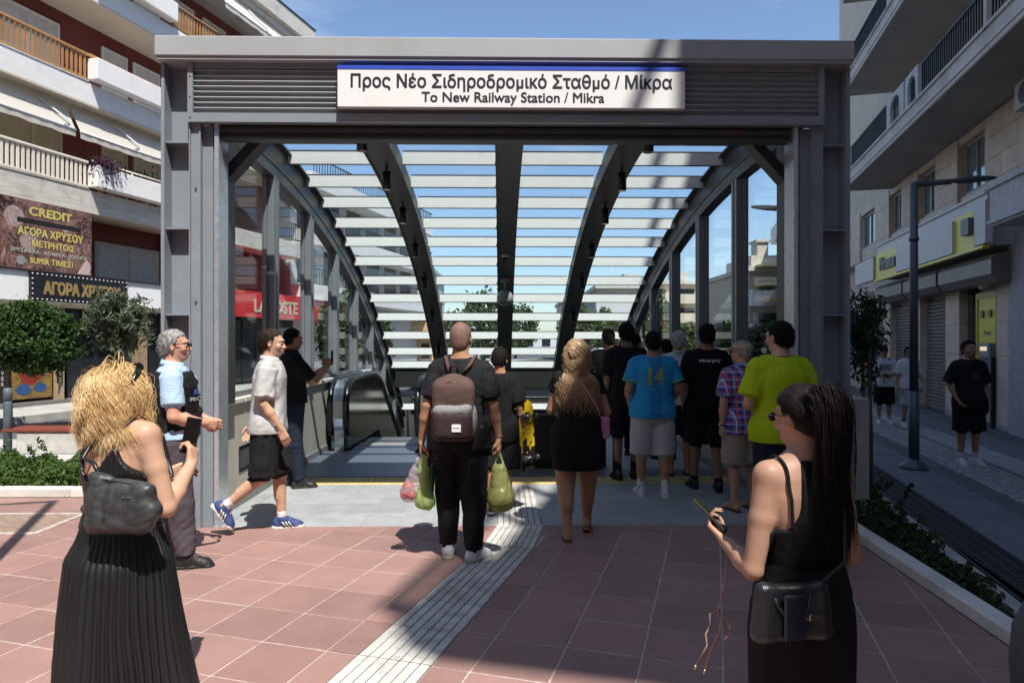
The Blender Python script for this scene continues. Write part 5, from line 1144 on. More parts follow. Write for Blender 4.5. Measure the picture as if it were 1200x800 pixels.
for (a,b0,c_,d_) in ((-sz,sz,-.36,-.31),(-sz,sz,.31,.36),(-sz,-sz+.05,-.31,.31),(sz-.05,sz,-.31,.31)): b.box(c0.x+a,c0.x+b0,c0.y+c_,c0.y+d_,-.005,.007)
mh.part('frame', b, M_joint); b = MB(); b.box(c0.x-sz+.06,c0.x+sz-.06,c0.y-.3,c0.y+.3,-.005,.004); mh.part('lid', b, mat('manhole_brown',(0.30,0.22,0.17),.7,var=.2,scale=14,bump=.4))
b = MB(); cx,cy = 2.33, 2.85; b.lathe([(.05,0),(.17,.02),(.2,.12),(.21,.28),(.2,.42),(.16,.52),(.09,.57),(.01,.58)],(cx,cy,0),24); single('stone_bollard', b, mat('dark_stone',(0.10,0.10,0.105),.8,var=.15,scale=20,bump=.2), 'squat rounded dark stone bollard cut by the right edge of the picture', 'bollard', 0, (cx,cy,0))
# ================================================================ PEOPLE: distance fields polygonised into one smooth skin per garment or body
from mathutils.bvhtree import BVHTree
class Field:
    def __init__(s, lo, hi, h):
        s.lo = np.array(lo, np.float32); s.h = h; s.n = [max(4, int(math.ceil((hi[i]-lo[i])/h))+1) for i in range(3)]
        s.ax = [s.lo[i] + np.arange(s.n[i], dtype=np.float32)*h for i in range(3)]; s.D = np.full(s.n, 1.0, np.float32)
    def _sub(s, lo, hi):
        sl = []
        for i in range(3):
            a = int(max(0, math.floor((lo[i]-s.lo[i])/s.h))); b = int(min(s.n[i], math.ceil((hi[i]-s.lo[i])/s.h)+1))
            if b <= a: return None
            sl.append(slice(a, b))
        return tuple(sl)
    def _grid(s, sl): return (s.ax[0][sl[0]][:,None,None], s.ax[1][sl[1]][None,:,None], s.ax[2][sl[2]][None,None,:])
    def _merge(s, sl, d, k, mode='u'):
        A = s.D[sl]
        if mode == 'u':
            if k > 0: hh = np.maximum(k-np.abs(A-d), 0)/k; s.D[sl] = np.minimum(A, d) - hh*hh*k*0.25
            else: s.D[sl] = np.minimum(A, d)
        else:   # subtract
            d = -d
            if k > 0: hh = np.maximum(k-np.abs(A-d), 0)/k; s.D[sl] = np.maximum(A, d) + hh*hh*k*0.25
            else: s.D[sl] = np.maximum(A, d)
    def cone(s, p0, p1, r0, r1, k=0.02, mode='u', flat=False):
        p0 = np.array(p0, np.float32); p1 = np.array(p1, np.float32); m = max(r0, r1)+k+2.5*s.h
        sl = s._sub(np.minimum(p0,p1)-m, np.maximum(p0,p1)+m)
        if sl is None: return
        X, Y, Z = s._grid(sl); d = p1-p0; L2 = float(d@d)+1e-9; L = math.sqrt(L2)
        t0 = ((X-p0[0])*d[0]+(Y-p0[1])*d[1]+(Z-p0[2])*d[2])/L2; t = np.clip(t0, 0, 1)
        if flat:
            ex, ey, ez = X-p0[0]-t0*d[0], Y-p0[1]-t0*d[1], Z-p0[2]-t0*d[2]
            dr = np.sqrt(ex*ex+ey*ey+ez*ez)-(r0+(r1-r0)*t); dc = np.maximum(-t0*L, (t0-1)*L); kk = 0.012
            hh = np.maximum(kk-np.abs(dr-dc), 0)/kk; D = np.maximum(dr, dc)+hh*hh*kk*0.25
        else:
            ex, ey, ez = X-p0[0]-t*d[0], Y-p0[1]-t*d[1], Z-p0[2]-t*d[2]; D = np.sqrt(ex*ex+ey*ey+ez*ez)-(r0+(r1-r0)*t)
        s._merge(sl, D, k, mode)
    def ell(s, c, r, M=None, k=0.02, mode='u'):
        c = np.array(c, np.float32); r = np.array(r, np.float32); m = float(r.max())+k+2.5*s.h; sl = s._sub(c-m, c+m)
        if sl is None: return
        X, Y, Z = s._grid(sl); x, y, z = X-c[0], Y-c[1], Z-c[2]
        if M is not None: x, y, z = (M[0][0]*x+M[1][0]*y+M[2][0]*z, M[0][1]*x+M[1][1]*y+M[2][1]*z, M[0][2]*x+M[1][2]*y+M[2][2]*z)
        k0 = np.sqrt((x/r[0])**2+(y/r[1])**2+(z/r[2])**2); k1 = np.sqrt((x/r[0]**2)**2+(y/r[1]**2)**2+(z/r[2]**2)**2)+1e-6
        s._merge(sl, k0*(k0-1)/k1, k, mode)
    def loft(s, P, k=0.02, ease=0.0, n=2.4, z0=None, z1=None, mode='u', capk=0.03):
        """P rows: z, half width, half depth, cx, cy"""
        P = np.array(P, np.float32); za = P[0,0] if z0 is None else z0; zb = P[-1,0] if z1 is None else z1; m = float(max(P[:,1].max(), P[:,2].max()))+ease+k+.05+float(np.abs(P[:,3:]).max())
        sl = s._sub((-m, -m, za-.05-k), (m, m, zb+.05+k))
        if sl is None: return
        X, Y, Z = s._grid(sl); zz = Z.ravel(); from_ = lambda j: np.interp(zz, P[:,0], P[:,j]).astype(np.float32)[None,None,:]
        # smooth the interpolation a little
        a, b, cx, cy = from_(1)+ease, from_(2)+ease, from_(3), from_(4); x, y = X-cx, Y-cy
        r = ((np.abs(x)/a)**n+(np.abs(y)/b)**n)**(1/n)+1e-5; rad = np.sqrt(x*x+y*y)
        d = (r-1)*np.where(r > .15, rad/r, np.minimum(a,b)); dc = np.maximum(za-Z, Z-zb)+0*d
        hh = np.maximum(capk-np.abs(d-dc), 0)/capk if capk > 0 else 0; D = np.maximum(d, dc)+(hh*hh*capk*0.25 if capk > 0 else 0)
        s._merge(sl, D, k, mode)
    def plane(s, n, d):     # keep n.p <= d
        X, Y, Z = s._grid((slice(None),)*3); s.D = np.maximum(s.D, n[0]*X+n[1]*Y+n[2]*Z-d)
    def topcut(s, fn, k=1.0):
        X, Y, Z = s._grid((slice(None),)*3); s.D = np.maximum(s.D, (Z-fn(X, Y))*k)
    def hug(s, B, g=.006, reach=.02, zmin=None, zmax=None):    # cloth never lets the body it covers poke out
        X, Y, Z = s._grid((slice(None),)*3); ix = [np.clip((a-B.lo[i])/B.h, 0, B.n[i]-1.001) for i, a in enumerate(s.ax)]
        i0 = [x.astype(int) for x in ix]; f = [(x-i).astype(np.float32) for x, i in zip(ix, i0)]; acc = 0
        for a in (0,1):
            for b in (0,1):
                for c in (0,1):
                    w = (f[0] if a else 1-f[0])[:,None,None]*(f[1] if b else 1-f[1])[None,:,None]*(f[2] if c else 1-f[2])[None,None,:]; acc = acc + w*B.D[np.ix_(i0[0]+a, i0[1]+b, i0[2]+c)]
        d = np.maximum(acc-g, s.D-reach)
        if zmin is not None: d = np.maximum(d, zmin-Z)
        if zmax is not None: d = np.maximum(d, Z-zmax)
        s.D = np.minimum(s.D, d)
    def folds(s, amp, freq, seed):      # drapery: long creases with sharp valleys, steered by slowly turning directions
        r = np.random.default_rng(seed); X, Y, Z = s._grid((slice(None),)*3); f = 0
        for o, (w, an) in enumerate(((1,.45),(1.7,.5),(2.9,.6),(4.6,.9))):
            d = r.normal(size=3)*np.array((1,1,an)); d /= np.linalg.norm(d); e = r.normal(size=3); e /= np.linalg.norm(e); q = freq*w
            ph = q*(d[0]*X+d[1]*Y+d[2]*Z)+2.2*np.sin(freq*.55*(e[0]*X+e[1]*Y+e[2]*Z)+r.uniform(0,6)); m = .5+.5*np.sin(freq*.45*(e[1]*X+e[2]*Y+e[0]*Z)+r.uniform(0,6))
            f = f + (.55-np.abs(np.sin(ph*.5)))*m/(1.5**o)
        s.D = s.D + amp*f.astype(np.float32)
    def noise(s, amp, freq, seed, aniso=(1,1,1)):
        r = np.random.default_rng(seed); X, Y, Z = s._grid((slice(None),)*3); f = 0
        for o in range(4):
            d = r.normal(size=3)*np.array(aniso); d /= np.linalg.norm(d); e = r.normal(size=3); e /= np.linalg.norm(e); w = freq*(1.45**o)
            f = f + np.sin(w*(d[0]*X+d[1]*Y+d[2]*Z)+1.6*np.sin(w*.6*(e[0]*X+e[1]*Y+e[2]*Z)+r.uniform(0,6))+r.uniform(0,6))/(1.3**o)
        s.D = s.D + (amp*0.5)*f.astype(np.float32)
    def extract(s):
        D = s.D; S = D < 0; c = [S[i:D.shape[0]-1+i, j:D.shape[1]-1+j, k:D.shape[2]-1+k] for i in (0,1) for j in (0,1) for k in (0,1)]
        cnt = sum(x.astype(np.int8) for x in c); act = (cnt > 0) & (cnt < 8); I, J, K = np.nonzero(act); nv = len(I)
        if nv == 0: return np.zeros((0,3)), np.zeros((0,4), int)
        acc = np.zeros((nv,3), np.float32); num = np.zeros(nv, np.float32)
        for ax in range(3):
            o = [a for a in range(3) if a != ax]
            for a in (0,1):
                for b in (0,1):
                    p = [I, J, K]; q0 = [0,0,0]; q0[o[0]] = a; q0[o[1]] = b; q1 = list(q0); q1[ax] = 1
                    d0 = D[I+q0[0], J+q0[1], K+q0[2]]; d1 = D[I+q1[0], J+q1[1], K+q1[2]]; m = (d0 < 0) != (d1 < 0); t = np.where(m, d0/np.where(m, d0-d1, 1), 0)
                    pos = np.zeros((nv,3), np.float32); pos[:,o[0]] = a; pos[:,o[1]] = b; pos[:,ax] = t; acc += pos*m[:,None]; num += m
        V = (np.stack([I,J,K],1)+acc/num[:,None])*s.h+s.lo; idx = np.full(act.shape, -1, np.int32); idx[I,J,K] = np.arange(nv); Fs = []
        for ax in range(3):
            a0 = [slice(None)]*3; a1 = [slice(None)]*3; a0[ax] = slice(0,-1); a1[ax] = slice(1,None); s0, s1 = S[tuple(a0)], S[tuple(a1)]; i, j, k = np.nonzero(s0 != s1); g = [i,j,k]; o = [(ax+1)%3, (ax+2)%3]
            ok = (g[o[0]] > 0)&(g[o[1]] > 0)&(g[o[0]] < D.shape[o[0]]-1)&(g[o[1]] < D.shape[o[1]]-1); g = [x[ok] for x in g]; fl = s0[tuple(g)]
            def cell(da, db): q = [x.copy() for x in g]; q[o[0]] += da; q[o[1]] += db; return idx[tuple(q)]
            Q = np.stack([cell(-1,-1), cell(0,-1), cell(0,0), cell(-1,0)], 1); Q[~fl] = Q[~fl][:,::-1]; Fs.append(Q[(Q >= 0).all(1)])
        return V, np.concatenate(Fs)
def vnorm(v): v = np.array(v, float); return v/(np.linalg.norm(v)+1e-9)
def rotm(yaw=0, pitch=0, roll=0):   # head turning: yaw left +, pitch down +
    return np.array((Matrix.Rotation(yaw,3,'Z') @ Matrix.Rotation(-pitch,3,'X') @ Matrix.Rotation(roll,3,'Y')))
def skin(name, col):
    if name in MATS: return MATS[name]
    m = mat(name, col, 0.5, var=0.05, scale=9, bump=0.04, bscale=220, spec=0.35); P = m.node_tree.nodes['Principled BSDF']; P.inputs['Subsurface Weight'].default_value = 0.12; P.inputs['Subsurface Radius'].default_value = (0.02,0.008,0.004); P.inputs['Subsurface Scale'].default_value = 0.5; return m
SK1 = skin('skin_light', (0.56,0.34,0.235)); SK2 = skin('skin_tan', (0.43,0.235,0.145)); SK3 = skin('skin_pink', (0.56,0.30,0.21)); SK4 = skin('skin_olive', (0.34,0.19,0.125))
def cloth(name, col, var=0.06, rough=0.85, **kw): 
    m = mat(name, col, rough, var=var, scale=6, bump=kw.pop('bump', 0.25), bscale=kw.pop('bscale', 350), spec=0.2, **kw); n = m.node_tree; bp = [q for q in n.nodes if q.type == 'BUMP'][0]
    w = n.nodes.new('ShaderNodeTexNoise'); w.inputs['Scale'].default_value = 9; w.inputs['Detail'].default_value = 3; w.inputs['Distortion'].default_value = 1.4; t = n.nodes.new('ShaderNodeTexCoord'); n.links.new(t.outputs['Object'], w.inputs['Vector'])
    b2 = n.nodes.new('ShaderNodeBump'); b2.inputs['Strength'].default_value = .5; b2.inputs['Distance'].default_value = .02; n.links.new(w.outputs['Fac'], b2.inputs['Height']); n.links.new(b2.outputs['Normal'], bp.inputs['Normal']); return m
C_black = cloth('black_cotton', (0.010,0.010,0.012)); C_black2 = cloth('washed_black_cotton', (0.016,0.016,0.019)); C_navy = cloth('navy_cloth', (0.018,0.024,0.045)); C_grey = cloth('light_grey_pique', (0.50,0.50,0.50), bscale=500); C_white = cloth('white_cotton', (0.72,0.73,0.76)); C_lime = cloth('lime_cotton', (0.40,0.56,0.012)); C_lblue = cloth('light_blue_shirt', (0.42,0.58,0.80)); C_plum = cloth('plum_grey_twill', (0.085,0.07,0.085)); C_sand = cloth('sand_cotton', (0.36,0.31,0.24)); C_lgrey = cloth('pale_grey_jersey', (0.46,0.46,0.47)); C_vest = cloth('vest_nylon', (0.012,0.012,0.013), rough=.6)
H_dark = mat('hair_dark', (0.010,0.008,0.007), .75, spec=.2, var=.3, scale=60, bump=.8, bscale=150, stretch=(1,1,.25)); H_brown = mat('hair_brown', (0.035,0.02,0.013), .7, spec=.25, var=.3, scale=60, bump=.8, bscale=150, stretch=(1,1,.25)); H_grey = mat('hair_grey', (0.34,0.34,0.34), .6, var=.35, scale=70, bump=.9, bscale=140, stretch=(1,1,.3)); H_white = mat('hair_white', (0.60,0.60,0.60), .6, var=.25, scale=70, bump=.9, bscale=120)
H_stub = mat('hair_stubble', (0.20,0.12,0.095), .75, var=.2, scale=80)
def hairmat(name, c1, c2, scale=14):
    m = mat(name, c1, .38, var=.2, scale=scale, col2=c2, spec=.5); n = m.node_tree; P = n.nodes['Principled BSDF']; P.inputs['Sheen Weight'].default_value = .15; return m
def _bk():
    m = hairmat('hair_black', (0.014,0.010,0.010), (0.006,0.004,0.004), 20); P = m.node_tree.nodes['Principled BSDF']; P.inputs['Roughness'].default_value = .55; P.inputs['Specular IOR Level'].default_value = .15; P.inputs['Sheen Weight'].default_value = 0; return m
H_blond = hairmat('hair_blond', (0.82,0.60,0.30), (0.50,0.30,0.11), 14); H_balay = hairmat('hair_balayage', (0.55,0.37,0.20), (0.16,0.09,0.045), 9); H_black = _bk()
S_white = mat('shoe_white', (0.66,0.66,0.68), .6, var=.08, scale=20, bump=.3); S_black = mat('shoe_black', (0.012,0.012,0.013), .55, var=.1, bump=.3); S_blue = mat('shoe_blue', (0.035,0.06,0.20), .6, var=.1, scale=30, bump=.4, bscale=300); S_sole = mat('sole_offwhite', (0.62,0.61,0.56), .5, var=.06); S_grey = mat('sole_grey', (0.28,0.28,0.28), .5, var=.1); S_sock = cloth('white_sock', (0.68,0.68,0.70)); S_sblack = cloth('black_sock', (0.015,0.015,0.016)); S_olive = mat('sole_translucent_olive', (0.30,0.32,0.22), .25, var=.1)
M_phone = mat('phone_black', (0.008,0.008,0.010), .12, var=.02, spec=.8); M_eye = mat('eye_white', (0.7,0.68,0.66), .2, var=.02); M_iris = mat('eye_dark', (0.02,0.012,0.008), .1, var=.02); M_lip = mat('lip', (0.36,0.13,0.10), .4, var=.05); M_lens = mat('dark_lens', (0.01,0.01,0.012), .08, spec=.9)
MALE = [(.76,.115,.085),(.82,.145,.105),(.90,.162,.118),(.98,.154,.110),(1.06,.144,.103),(1.14,.146,.104),(1.24,.160,.115),(1.33,.168,.115),(1.40,.152,.098),(1.45,.110,.078),(1.50,.055,.055)]
FEM = [(.76,.125,.09),(.82,.165,.115),(.90,.185,.125),(.98,.165,.112),(1.07,.135,.098),(1.14,.138,.10),(1.24,.150,.118),(1.33,.158,.105),(1.40,.145,.088),(1.45,.095,.07),(1.50,.05,.05)]
def prof_at(T, z): P = np.array(T); return np.interp(z, P[:,0], P[:,1]), np.interp(z, P[:,0], P[:,2]), np.interp(z, P[:,0], P[:,3]), np.interp(z, P[:,0], P[:,4])
PEOPLE = []
class Person:
    def __init__(s, label, x, y, h, yaw=0, sex='m', girth=1.0, belly=0.0, sk=None, hw=.0075, z=0.0, group=None, lean=0.0, side=0.0,
                 elbow=None, wrist=None, hand=None, curl=(.35,.35), palm=None, knee=None, ankle=None, toe=(8,8), toep=(0,0), head=(0,0,0), thigh=1.0, neck=1.0, shw=1.0, arm=1.0, hd=(0,0,0)):
        s.sc = h/1.75; s.h = hw; s.sex = sex; s.sk = sk or SK2; s.yaw = yaw; s.seed = len(PEOPLE)*17+3
        s.e = link('person', None, None, (x,y,z), (0,0,yaw)); s.e.empty_display_size = .3; tag(s.e, label, 'person', group); PEOPLE.append(s)
        g = girth; T = []
        for (zz,a,b) in (MALE if sex == 'm' else FEM):
            lz = max(0, zz-.95); by = belly*math.exp(-((zz-1.05)/.12)**2); T.append((zz, a*g*(shw if zz > 1.3 else 1), b*(g**1.1)+by*.6, side*lz, lean*lz+by*.5))
        s.T = T; s.g = g; s.lean = lean; s.side = side; hx = .09*(g**.5)
        s.hip = {1: (hx,0,.90), -1: (-hx,0,.90)}
        s.knee = knee or {1: (hx+.01,.012,.49), -1: (-hx-.01,.012,.49)}; s.ankle = ankle or {1: (hx+.012,-.02,.085), -1: (-hx-.012,-.02,.085)}
        shx = (.160 if sex == 'm' else .145)*(g**.5)*shw; cy = lean*.45; cx = side*.45
        s.sh = {1: (shx+cx,cy,1.405), -1: (-shx+cx,cy,1.405)}
        s.elb = {q: (v[0]*.90, v[1], v[2]) for q, v in elbow.items()} if elbow else {1: (shx+.055+cx,cy-.015,1.12), -1: (-shx-.055+cx,cy-.015,1.12)}
        s.wri = {q: (v[0]*.92, v[1], v[2]) for q, v in wrist.items()} if wrist else {1: (shx+.065+cx,cy+.06,.88), -1: (-shx-.065+cx,cy+.06,.88)}
        s.hand = hand or {}; s.palm = palm or {}; s.curl = {-1: curl[0], 1: curl[1]}; s.toe = {-1: toe[0], 1: toe[1]}; s.toep = {-1: toep[0], 1: toep[1]}
        s.hc = np.array((side*.66, lean*.62+.012, 1.625))+np.array(hd); s.M = rotm(*head); s.neck = neck; s.thg = thigh; s.arm = arm; s.head_ang = head
    def hp(s, p): return s.hc + s.M@np.array(p)
    def part(s, name, F, mats, label=None, parent=None, mi=None):
        V, Q = F.extract() if isinstance(F, Field) else F
        o = link(name, np_mesh(name, V*s.sc, Q, mats, True), parent or s.e); 
        if label: o['label'] = label
        return o, V, Q
    def fld(s, lo, hi, h=None): return Field(lo, hi, h or s.h)
    def do_hand(s, F, sg, r=1.0):
        w = np.array(s.wri[sg]); e = np.array(s.elb[sg]); d = vnorm(s.hand.get(sg, w-e)); n = s.palm.get(sg, (-sg,0,0)); n = np.array(n, float); n = vnorm(n-d*(n@d)); l = np.cross(d, n); 
        th = s._thumb(sg, d, n, l); c = s.curl[sg]; k = .006
        for i, q in enumerate((-.030,-.010,.010,.030)):      # q from the thumb side to the little finger
            base = w + d*.012 + th*(-q*.55); kn = w + d*(.085-.004*abs(i-1.2)) - th*q*1.0; F.cone(base, kn, .0145*r, .0120*r, .012)
            L = (.042,.047,.044,.034)[i]; a = c*(1.35+.12*i)+.08; p = kn; ang = a*.6; rr = .0093*r
            for j in range(3):
                ang_j = ang + j*a*.75; dd = d*math.cos(ang_j)+n*math.sin(ang_j); ln = L*(1,.68,.5)[j]; p2 = p+dd*ln; F.cone(p, p2, rr, rr*.93, .003); p = p2; rr *= .93
        tb = w + d*.022 + th*.022; t1 = tb + d*.030+th*.026+n*(.006+.018*c); t2 = t1 + d*.030+th*(.010-.014*c)+n*(.004+.022*c); t3 = t2 + d*.020-th*.012*c+n*.010*c
        F.cone(w+d*.01+th*.008, tb, .016*r, .0145*r, .012); F.cone(tb, t1, .0135*r, .0115*r, .008); F.cone(t1, t2, .0112*r, .010*r, .003); F.cone(t2, t3, .010*r, .0088*r, .003)
    def _thumb(s, sg, d, n, l):
        # with the palm facing n and fingers along d, a right hand's thumb is at d x n turned to its own side
        return l*sg*-1.0 if True else l
    def body(s, feet=True, hands=(1,-1), face=True, head=True):
        T = s.T; k = .03; g = s.g; pts = [s.wri[1], s.wri[-1], s.elb[1], s.elb[-1], s.ankle[1], s.ankle[-1], s.knee[1], s.knee[-1], (0,0,1.76), (.2,.16,1), (-.2,-.2,1), tuple(s.hc)]
        lo = np.min(pts,0)-.14; hi = np.max(pts,0)+.14; lo[2] = min(-.02, min(s.ankle[1][2], s.ankle[-1][2])-.12); hi[2] = s.hc[2]+.16
        F = s.fld(lo, hi); F.loft(T, .02, ease=-.006); ar = s.arm*(1 if s.sex == 'm' else .88)*(g**.7)
        for sg in (1,-1):
            S, E, W = s.sh[sg], s.elb[sg], s.wri[sg]; inn = (S[0]*.5, S[1], S[2]+.02); F.cone(inn, S, .05*g, .056*ar, .05); mid = np.array(S)*.55+np.array(E)*.45
            F.cone(S, mid, .056*ar, .048*ar, .02); F.cone(mid, E, .048*ar, .038*ar, .015); fm = np.array(E)*.65+np.array(W)*.35; F.cone(E, fm, .038*ar, .041*ar, .012); F.cone(fm, W, .040*ar, .026*ar, .015)
            if sg in hands: s.do_hand(F, sg, 1.0 if s.sex == 'm' else .9)
            H, Kn, A = s.hip[sg], s.knee[sg], s.ankle[sg]; th = s.thg*(g**.8)*(1 if s.sex == 'm' else 1.06); F.cone(H, Kn, .088*th, .056*th, .04); F.ell(np.array(H)*.72+np.array(Kn)*.28, (.088*th,.092*th,.14), None, .04)
            F.cone(Kn, A, .052*th, .036, .02); cm = np.array(Kn)*.68+np.array(A)*.32+np.array((0,-.022,0)); ax_ = vnorm(np.array(Kn)-np.array(A)); F.cone(cm+ax_*.06, cm-ax_*.08, .044*th, .036*th, .03)
            F.ell(np.array(Kn)+np.array((0,.015,0)), (.048*th,.045*th,.055), None, .02)
            if feet:
                an = R(s.toe[sg])*sg; td = np.array((math.sin(an), math.cos(an), 0)); pt = R(s.toep[sg]); td = td*math.cos(pt)-np.array((0,0,1))*math.sin(pt); up = np.cross(np.cross(td,(0,0,1)), td); up = vnorm(up); lt = np.cross(td, up); A = np.array(A)
                hl = A-td*.035-up*.045; F.cone(A, hl, .038, .034, .02); F.cone(A+td*.03-up*.01, A+td*.13-up*.055, .036, .024, .02); F.cone(hl, A+td*.12-up*.062, .028, .022, .02)
                for q in range(5): b = A+td*(.12)-up*.062+lt*(q-2)*.017; F.cone(b, b+td*(.045-.006*abs(q-1.5)), .012, .009, .004)
        if head:
            hc = s.hc; nb = np.array((s.side*.5, s.lean*.5-.012, 1.44)); F.cone(nb, s.hp((0,-.018,-.07)), .062*s.neck, .055*s.neck, .035)
            F.ell(s.hp((0,-.012,.028)), (.076,.094,.088), s.M, .02); F.ell(s.hp((0,.022,-.035)), (.058,.066,.072), s.M, .03); F.ell(s.hp((0,.062,-.082)), (.028,.024,.022), s.M, .03)
            if face:
                F.ell(s.hp((0,.078,.03)), (.052,.02,.014), s.M, .02); F.cone(s.hp((0,.088,.012)), s.hp((0,.108,-.026)), .008, .0125, .010); F.ell(s.hp((0,.097,-.030)), (.017,.012,.010), s.M, .008)
                for q in (-1,1): F.ell(s.hp((q*.031,.096,.008)), (.017,.014,.011), s.M, .008, mode='s'); F.ell(s.hp((q*.044,.066,-.022)), (.02,.022,.02), s.M, .02)
                F.ell(s.hp((0,.090,-.056)), (.022,.010,.009), s.M, .008)
            for q in (-1,1): F.ell(s.hp((q*.079,-.004,-.006)), (.009,.019,.031), s.M@rotm(q*-.35), .008); F.ell(s.hp((q*.085,.002,-.002)), (.005,.010,.018), s.M@rotm(q*-.35), .004, mode='s')
        s.bodyF = F; o, V, Q = s.part('body', F, s.sk); s.bV, s.bQ = V, Q
        if head and face:
            b = MB(); 
            for q in (-1,1):
                c = s.hp((q*.031,.080,.008)); b.sphere(c*s.sc, .0108*s.sc, 10, 7, 0); c = s.hp((q*.031,.0872,.008)); b.sphere(c*s.sc, .0045*s.sc, 8, 6, 1)
            link('eye', b.mesh('eye', [M_eye, M_iris]), s.e)
            b = MB(); b.tube([s.hp(p)*s.sc for p in ((-.024,.093,-.056),(-.010,.102,-.054),(0,.1015,-.056),(.010,.102,-.054),(.024,.093,-.056))], [.002*s.sc,.005*s.sc,.005*s.sc,.005*s.sc,.002*s.sc], 6); link('mouth', b.mesh('mouth', M_lip), s.e)
        return o
    def brows(s, m):
        b = MB()
        for q in (-1,1): b.tube([s.hp(p)*s.sc for p in ((q*.014,.095,.026),(q*.028,.095,.030),(q*.040,.087,.028))], [.003*s.sc,.0035*s.sc,.002*s.sc], 6)
        link('eyebrow', b.mesh('eyebrow', m), s.e)
    def shirt(s, m, hem=.86, sleeve=.62, ease=.016, sl_ease=.022, amp=.009, freq=26, name='shirt', collar=False, neckz=1.475, flare=.024, vneck=None, tank=False, h=None, label=None, mats=None):
        T = [list(r) for r in s.T if r[0] < neckz]; T = [r for r in T if r[0] >= hem-.08]
        pts = [s.elb[1], s.elb[-1], s.sh[1], s.sh[-1], (.24*s.g,.2,hem), (-.24*s.g,-.2,hem)]; lo = np.min(pts,0)-.1; hi = np.max(pts,0)+.1; lo[2] = hem-.02; hi[2] = neckz+.06; F = s.fld(lo, hi, h)
        row = prof_at(s.T, hem); P = [(hem-.045, row[0]+flare, row[1]+flare, row[2], row[3]), (hem, row[0]+flare, row[1]+flare, row[2], row[3])]+[(r[0], r[1]+flare*max(0,1-(r[0]-hem)/.3), r[2]+flare*max(0,1-(r[0]-hem)/.3)+(.012 if 1.0 < r[0] < 1.2 else 0), r[3], r[4]) for r in T if r[0] > hem+.01]
        rn = prof_at(s.T, neckz); P.append((neckz, rn[0], rn[1], rn[2], rn[3])); F.loft(P, .01, ease=ease, capk=.012); g = s.g; ar = s.arm*(1 if s.sex == 'm' else .9)*(g**.7)
        if sleeve > 0:
            for sg in (1,-1):
                S, E, W = map(np.array, (s.sh[sg], s.elb[sg], s.wri[sg])); inn = np.array((S[0]*.55, S[1], S[2]+.012)); F.cone(inn, S, .058*g+ease*.4, .058*ar+ease*.5, .05)
                if sleeve <= 1: en = S+(E-S)*sleeve; F.cone(S, en, .060*ar+sl_ease*.6, .050*ar+sl_ease*1.1, .02, flat=True)
                else: F.cone(S, E, .060*ar+sl_ease*.7, .044*ar+sl_ease, .02); F.cone(E, E+(W-E)*(sleeve-1), .044*ar+sl_ease, .038*ar+sl_ease*.7, .02, flat=True)
        elif not tank:
            pass
        if hem < .93:
            thh = s.thg*(s.g**.8)*(1 if s.sex == 'm' else 1.06)
            for sg in (1,-1): H, Kn = np.array(s.hip[sg]), np.array(s.knee[sg]); F.cone(H+np.array((0,0,.03)), H+(Kn-H)*.28, .098*thh+.026, .096*thh+.030, .05)
        if amp: F.folds(amp, freq, s.seed)
        if hasattr(s, 'bodyF'): F.hug(s.bodyF, zmin=hem, zmax=neckz+.005)
        F.plane((0,0,-1), -hem)
        o, V, Q = s.part(name, F, m, label); s.tV, s.tQ = V*s.sc, Q; s.shirt_o = o
        if collar:
            b = MB(); n = 20; zc = neckz+.012; row = prof_at(s.T, 1.47)
            vs = []; 
            for k in range(n+1):
                t = 2*math.pi*k/n+math.pi/2+.18; t = math.pi/2+.22+(2*math.pi-.44)*k/n; cx, cy = row[2], row[3]-.004; rx, ry = .076*s.neck, .075*s.neck
                for dr_, dz in ((.0,.028),(.016,-.012),(.006,-.014),(-.006,.024)): vs.append(((cx+(rx+dr_)*math.cos(t))*s.sc, (cy+(ry+dr_)*math.sin(t))*s.sc, (zc+dz-.012*math.sin(t))*s.sc))
            b.add(vs, [(4*k+q,4*k+4+q,4*k+4+(q+1)%4,4*k+(q+1)%4) for k in range(n) for q in range(4)], 0, True); link('collar', b.mesh('collar', m), o)
        return o
    def pants(s, m, hem='knee', ease=.022, waist=1.0, amp=.009, name='shorts', taper=1.0, freq=24, crop=None, h=None, pocket=False):
        pts = [s.knee[1], s.knee[-1], s.ankle[1], s.ankle[-1], (.24*s.g,.2,waist), (-.24*s.g,-.22,waist)]; lo = np.min(pts,0)-.12; hi = np.max(pts,0)+.12; hi[2] = waist+.03
        if hem == 'knee': lo[2] = min(s.knee[1][2], s.knee[-1][2])-.2
        else: lo[2] = min(s.ankle[1][2], s.ankle[-1][2])-.06
        F = s.fld(lo, hi, h); T = [r for r in s.T if .79 < r[0] < waist]; rw = prof_at(s.T, waist); F.loft([(.80, .15*s.g, .105*s.g, 0, 0)]+T[1:]+[(waist, rw[0], rw[1], rw[2], rw[3])], .02, ease=ease*.25, capk=.012); th = s.thg*(s.g**.8)*(1 if s.sex == 'm' else 1.06)
        for sg in (1,-1):
            H, Kn, A = map(np.array, (s.hip[sg], s.knee[sg], s.ankle[sg])); 
            if hem == 'knee':
                f = crop if crop else 1.06; en = H+(Kn-H)*min(f,1) if f <= 1 else Kn+(A-Kn)*(f-1); F.cone(H, en, .095*th+ease*.7, (.066*th+ease*1.5)*taper, .035, flat=True)
                if pocket: c = H+(Kn-H)*.72+np.array((sg*(.075*th+ease*.8),0,0)); F.ell(c, (.022,.06,.075), None, .01)
            else: F.cone(H, Kn, .093*th+ease*.7, .060*th+ease, .035); e2 = Kn+(A-Kn)*.97; F.cone(Kn, e2, .060*th+ease, (.045+ease*.9)*taper, .02, flat=True)
        if amp: F.folds(amp, freq, s.seed+5)
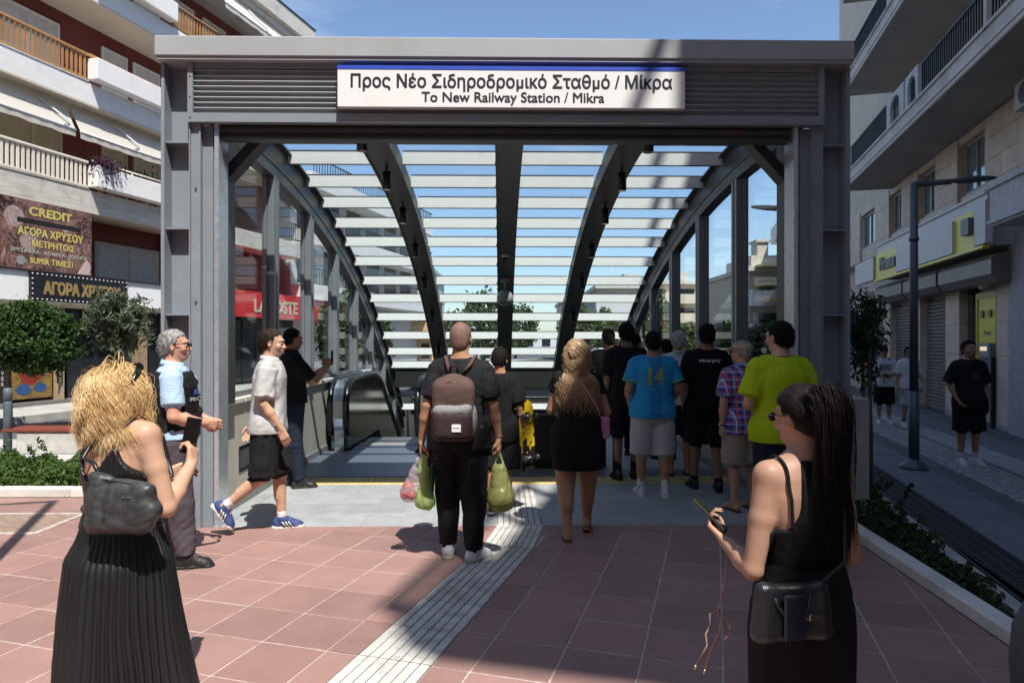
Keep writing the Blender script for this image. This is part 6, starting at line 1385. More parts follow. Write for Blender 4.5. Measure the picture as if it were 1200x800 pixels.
        if hasattr(s, 'bodyF'): F.hug(s.bodyF, reach=.035 if hem == 'knee' else .03, zmax=waist)
        return s.part(name, F, m)[0]
    def foot_frame(s, sg):
        an = R(s.toe[sg])*sg; td = np.array((math.sin(an), math.cos(an), 0)); pt = R(s.toep[sg]); td = td*math.cos(pt)-np.array((0,0,1))*math.sin(pt); lt = vnorm(np.cross(td,(0,0,1))); up = np.cross(lt, td); return np.array(s.ankle[sg]), td, up, lt
    def shoes(s, m, sole=None, sock=None, socklen=.06, stripes=None, h=.0065, bulk=1.0, name='shoe', label=None):
        for sg in (1,-1):
            A, td, up, lt = s.foot_frame(sg); M = np.stack([lt, td, up], 1); c = A+td*.055-up*.045; lo = c-np.array([.2,.2,.17]); hi = c+np.array([.2,.2,.17])
            F = s.fld(lo, hi, h); w = bulk
            F.ell(A-td*.035-up*.035, (.037*w,.045,.045), M, .02); F.cone(A+up*.0, A-up*.03, .044*w, .043*w, .01); F.cone(A+td*.035-up*.02, A+td*.13-up*.055, .040*w, .030*w, .03); F.ell(A+td*.135-up*.062, (.043*w,.055,.028), M, .02); F.cone(A-td*.03-up*.058, A+td*.13-up*.062, .034*w, .038*w, .02)
            F.plane(up, float(up@(A+up*.022))); F.plane(-up, float(-up@(A-up*.078))); F.noise(.002, 70, s.seed+sg)
            sh, V, Q = s.part(name, F, m, label)
            F = s.fld(lo, hi, h); F.cone(A-td*.045-up*.078, A+td*.05-up*.080, .040*w, .036*w, .02); F.cone(A+td*.05-up*.080, A+td*.145-up*.082, .038*w, .041*w, .02); F.ell(A+td*.15-up*.078, (.042*w,.05,.022), M, .02)
            F.plane(-up, float(-up@(A-up*.0995)) if False else float(-up@(A-up*.088))); F.plane(up, float(up@(A-up*.060))); s.part('sole', F, sole or m, parent=sh)
            b = MB()
            for j in range(4):
                q = A+td*(.055+.02*j)-up*(.008+.011*j); b.tube([(q-lt*.02+up*.0)*s.sc, (q+up*.012)*s.sc, (q+lt*.02)*s.sc], .0022*s.sc, 5)
            link('laces', b.mesh('laces', S_white if sole is S_sole or m is S_white else S_grey), sh)
            if stripes:
                for side_ in (-1,1):
                    b = MB()
                    for j in range(3):
                        q0 = A+td*(.035+.026*j)-up*.060+lt*side_*.047*w; q1 = A+td*(.005+.026*j)-up*.022+lt*side_*.046*w; b.tube([q0*s.sc, ((q0+q1)/2+lt*side_*.004)*s.sc, q1*s.sc], .0055*s.sc, 6)
                    link('stripe', b.mesh('stripe', stripes), sh)
            if sock:
                K_ = np.array(s.knee[sg]); ax_ = vnorm(K_-A); p1 = A+ax_*socklen; F = s.fld(np.minimum(A,p1)-.09, np.maximum(A,p1)+.09, h); F.cone(A-ax_*.01, p1, .041, .0415, .01, flat=True); F.noise(.002, 80, 3); s.part('sock', F, sock)
    def sandals(s, m):
        for sg in (1,-1):
            A, td, up, lt = s.foot_frame(sg); c = A+td*.055-up*.07; F = s.fld(c-np.array([.18,.18,.12]), c+np.array([.18,.18,.12]), .006); F.cone(A-td*.05-up*.085, A+td*.05-up*.085, .038, .036, .02); F.cone(A+td*.05-up*.085, A+td*.15-up*.085, .038, .044, .02); F.plane(-up, float(-up@(A-up*.1))); F.plane(up, float(up@(A-up*.082))); o = s.part('sandal', F, m)[0]
            b = MB(); b.tube([(A+td*.075-up*.085-lt*.042)*s.sc, (A+td*.09-up*.040)*s.sc, (A+td*.075-up*.085+lt*.042)*s.sc], .007*s.sc, 6); b.tube([(A+td*.12-up*.085-lt*.045)*s.sc, (A+td*.12-up*.052)*s.sc, (A+td*.12-up*.085+lt*.045)*s.sc], .007*s.sc, 6); b.tube([(A-td*.0-up*.08-lt*.04)*s.sc, (A-td*.055-up*.03)*s.sc, (A-td*.0-up*.08+lt*.04)*s.sc], .005*s.sc, 6)
            link('strap', b.mesh('strap', m), o)
    def hair(s, m, th=.008, line=(.70,-.72,-.002), amp=.004, freq=90, h=.005, vol=(0,0,0), name='hair', nape=-.075, sides=True, locks=0, lock_len=.03):
        """short hair: the skull's ellipsoid grown by th and cut by a slanting hairline plane"""
        c = s.hc; F = s.fld(c-.17, c+.19, h); F.ell(s.hp((vol[0],-.014+vol[1],.032+vol[2])), (.077+th,.095+th,.088+th*1.25), s.M, 0); F.ell(s.hp((0,-.052,-.015)), (.066+th*.6,.055+th*.6,.085), s.M, .02)
        X, Y, Z = F._grid((slice(None),)*3); x, y, z = X-s.hc[0], Y-s.hc[1], Z-s.hc[2]; M = s.M
        hx, hy, hz = (M[0][0]*x+M[1][0]*y+M[2][0]*z, M[0][1]*x+M[1][1]*y+M[2][1]*z, M[0][2]*x+M[1][2]*y+M[2][2]*z)
        fz = .040+max(0., .018-line[2])*.8      # hairline: forehead, temples with sideburns, round the ear, nape
        cut = np.minimum(hy-.020-.25*np.clip(hz-.02,-.1,.03), .42*hy-hz+fz); nap = (-hz-.034+.52*hy)*.85; ear = .026-np.sqrt(((np.abs(hx)-.084)*.7)**2+(hy-.002)**2+((hz+.012)*.75)**2); front = hy-(.080+th*.5)+.2*(.06-hz)
        F.D = np.maximum(np.maximum(F.D, cut), np.maximum(nap, np.maximum(ear, front))).astype(np.float32)
        F.noise(amp*.7, 130, s.seed, (1.3,.5,.5)); o, V, Q = s.part(name, F, m)
        if locks:       # short locks rooted on the hair's surface, combed back and down
            g = np.random.default_rng(s.seed); i = g.integers(0, len(V), locks); P = V[i]*s.sc; N = (V[i]-s.hc); N /= np.linalg.norm(N,axis=1)[:,None]; D = N*.35+(s.M@np.array((0,-.5,-.55)))+g.normal(size=N.shape)*.28
            strands('locks', P-N*.004, D, g.uniform(.6,1.2,locks)*lock_len, m, o, grav=3, wave=.0015, wfreq=90, r=.0015, seg=6, sides=3, seed=s.seed, taper=.2)
        return o
    def glasses(s, sun=True):
        b = MB(); 
        for q in (-1,1): b.sphere(s.hp((q*.033,.104,.008))*s.sc, .021*s.sc, 12, 8, 0, (1,.32,.85)); b.tube([s.hp((q*.054,.098,.014))*s.sc, s.hp((q*.076,.06,.014))*s.sc, s.hp((q*.084,.0,.012))*s.sc], .0028*s.sc, 6, 1)
        b.tube([s.hp((-.014,.110,.012))*s.sc, s.hp((.014,.110,.012))*s.sc], .0025*s.sc, 6, 1); link('sunglasses', b.mesh('sunglasses', [M_lens, M_rubber]), s.e)
    def W(s, p):  # person coordinates (1.75 m figure) -> world
        c, q = math.cos(s.yaw), math.sin(s.yaw); x, y, z = np.array(p)*s.sc; L0 = s.e.location; return Vector((L0.x+x*c-y*q, L0.y+x*q+y*c, L0.z+z))
    def stick(s, me, name, mats=None, side='back', off=.006, parent=None):
        """lays a flat mesh (lettering, badge) given in person metres onto the shirt"""
        bm = bmesh.new(); bm.from_mesh(me); bmesh.ops.triangulate(bm, faces=bm.faces)
        for _ in range(4):
            le = [e for e in bm.edges if e.calc_length() > .012]
            if not le: break
            bmesh.ops.subdivide_edges(bm, edges=le, cuts=1); bmesh.ops.triangulate(bm, faces=bm.faces)
        bm.to_mesh(me); bm.free()
        bvh = BVHTree.FromPolygons([tuple(v) for v in s.tV], [tuple(int(i) for i in q) for q in s.tQ]); dr_ = {'back': Vector((0,1,0)), 'front': Vector((0,-1,0)), 'right': Vector((-1,0,0)), 'left': Vector((1,0,0))}[side]
        for v in me.vertices:
            if side in ('back','front'): o = Vector((v.co.x, -.6 if side == 'back' else .6, v.co.z))
            else: o = Vector((.6 if side == 'right' else -.6, v.co.y, v.co.z))
            h = bvh.ray_cast(o, dr_)
            if h[0]: v.co = h[0]-dr_*off
        return link(name, me, parent or s.shirt_o)
def gridpatch(x0, x1, z0, z1, mats, axis='x', n=8, yv=0):
    b = MB(); 
    for i in range(n+1):
        for j in range(n+1): a = x0+(x1-x0)*i/n; z = z0+(z1-z0)*j/n; b.v.append((a,0,z) if axis == 'x' else (0,a,z))
    for i in range(n):
        for j in range(n): q = (i*(n+1)+j, (i+1)*(n+1)+j, (i+1)*(n+1)+j+1, i*(n+1)+j+1); b.f.append(q); b.mi.append(0); b.sm.append(True)
    return b.mesh('badge', mats)
def strands(name, roots, dirs, lens, m, parent, grav=.9, wave=.012, wfreq=38, r=.0035, seg=14, sides=4, center=None, keep=None, drape=None, seed=1, taper=.3):
    """hair locks as tapered, curling tubes; one joined mesh per head"""
    g = np.random.default_rng(seed); N = len(roots); P = np.array(roots, float); D = np.array(dirs, float); pts = [P.copy()]; q_ = (P-P.mean(0)); ph = (2.6*np.sin(q_@np.array([31.,17,23]))+2.6*np.sin(q_@np.array([-19.,37,11])))[:,None]+g.uniform(-.5,.5,(N,1)); ph2 = ph*1.3+1+g.uniform(-.4,.4,(N,1)); st_ = (np.array(lens)/seg)[:,None]; base = P.copy()
    fr_ = wfreq*(1+.15*np.sin(q_@np.array([11.,-23,29])))[:,None]*g.uniform(.95,1.05,(N,1)); am = wave*g.uniform(.6,1.4,(N,1))
    for i in range(1, seg+1):
        D = D + np.array([0,0,-grav])*(st_*9); D /= np.linalg.norm(D,axis=1)[:,None]; base = base + D*st_
        if drape is not None: base = drape(base)
        s_ = st_*i; a1 = np.cross(D, [0.3,0.9,0.2]); a1 /= np.linalg.norm(a1,axis=1)[:,None]; a2 = np.cross(D, a1); w_ = am*min(1,i/3); pts.append(base + a1*np.sin(fr_*s_+ph)*w_ + a2*np.cos(fr_*s_*.9+ph2)*w_)
    pts = np.stack(pts, 1); T = np.gradient(pts, axis=1); T /= np.linalg.norm(T,axis=2)[...,None]+1e-9; A = np.cross(T, [0.2,1,0.1]); A /= np.linalg.norm(A,axis=2)[...,None]+1e-9; B_ = np.cross(T, A)
    rad = (np.array(r)*np.ones(N))[:,None]*np.interp(np.arange(seg+1)/seg, [0,.15,.7,1], [.6,1,.9,taper])[None,:]; V = np.stack([pts+(A*math.cos(2*math.pi*k/sides)+B_*math.sin(2*math.pi*k/sides))*rad[...,None] for k in range(sides)], 2)
    V = V.reshape(-1,3); base_i = (np.arange(N)[:,None]*(seg+1)+np.arange(seg)[None,:])*sides; F = []
    for k in range(sides): F.append(np.stack([base_i+k, base_i+(k+1)%sides, base_i+sides+(k+1)%sides, base_i+sides+k], -1).reshape(-1,4))
    return link(name, np_mesh(name, V, np.concatenate(F), m, True), parent)
def px_at(px, Z): return (px-600)/FOC*Z
GRP = 'people walking into the station'
A_ = math.pi
# --- football shirt man
def stripes_mat():
    m = bpy.data.materials.new('football_stripes'); m.use_nodes = True; n = m.node_tree; P = n.nodes['Principled BSDF']; P.inputs['Roughness'].default_value = .7; l = n.links.new
    t = n.nodes.new('ShaderNodeTexCoord'); sx = n.nodes.new('ShaderNodeSeparateXYZ'); l(t.outputs['Object'], sx.inputs[0]); a = n.nodes.new('ShaderNodeMath'); a.operation = 'ABSOLUTE'; l(sx.outputs['X'], a.inputs[0])
    c = n.nodes.new('ShaderNodeMath'); c.operation = 'LESS_THAN'; c.inputs[1].default_value = .062; l(a.outputs[0], c.inputs[0]); c2 = n.nodes.new('ShaderNodeMath'); c2.operation = 'GREATER_THAN'; c2.inputs[1].default_value = .19; l(a.outputs[0], c2.inputs[0])
    ad = n.nodes.new('ShaderNodeMath'); ad.operation = 'MAXIMUM'; l(c.outputs[0], ad.inputs[0]); ad.inputs[1].default_value = 0
    x = n.nodes.new('ShaderNodeMix'); x.data_type = 'RGBA'; x.inputs[6].default_value = (0.01,0.30,0.62,1); x.inputs[7].default_value = (0.008,0.20,0.46,1); l(ad.outputs[0], x.inputs[0]); l(x.outputs[2], P.inputs['Base Color']); return m
def plaid_mat():
    m = bpy.data.materials.new('plaid_cotton'); m.use_nodes = True; n = m.node_tree; P = n.nodes['Principled BSDF']; P.inputs['Roughness'].default_value = .85; l = n.links.new
    t = n.nodes.new('ShaderNodeTexCoord'); sx = n.nodes.new('ShaderNodeSeparateXYZ'); l(t.outputs['Object'], sx.inputs[0]); mn = n.nodes.new('ShaderNodeMath'); mn.operation = 'MULTIPLY_ADD'; mn.inputs[1].default_value = .35; l(sx.outputs['Y'], mn.inputs[0]); l(sx.outputs['X'], mn.inputs[2])
    def band(src, f, off_, w_):
        q = n.nodes.new('ShaderNodeMath'); q.operation = 'MULTIPLY_ADD'; q.inputs[1].default_value = f; q.inputs[2].default_value = off_; l(src, q.inputs[0]); r_ = n.nodes.new('ShaderNodeMath'); r_.operation = 'FRACT'; l(q.outputs[0], r_.inputs[0]); c = n.nodes.new('ShaderNodeMath'); c.operation = 'LESS_THAN'; c.inputs[1].default_value = w_; l(r_.outputs[0], c.inputs[0]); return c.outputs[0]
    cur = None; col = (0.035,0.04,0.25,1)
    rgb = n.nodes.new('ShaderNodeRGB'); rgb.outputs[0].default_value = col; cur = rgb.outputs[0]
    for src, f, o_, w_, c_, mixv in ((sx.outputs['Z'],14,.2,.34,(0.25,0.30,0.62,1),.5),(mn.outputs[0],14,.0,.34,(0.25,0.30,0.62,1),.5),(sx.outputs['Z'],14,.75,.12,(0.60,0.10,0.09,1),.75),(mn.outputs[0],14,.55,.14,(0.60,0.10,0.09,1),.75),(sx.outputs['Z'],14,.02,.06,(0.8,0.8,0.8,1),.6),(mn.outputs[0],14,.82,.07,(0.8,0.8,0.8,1),.8)):
        b_ = band(src, f, o_, w_); mm = n.nodes.new('ShaderNodeMath'); mm.operation = 'MULTIPLY'; mm.inputs[1].default_value = mixv; l(b_, mm.inputs[0]); x = n.nodes.new('ShaderNodeMix'); x.data_type = 'RGBA'; x.inputs[7].default_value = c_; l(mm.outputs[0], x.inputs[0]); l(cur, x.inputs[6]); cur = x.outputs[2]
    l(cur, P.inputs['Base Color']); return m
p = Person('heavy man in blue striped football shirt number 14 and pale grey shorts', px_at(765,7.3), 7.3, 1.76, .02, girth=1.2, belly=.04, sk=SK2, group=GRP, curl=(.5,.5), elbow={1:(.29,-.03,1.14),-1:(-.29,-.03,1.14)}, wrist={1:(.24,.14,.98),-1:(-.24,.14,.98)}, ankle={1:(.12,-.05,.085),-1:(-.12,.04,.085)}, knee={1:(.115,-.0,.49),-1:(-.115,.04,.49)}, toep=(0,0))
p.body(); p.shirt(stripes_mat(), hem=.84, sleeve=.72, ease=.022, sl_ease=.03); p.pants(C_lgrey, ease=.032, crop=1.10); p.shoes(S_white, S_white, S_sock, .11); p.hair(H_dark, .010)
tm_ = text_mesh('14', .26, mat('faded_yellow', (0.26,0.38,0.22), .7), 0, 0.012, width=.17, height=.20); 
for v in tm_.vertices: v.co.z += 1.18*p.sc
p.stick(tm_, 'number')
b = MB()
for sg in (1,-1):
    S, E = np.array(p.sh[sg]), np.array(p.elb[sg]); c = S+(E-S)*.715; ax_ = Vector(vnorm(E-S)); u_ = ax_.orthogonal().normalized(); w_ = ax_.cross(u_); b.tube([Vector(c*p.sc)+(u_*math.cos(t)+w_*math.sin(t))*.093*p.sc for t in np.linspace(0,6.283,20)], .006, 6)
link('sleeve_trim', b.mesh('sleeve_trim', C_lime), p.shirt_o)
# --- tall man in black behind, and his companions
p = Person('tall man in plain black T-shirt and shorts left of the football shirt man', px_at(734,8.2), 8.2, 1.87, .05, girth=1.02, sk=SK4, group=GRP, knee={1:(.1,.03,.49),-1:(-.1,0,.49)}, ankle={1:(.1,.05,.085),-1:(-.1,-.03,.085)}); p.body(); p.shirt(C_black2, hem=.80, ease=.03, sl_ease=.035, sleeve=.8); p.pants(C_black, ease=.035, crop=.98); p.shoes(S_black, S_black, S_sblack, .13); p.hair(H_dark, .014, amp=.009)
p = Person('man in black T-shirt half hidden beside the curly haired woman, near the well guard', px_at(713,9.1), 9.1, 1.82, -.1, girth=.98, sk=SK4, group=GRP); p.body(); p.shirt(C_black, hem=.84, ease=.025); p.pants(C_black, ease=.03); p.shoes(S_black, S_black, S_sblack, .1); p.hair(H_brown, .008)
p = Person('person in dark clothes whose face shows behind the tall man in black', px_at(744,9.9), 9.9, 1.76, -.9, sk=SK2, group=GRP, hw=.011); p.body(); p.shirt(C_black, hem=.84, ease=.02); p.pants(C_navy, hem='ankle', name='trousers'); p.shoes(S_black); p.hair(H_dark, .012)
p = Person('white haired man in a white shirt and navy shorts walking in', px_at(795,8.5), 8.5, 1.77, .05, girth=1.05, sk=SK3, group=GRP, knee={1:(.1,.03,.49),-1:(-.1,0,.49)}); p.body(); p.shirt(C_white, hem=.86, ease=.022, collar=True); p.pants(C_navy, ease=.028, crop=1.0); p.sandals(S_black); p.hair(H_white, .016, amp=.010)
p = Person('dark haired person just visible behind the white haired man', px_at(780,9.6), 9.6, 1.68, .5, sk=SK4, group=GRP, hw=.011); p.body(); p.shirt(C_black2, hem=.84, ease=.02); p.pants(C_navy, hem='ankle', name='trousers'); p.shoes(S_black); p.hair(H_dark, .014)
p = Person('old man with reddish bald head in a blue shirt beyond the curly haired woman', px_at(696,10.6), 10.6, 1.58, .3, sk=SK3, group=GRP, hw=.011); p.body(); p.shirt(mat('mid_blue_shirt', (0.05,0.12,0.42), .8), hem=.86, ease=.02); p.pants(C_navy, hem='ankle', name='trousers'); p.shoes(S_black); p.hair(H_grey, .008, nape=-.06, line=(.9,-.3,-.03))
# --- black T-shirt with lettering
p = Person('man in black T-shirt with white lettering on the back and black shorts', px_at(828,7.6), 7.6, 1.84, -.04, girth=1.08, sk=SK4, group=GRP, curl=(.25,.4), elbow={-1:(-.27,-.05,1.10),1:(.27,.03,1.12)}, wrist={-1:(-.25,0,.85),1:(.20,.2,1.02)}, knee={1:(.10,.0,.49),-1:(-.10,.06,.50)}, ankle={1:(.11,-.07,.085),-1:(-.11,.1,.085)}); p.body(); p.shirt(C_black, hem=.80, ease=.028, sl_ease=.034, sleeve=.85); p.pants(C_black2, ease=.036, crop=1.0); p.shoes(S_black, S_black, S_sblack, .06); p.hair(H_dark, .013, amp=.008)
tm_ = text_mesh('tadoona group', .05, C_white, 0, 0, width=.23, height=.05)
for v in tm_.vertices: v.co.z += 1.345*p.sc
p.stick(tm_, 'print')
# --- plaid man with cap
p = Person('older man in blue and red plaid shirt, beige cap and cargo shorts', px_at(870,6.7), 6.7, 1.66, .30, girth=1.08, belly=.03, sk=SK3, group=GRP, elbow={-1:(-.27,-.03,1.12),1:(.27,-.03,1.12)}, wrist={-1:(-.26,.0,.87),1:(.26,.06,.88)}, curl=(.55,.5), head=(.45,.05,0)); p.body(); p.shirt(plaid_mat(), hem=.80, ease=.028, sl_ease=.034, sleeve=.8, collar=True); p.pants(C_sand, ease=.034, crop=1.02, pocket=True); p.sandals(S_black); p.hair(H_grey, .007, line=(.9,-.35,-.0)); p.glasses(); p.brows(H_grey)
c = p.hc; F = p.fld(c-.2, c+.22, .006); F.ell(p.hp((0,-.008,.045)), (.092,.112,.078), p.M, 0); n_ = p.M@np.array((0,.12,-1.)); F.plane(n_, float(n_@p.hp((0,0,.042)))); F.cone(p.hp((-.045,.09,.045)), p.hp((.045,.09,.045)), .012, .012, .02); F.cone(p.hp((-.03,.15,.036)), p.hp((.03,.15,.036)), .008, .008, .05); F.cone(p.hp((0,.09,.045)), p.hp((0,.155,.034)), .014, .008, .05); F.noise(.004, 40, 4)
p.part('cap', F, cloth('beige_cap', (0.50,0.38,0.28)))
b = MB(); W_ = p.wri[-1]; b.tube([Vector((np.array(W_)+np.array((.034*math.cos(t),.034*math.sin(t),.02)))*p.sc) for t in np.linspace(0,6.283,16)], .007, 6); b.sphere(Vector((np.array(W_)+np.array((-.036,0,.02)))*p.sc), .014, 10, 6, 1, (.5,1,1)); link('wrist_watch', b.mesh('wrist_watch', [M_rubber, M_inox]), p.e)
# --- lime T-shirt man
p = Person('bearded man in a bright lime green T-shirt, seen from behind', px_at(914,5.3), 5.3, 1.81, .12, girth=1.10, sk=SK1, group=GRP, elbow={-1:(-.275,.0,1.13),1:(.27,-.02,1.12)}, wrist={-1:(-.16,.16,1.1),1:(.26,.05,.88)}, head=(.35,.05,0), curl=(.5,.4)); p.body(); p.shirt(C_lime, hem=.85, ease=.024, sl_ease=.034, sleeve=.78, amp=.012); p.pants(C_navy, hem='ankle', name='trousers'); p.shoes(S_black); p.hair(H_dark, .008, amp=.004, line=(.85,-.5,.02), locks=1500, lock_len=.022); p.glasses(); p.brows(H_dark)
b = MB(); b.tube([Vector(np.array((.078*math.cos(t), prof_at(p.T,1.47)[3]+.078*math.sin(t), 1.475-.01*math.sin(t)))*p.sc) for t in np.linspace(0,6.283,20)], .003, 5); link('neck_cord', b.mesh('neck_cord', mat('red_brown_cord', (0.12,0.03,0.02), .6)), p.e)
# --- officer
p = OFF = Person('grey haired guard in light blue shirt and black vest standing by the left pillar', px_at(203,5.05), 5.05, 1.74, R(-68), girth=1.14, belly=.035, sk=SK3, hw=.0075, elbow={1:(.265,.02,1.12),-1:(-.26,.05,1.13)}, wrist={1:(.17,.22,1.06),-1:(-.14,.24,1.05)}, curl=(.5,.5), head=(R(-8),.0,0), knee={1:(.1,.05,.49),-1:(-.1,.0,.49)}, ankle={1:(.11,.09,.085),-1:(-.11,-.04,.085)})
p.body(); p.shirt(C_lblue, hem=.95, sleeve=.72, ease=.012, sl_ease=.020, collar=True); p.pants(C_plum, hem='ankle', ease=.03, waist=1.02, name='trousers', amp=.014); p.shoes(S_black, S_black, bulk=1.1); p.hair(H_grey, .006, amp=.004, line=(.86,-.5,.0), locks=1600, lock_len=.022); p.glasses(); p.brows(H_grey)
sv = p.shirt_o, p.tV, p.tQ
F = p.fld((-.32,-.28,.94),(.32,.34,1.50)); T_ = [r for r in p.T if 1.0 < r[0] < 1.44]; F.loft([(.965,*prof_at(p.T,1.0))]+T_+[(1.44,*prof_at(p.T,1.44))], .01, ease=.034, n=2.8, capk=.015)
for sg in (1,-1): F.cone(np.array(p.sh[sg])+np.array((sg*.055,0,.0)), np.array(p.sh[sg])+np.array((sg*.12,0,-.12)), .062, .05, .02, mode='s')
F.cone((0,.06,1.53),(0,.2,1.36), .085, .07, .02, mode='s'); F.cone((-.09,.155,1.24),(.09,.155,1.24),.03,.03,.01,flat=True); F.cone((-.10,.165,1.13),(.10,.165,1.13),.035,.035,.01,flat=True); F.noise(.003, 50, 9); vest, V, Q = p.part('vest', F, C_vest); p.tV, p.tQ, p.shirt_o = V*p.sc, Q, vest
me = gridpatch(-.13,.13,1.27*p.sc,1.31*p.sc, mat('badge_blue', (0.05,0.10,0.45), .4)); 
for v in me.vertices: v.co.x = v.co.x*.55+.085
p.stick(me, 'badge', side='front', off=.006)
tm_ = text_mesh('PRIVATE SEC', .05, mat('tape_grey', (0.45,0.45,0.45), .5), 0, .001, width=.20, height=.028)
for v in tm_.vertices: v.co.x = -v.co.x+.085; v.co.z += 1.225*p.sc
p.stick(tm_, 'lettering', side='front', off=.008)
b = MB(); b.sphere(p.hp((0,0,0))*p.sc, .001, 4, 3); me = gridpatch(-.03,.03,1.335*p.sc,1.40*p.sc, mat('emblem_white', (0.55,0.55,0.55), .5)); 
for v in me.vertices: v.co.x -= .10
p.stick(me, 'emblem', side='front', off=.008)
# --- young man in grey polo, mid stride
p = Person('young man in light grey polo and black cargo shorts striding past the pillar', px_at(314,5.95), 5.95, 1.76, R(-80), girth=1.0, sk=SK1, hw=.0075, elbow={1:(.235,.0,1.12),-1:(-.23,-.07,1.12)}, wrist={1:(.20,.14,.90),-1:(-.22,-.16,.90)}, curl=(.35,.35), hand={1:(0,.35,-1)}, head=(R(-5),.10,0), knee={1:(.085,-.03,.49),-1:(-.085,.09,.49)}, ankle={1:(.085,-.33,.25),-1:(-.085,.10,.085)}, toe=(6,4), toep=(0,52), lean=.04)
# the trailing foot belongs to the near (right) leg
p.body(); p.shirt(C_grey, hem=.86, sleeve=.82, ease=.022, sl_ease=.03, collar=True, amp=.012); p.pants(C_black2, ease=.036, crop=1.0, pocket=True, amp=.014); p.shoes(S_blue, S_sole, S_sock, .07, stripes=S_white); p.hair(H_brown, .007, amp=.004, locks=1800, lock_len=.026); p.brows(H_brown)
# --- man in black polo filming with his phone
p = PHM = Person('man in black polo leaning by the left parapet and holding up a phone', px_at(342,7.75), 7.75, 1.80, R(-62), girth=1.05, sk=SK2, elbow={1:(.20,.20,1.16),-1:(-.20,.20,1.16)}, wrist={1:(.05,.38,1.32),-1:(-.05,.38,1.31)}, hand={1:(-.35,.15,1),-1:(.35,.15,1)}, palm={1:(-.6,-.2,.2),-1:(.6,-.2,.2)}, curl=(.7,.7), head=(R(10),.12,0), ankle={1:(.1,.06,.085),-1:(-.1,-.02,.085)}); p.body(); p.shirt(C_black, hem=.93, ease=.018, sleeve=.8, collar=True); p.pants(C_navy, hem='ankle', waist=1.0, name='trousers', ease=.02); p.shoes(S_black, S_black); p.hair(H_dark, .006); p.brows(H_dark)
b = MB(); b.lathe([(.172,.985),(.176,.99),(.176,1.02),(.172,1.025)], (0,0,0), 24, sx=1.02*p.sc, sy=.74*p.sc); 
for i in range(len(b.v)): x_, y_, z_ = b.v[i]; b.v[i] = (x_,y_,z_*p.sc-.0)
b.box(.10,.16,-.02,.10,.90,1.0); link('belt', b.mesh('belt', M_rubber), p.e)
def phone(w_pos, yaw, tilt, label, sz=(.074,.155,.009), roll=0):
    T_ = Thing('phone', label, 'phone', 0, (0,0,0)); T_.e.location = w_pos; T_.e.rotation_euler = (tilt, roll, yaw); b = MB(); b.bbox(-sz[0]/2,sz[0]/2,-sz[2]/2,sz[2]/2,-sz[1]/2,sz[1]/2,.004); T_.part('case', b, mat('phone_case_black', (0.012,0.012,0.014), .3))
    b = MB(); b.box(-sz[0]/2+.004,sz[0]/2-.004,-sz[2]/2-.0012,-sz[2]/2,-sz[1]/2+.004,sz[1]/2-.004); T_.part('screen', b, M_phone)
    b = MB(); b.box(sz[0]/2-.034,sz[0]/2-.006,sz[2]/2,sz[2]/2+.002,sz[1]/2-.036,sz[1]/2-.006); T_.part('lens_bump', b, M_lens); return T_
phone(p.W((0,.44,1.42)), p.yaw, 0, 'black phone held up by the man in the black polo', (.08,.165,.011))
# --- bald man with backpack
p = BLD = Person('bald man in black T-shirt and trousers with a brown backpack and shopping bags', px_at(540,5.18), 5.18, 1.80, -.03, girth=1.0, sk=SK2, hw=.0075, neck=1.05, elbow={1:(.27,-.02,1.13),-1:(-.27,-.05,1.14)}, wrist={1:(.30,.03,.885),-1:(-.32,.02,.87)}, hand={1:(.05,.0,-1),-1:(-.05,.0,-1)}, palm={1:(-1,.2,0),-1:(1,.2,0)}, curl=(.95,.95), knee={1:(.10,.0,.49),-1:(-.10,.08,.49)}, ankle={1:(.10,-.05,.085),-1:(-.10,.06,.085)}, toe=(5,35), head=(-.15,0,0))
p.body(); p.shirt(C_black2, hem=.82, ease=.022, sl_ease=.030, sleeve=.8, amp=.012); p.pants(C_black, hem='ankle', ease=.034, taper=.85, name='trousers', amp=.014); p.shoes(S_white, S_olive, S_sock, .04, bulk=1.1); p.hair(H_stub, .002, amp=.001, line=(.95,-.15,-.035)); p.brows(H_dark)
b = MB(); W_ = np.array(p.wri[1]); b.tube([Vector((W_+np.array((.034*math.cos(t),.034*math.sin(t),.022)))*p.sc) for t in np.linspace(0,6.283,16)], .003, 6); link('bracelet', b.mesh('bracelet', M_inox), p.e)
# --- boy with skateboard
p = BOY = Person('boy in black T-shirt and shorts carrying a yellow skateboard', px_at(586,6.6), 6.6, 1.59, -.1, girth=.88, sk=SK2, hw=.0085, elbow={1:(.23,-.03,1.12),-1:(-.22,0,1.12)}, wrist={1:(.27,.04,.90),-1:(-.2,.1,.9)}, hand={1:(0,.1,-1)}, curl=(.4,.8), knee={1:(.08,.05,.49),-1:(-.08,-.0,.49)}, ankle={1:(.08,.10,.085),-1:(-.08,-.12,.10)}, toep=(10,0), head=(-.3,.15,0)); p.body(); p.shirt(C_black, hem=.76, ease=.03, sl_ease=.04, sleeve=.85); p.pants(C_black2, ease=.036, crop=1.0); p.shoes(S_black, S_grey, S_sock, .11, bulk=.95); p.hair(H_dark, .013, amp=.006, line=(.85,-.5,.0)); p.brows(H_dark)
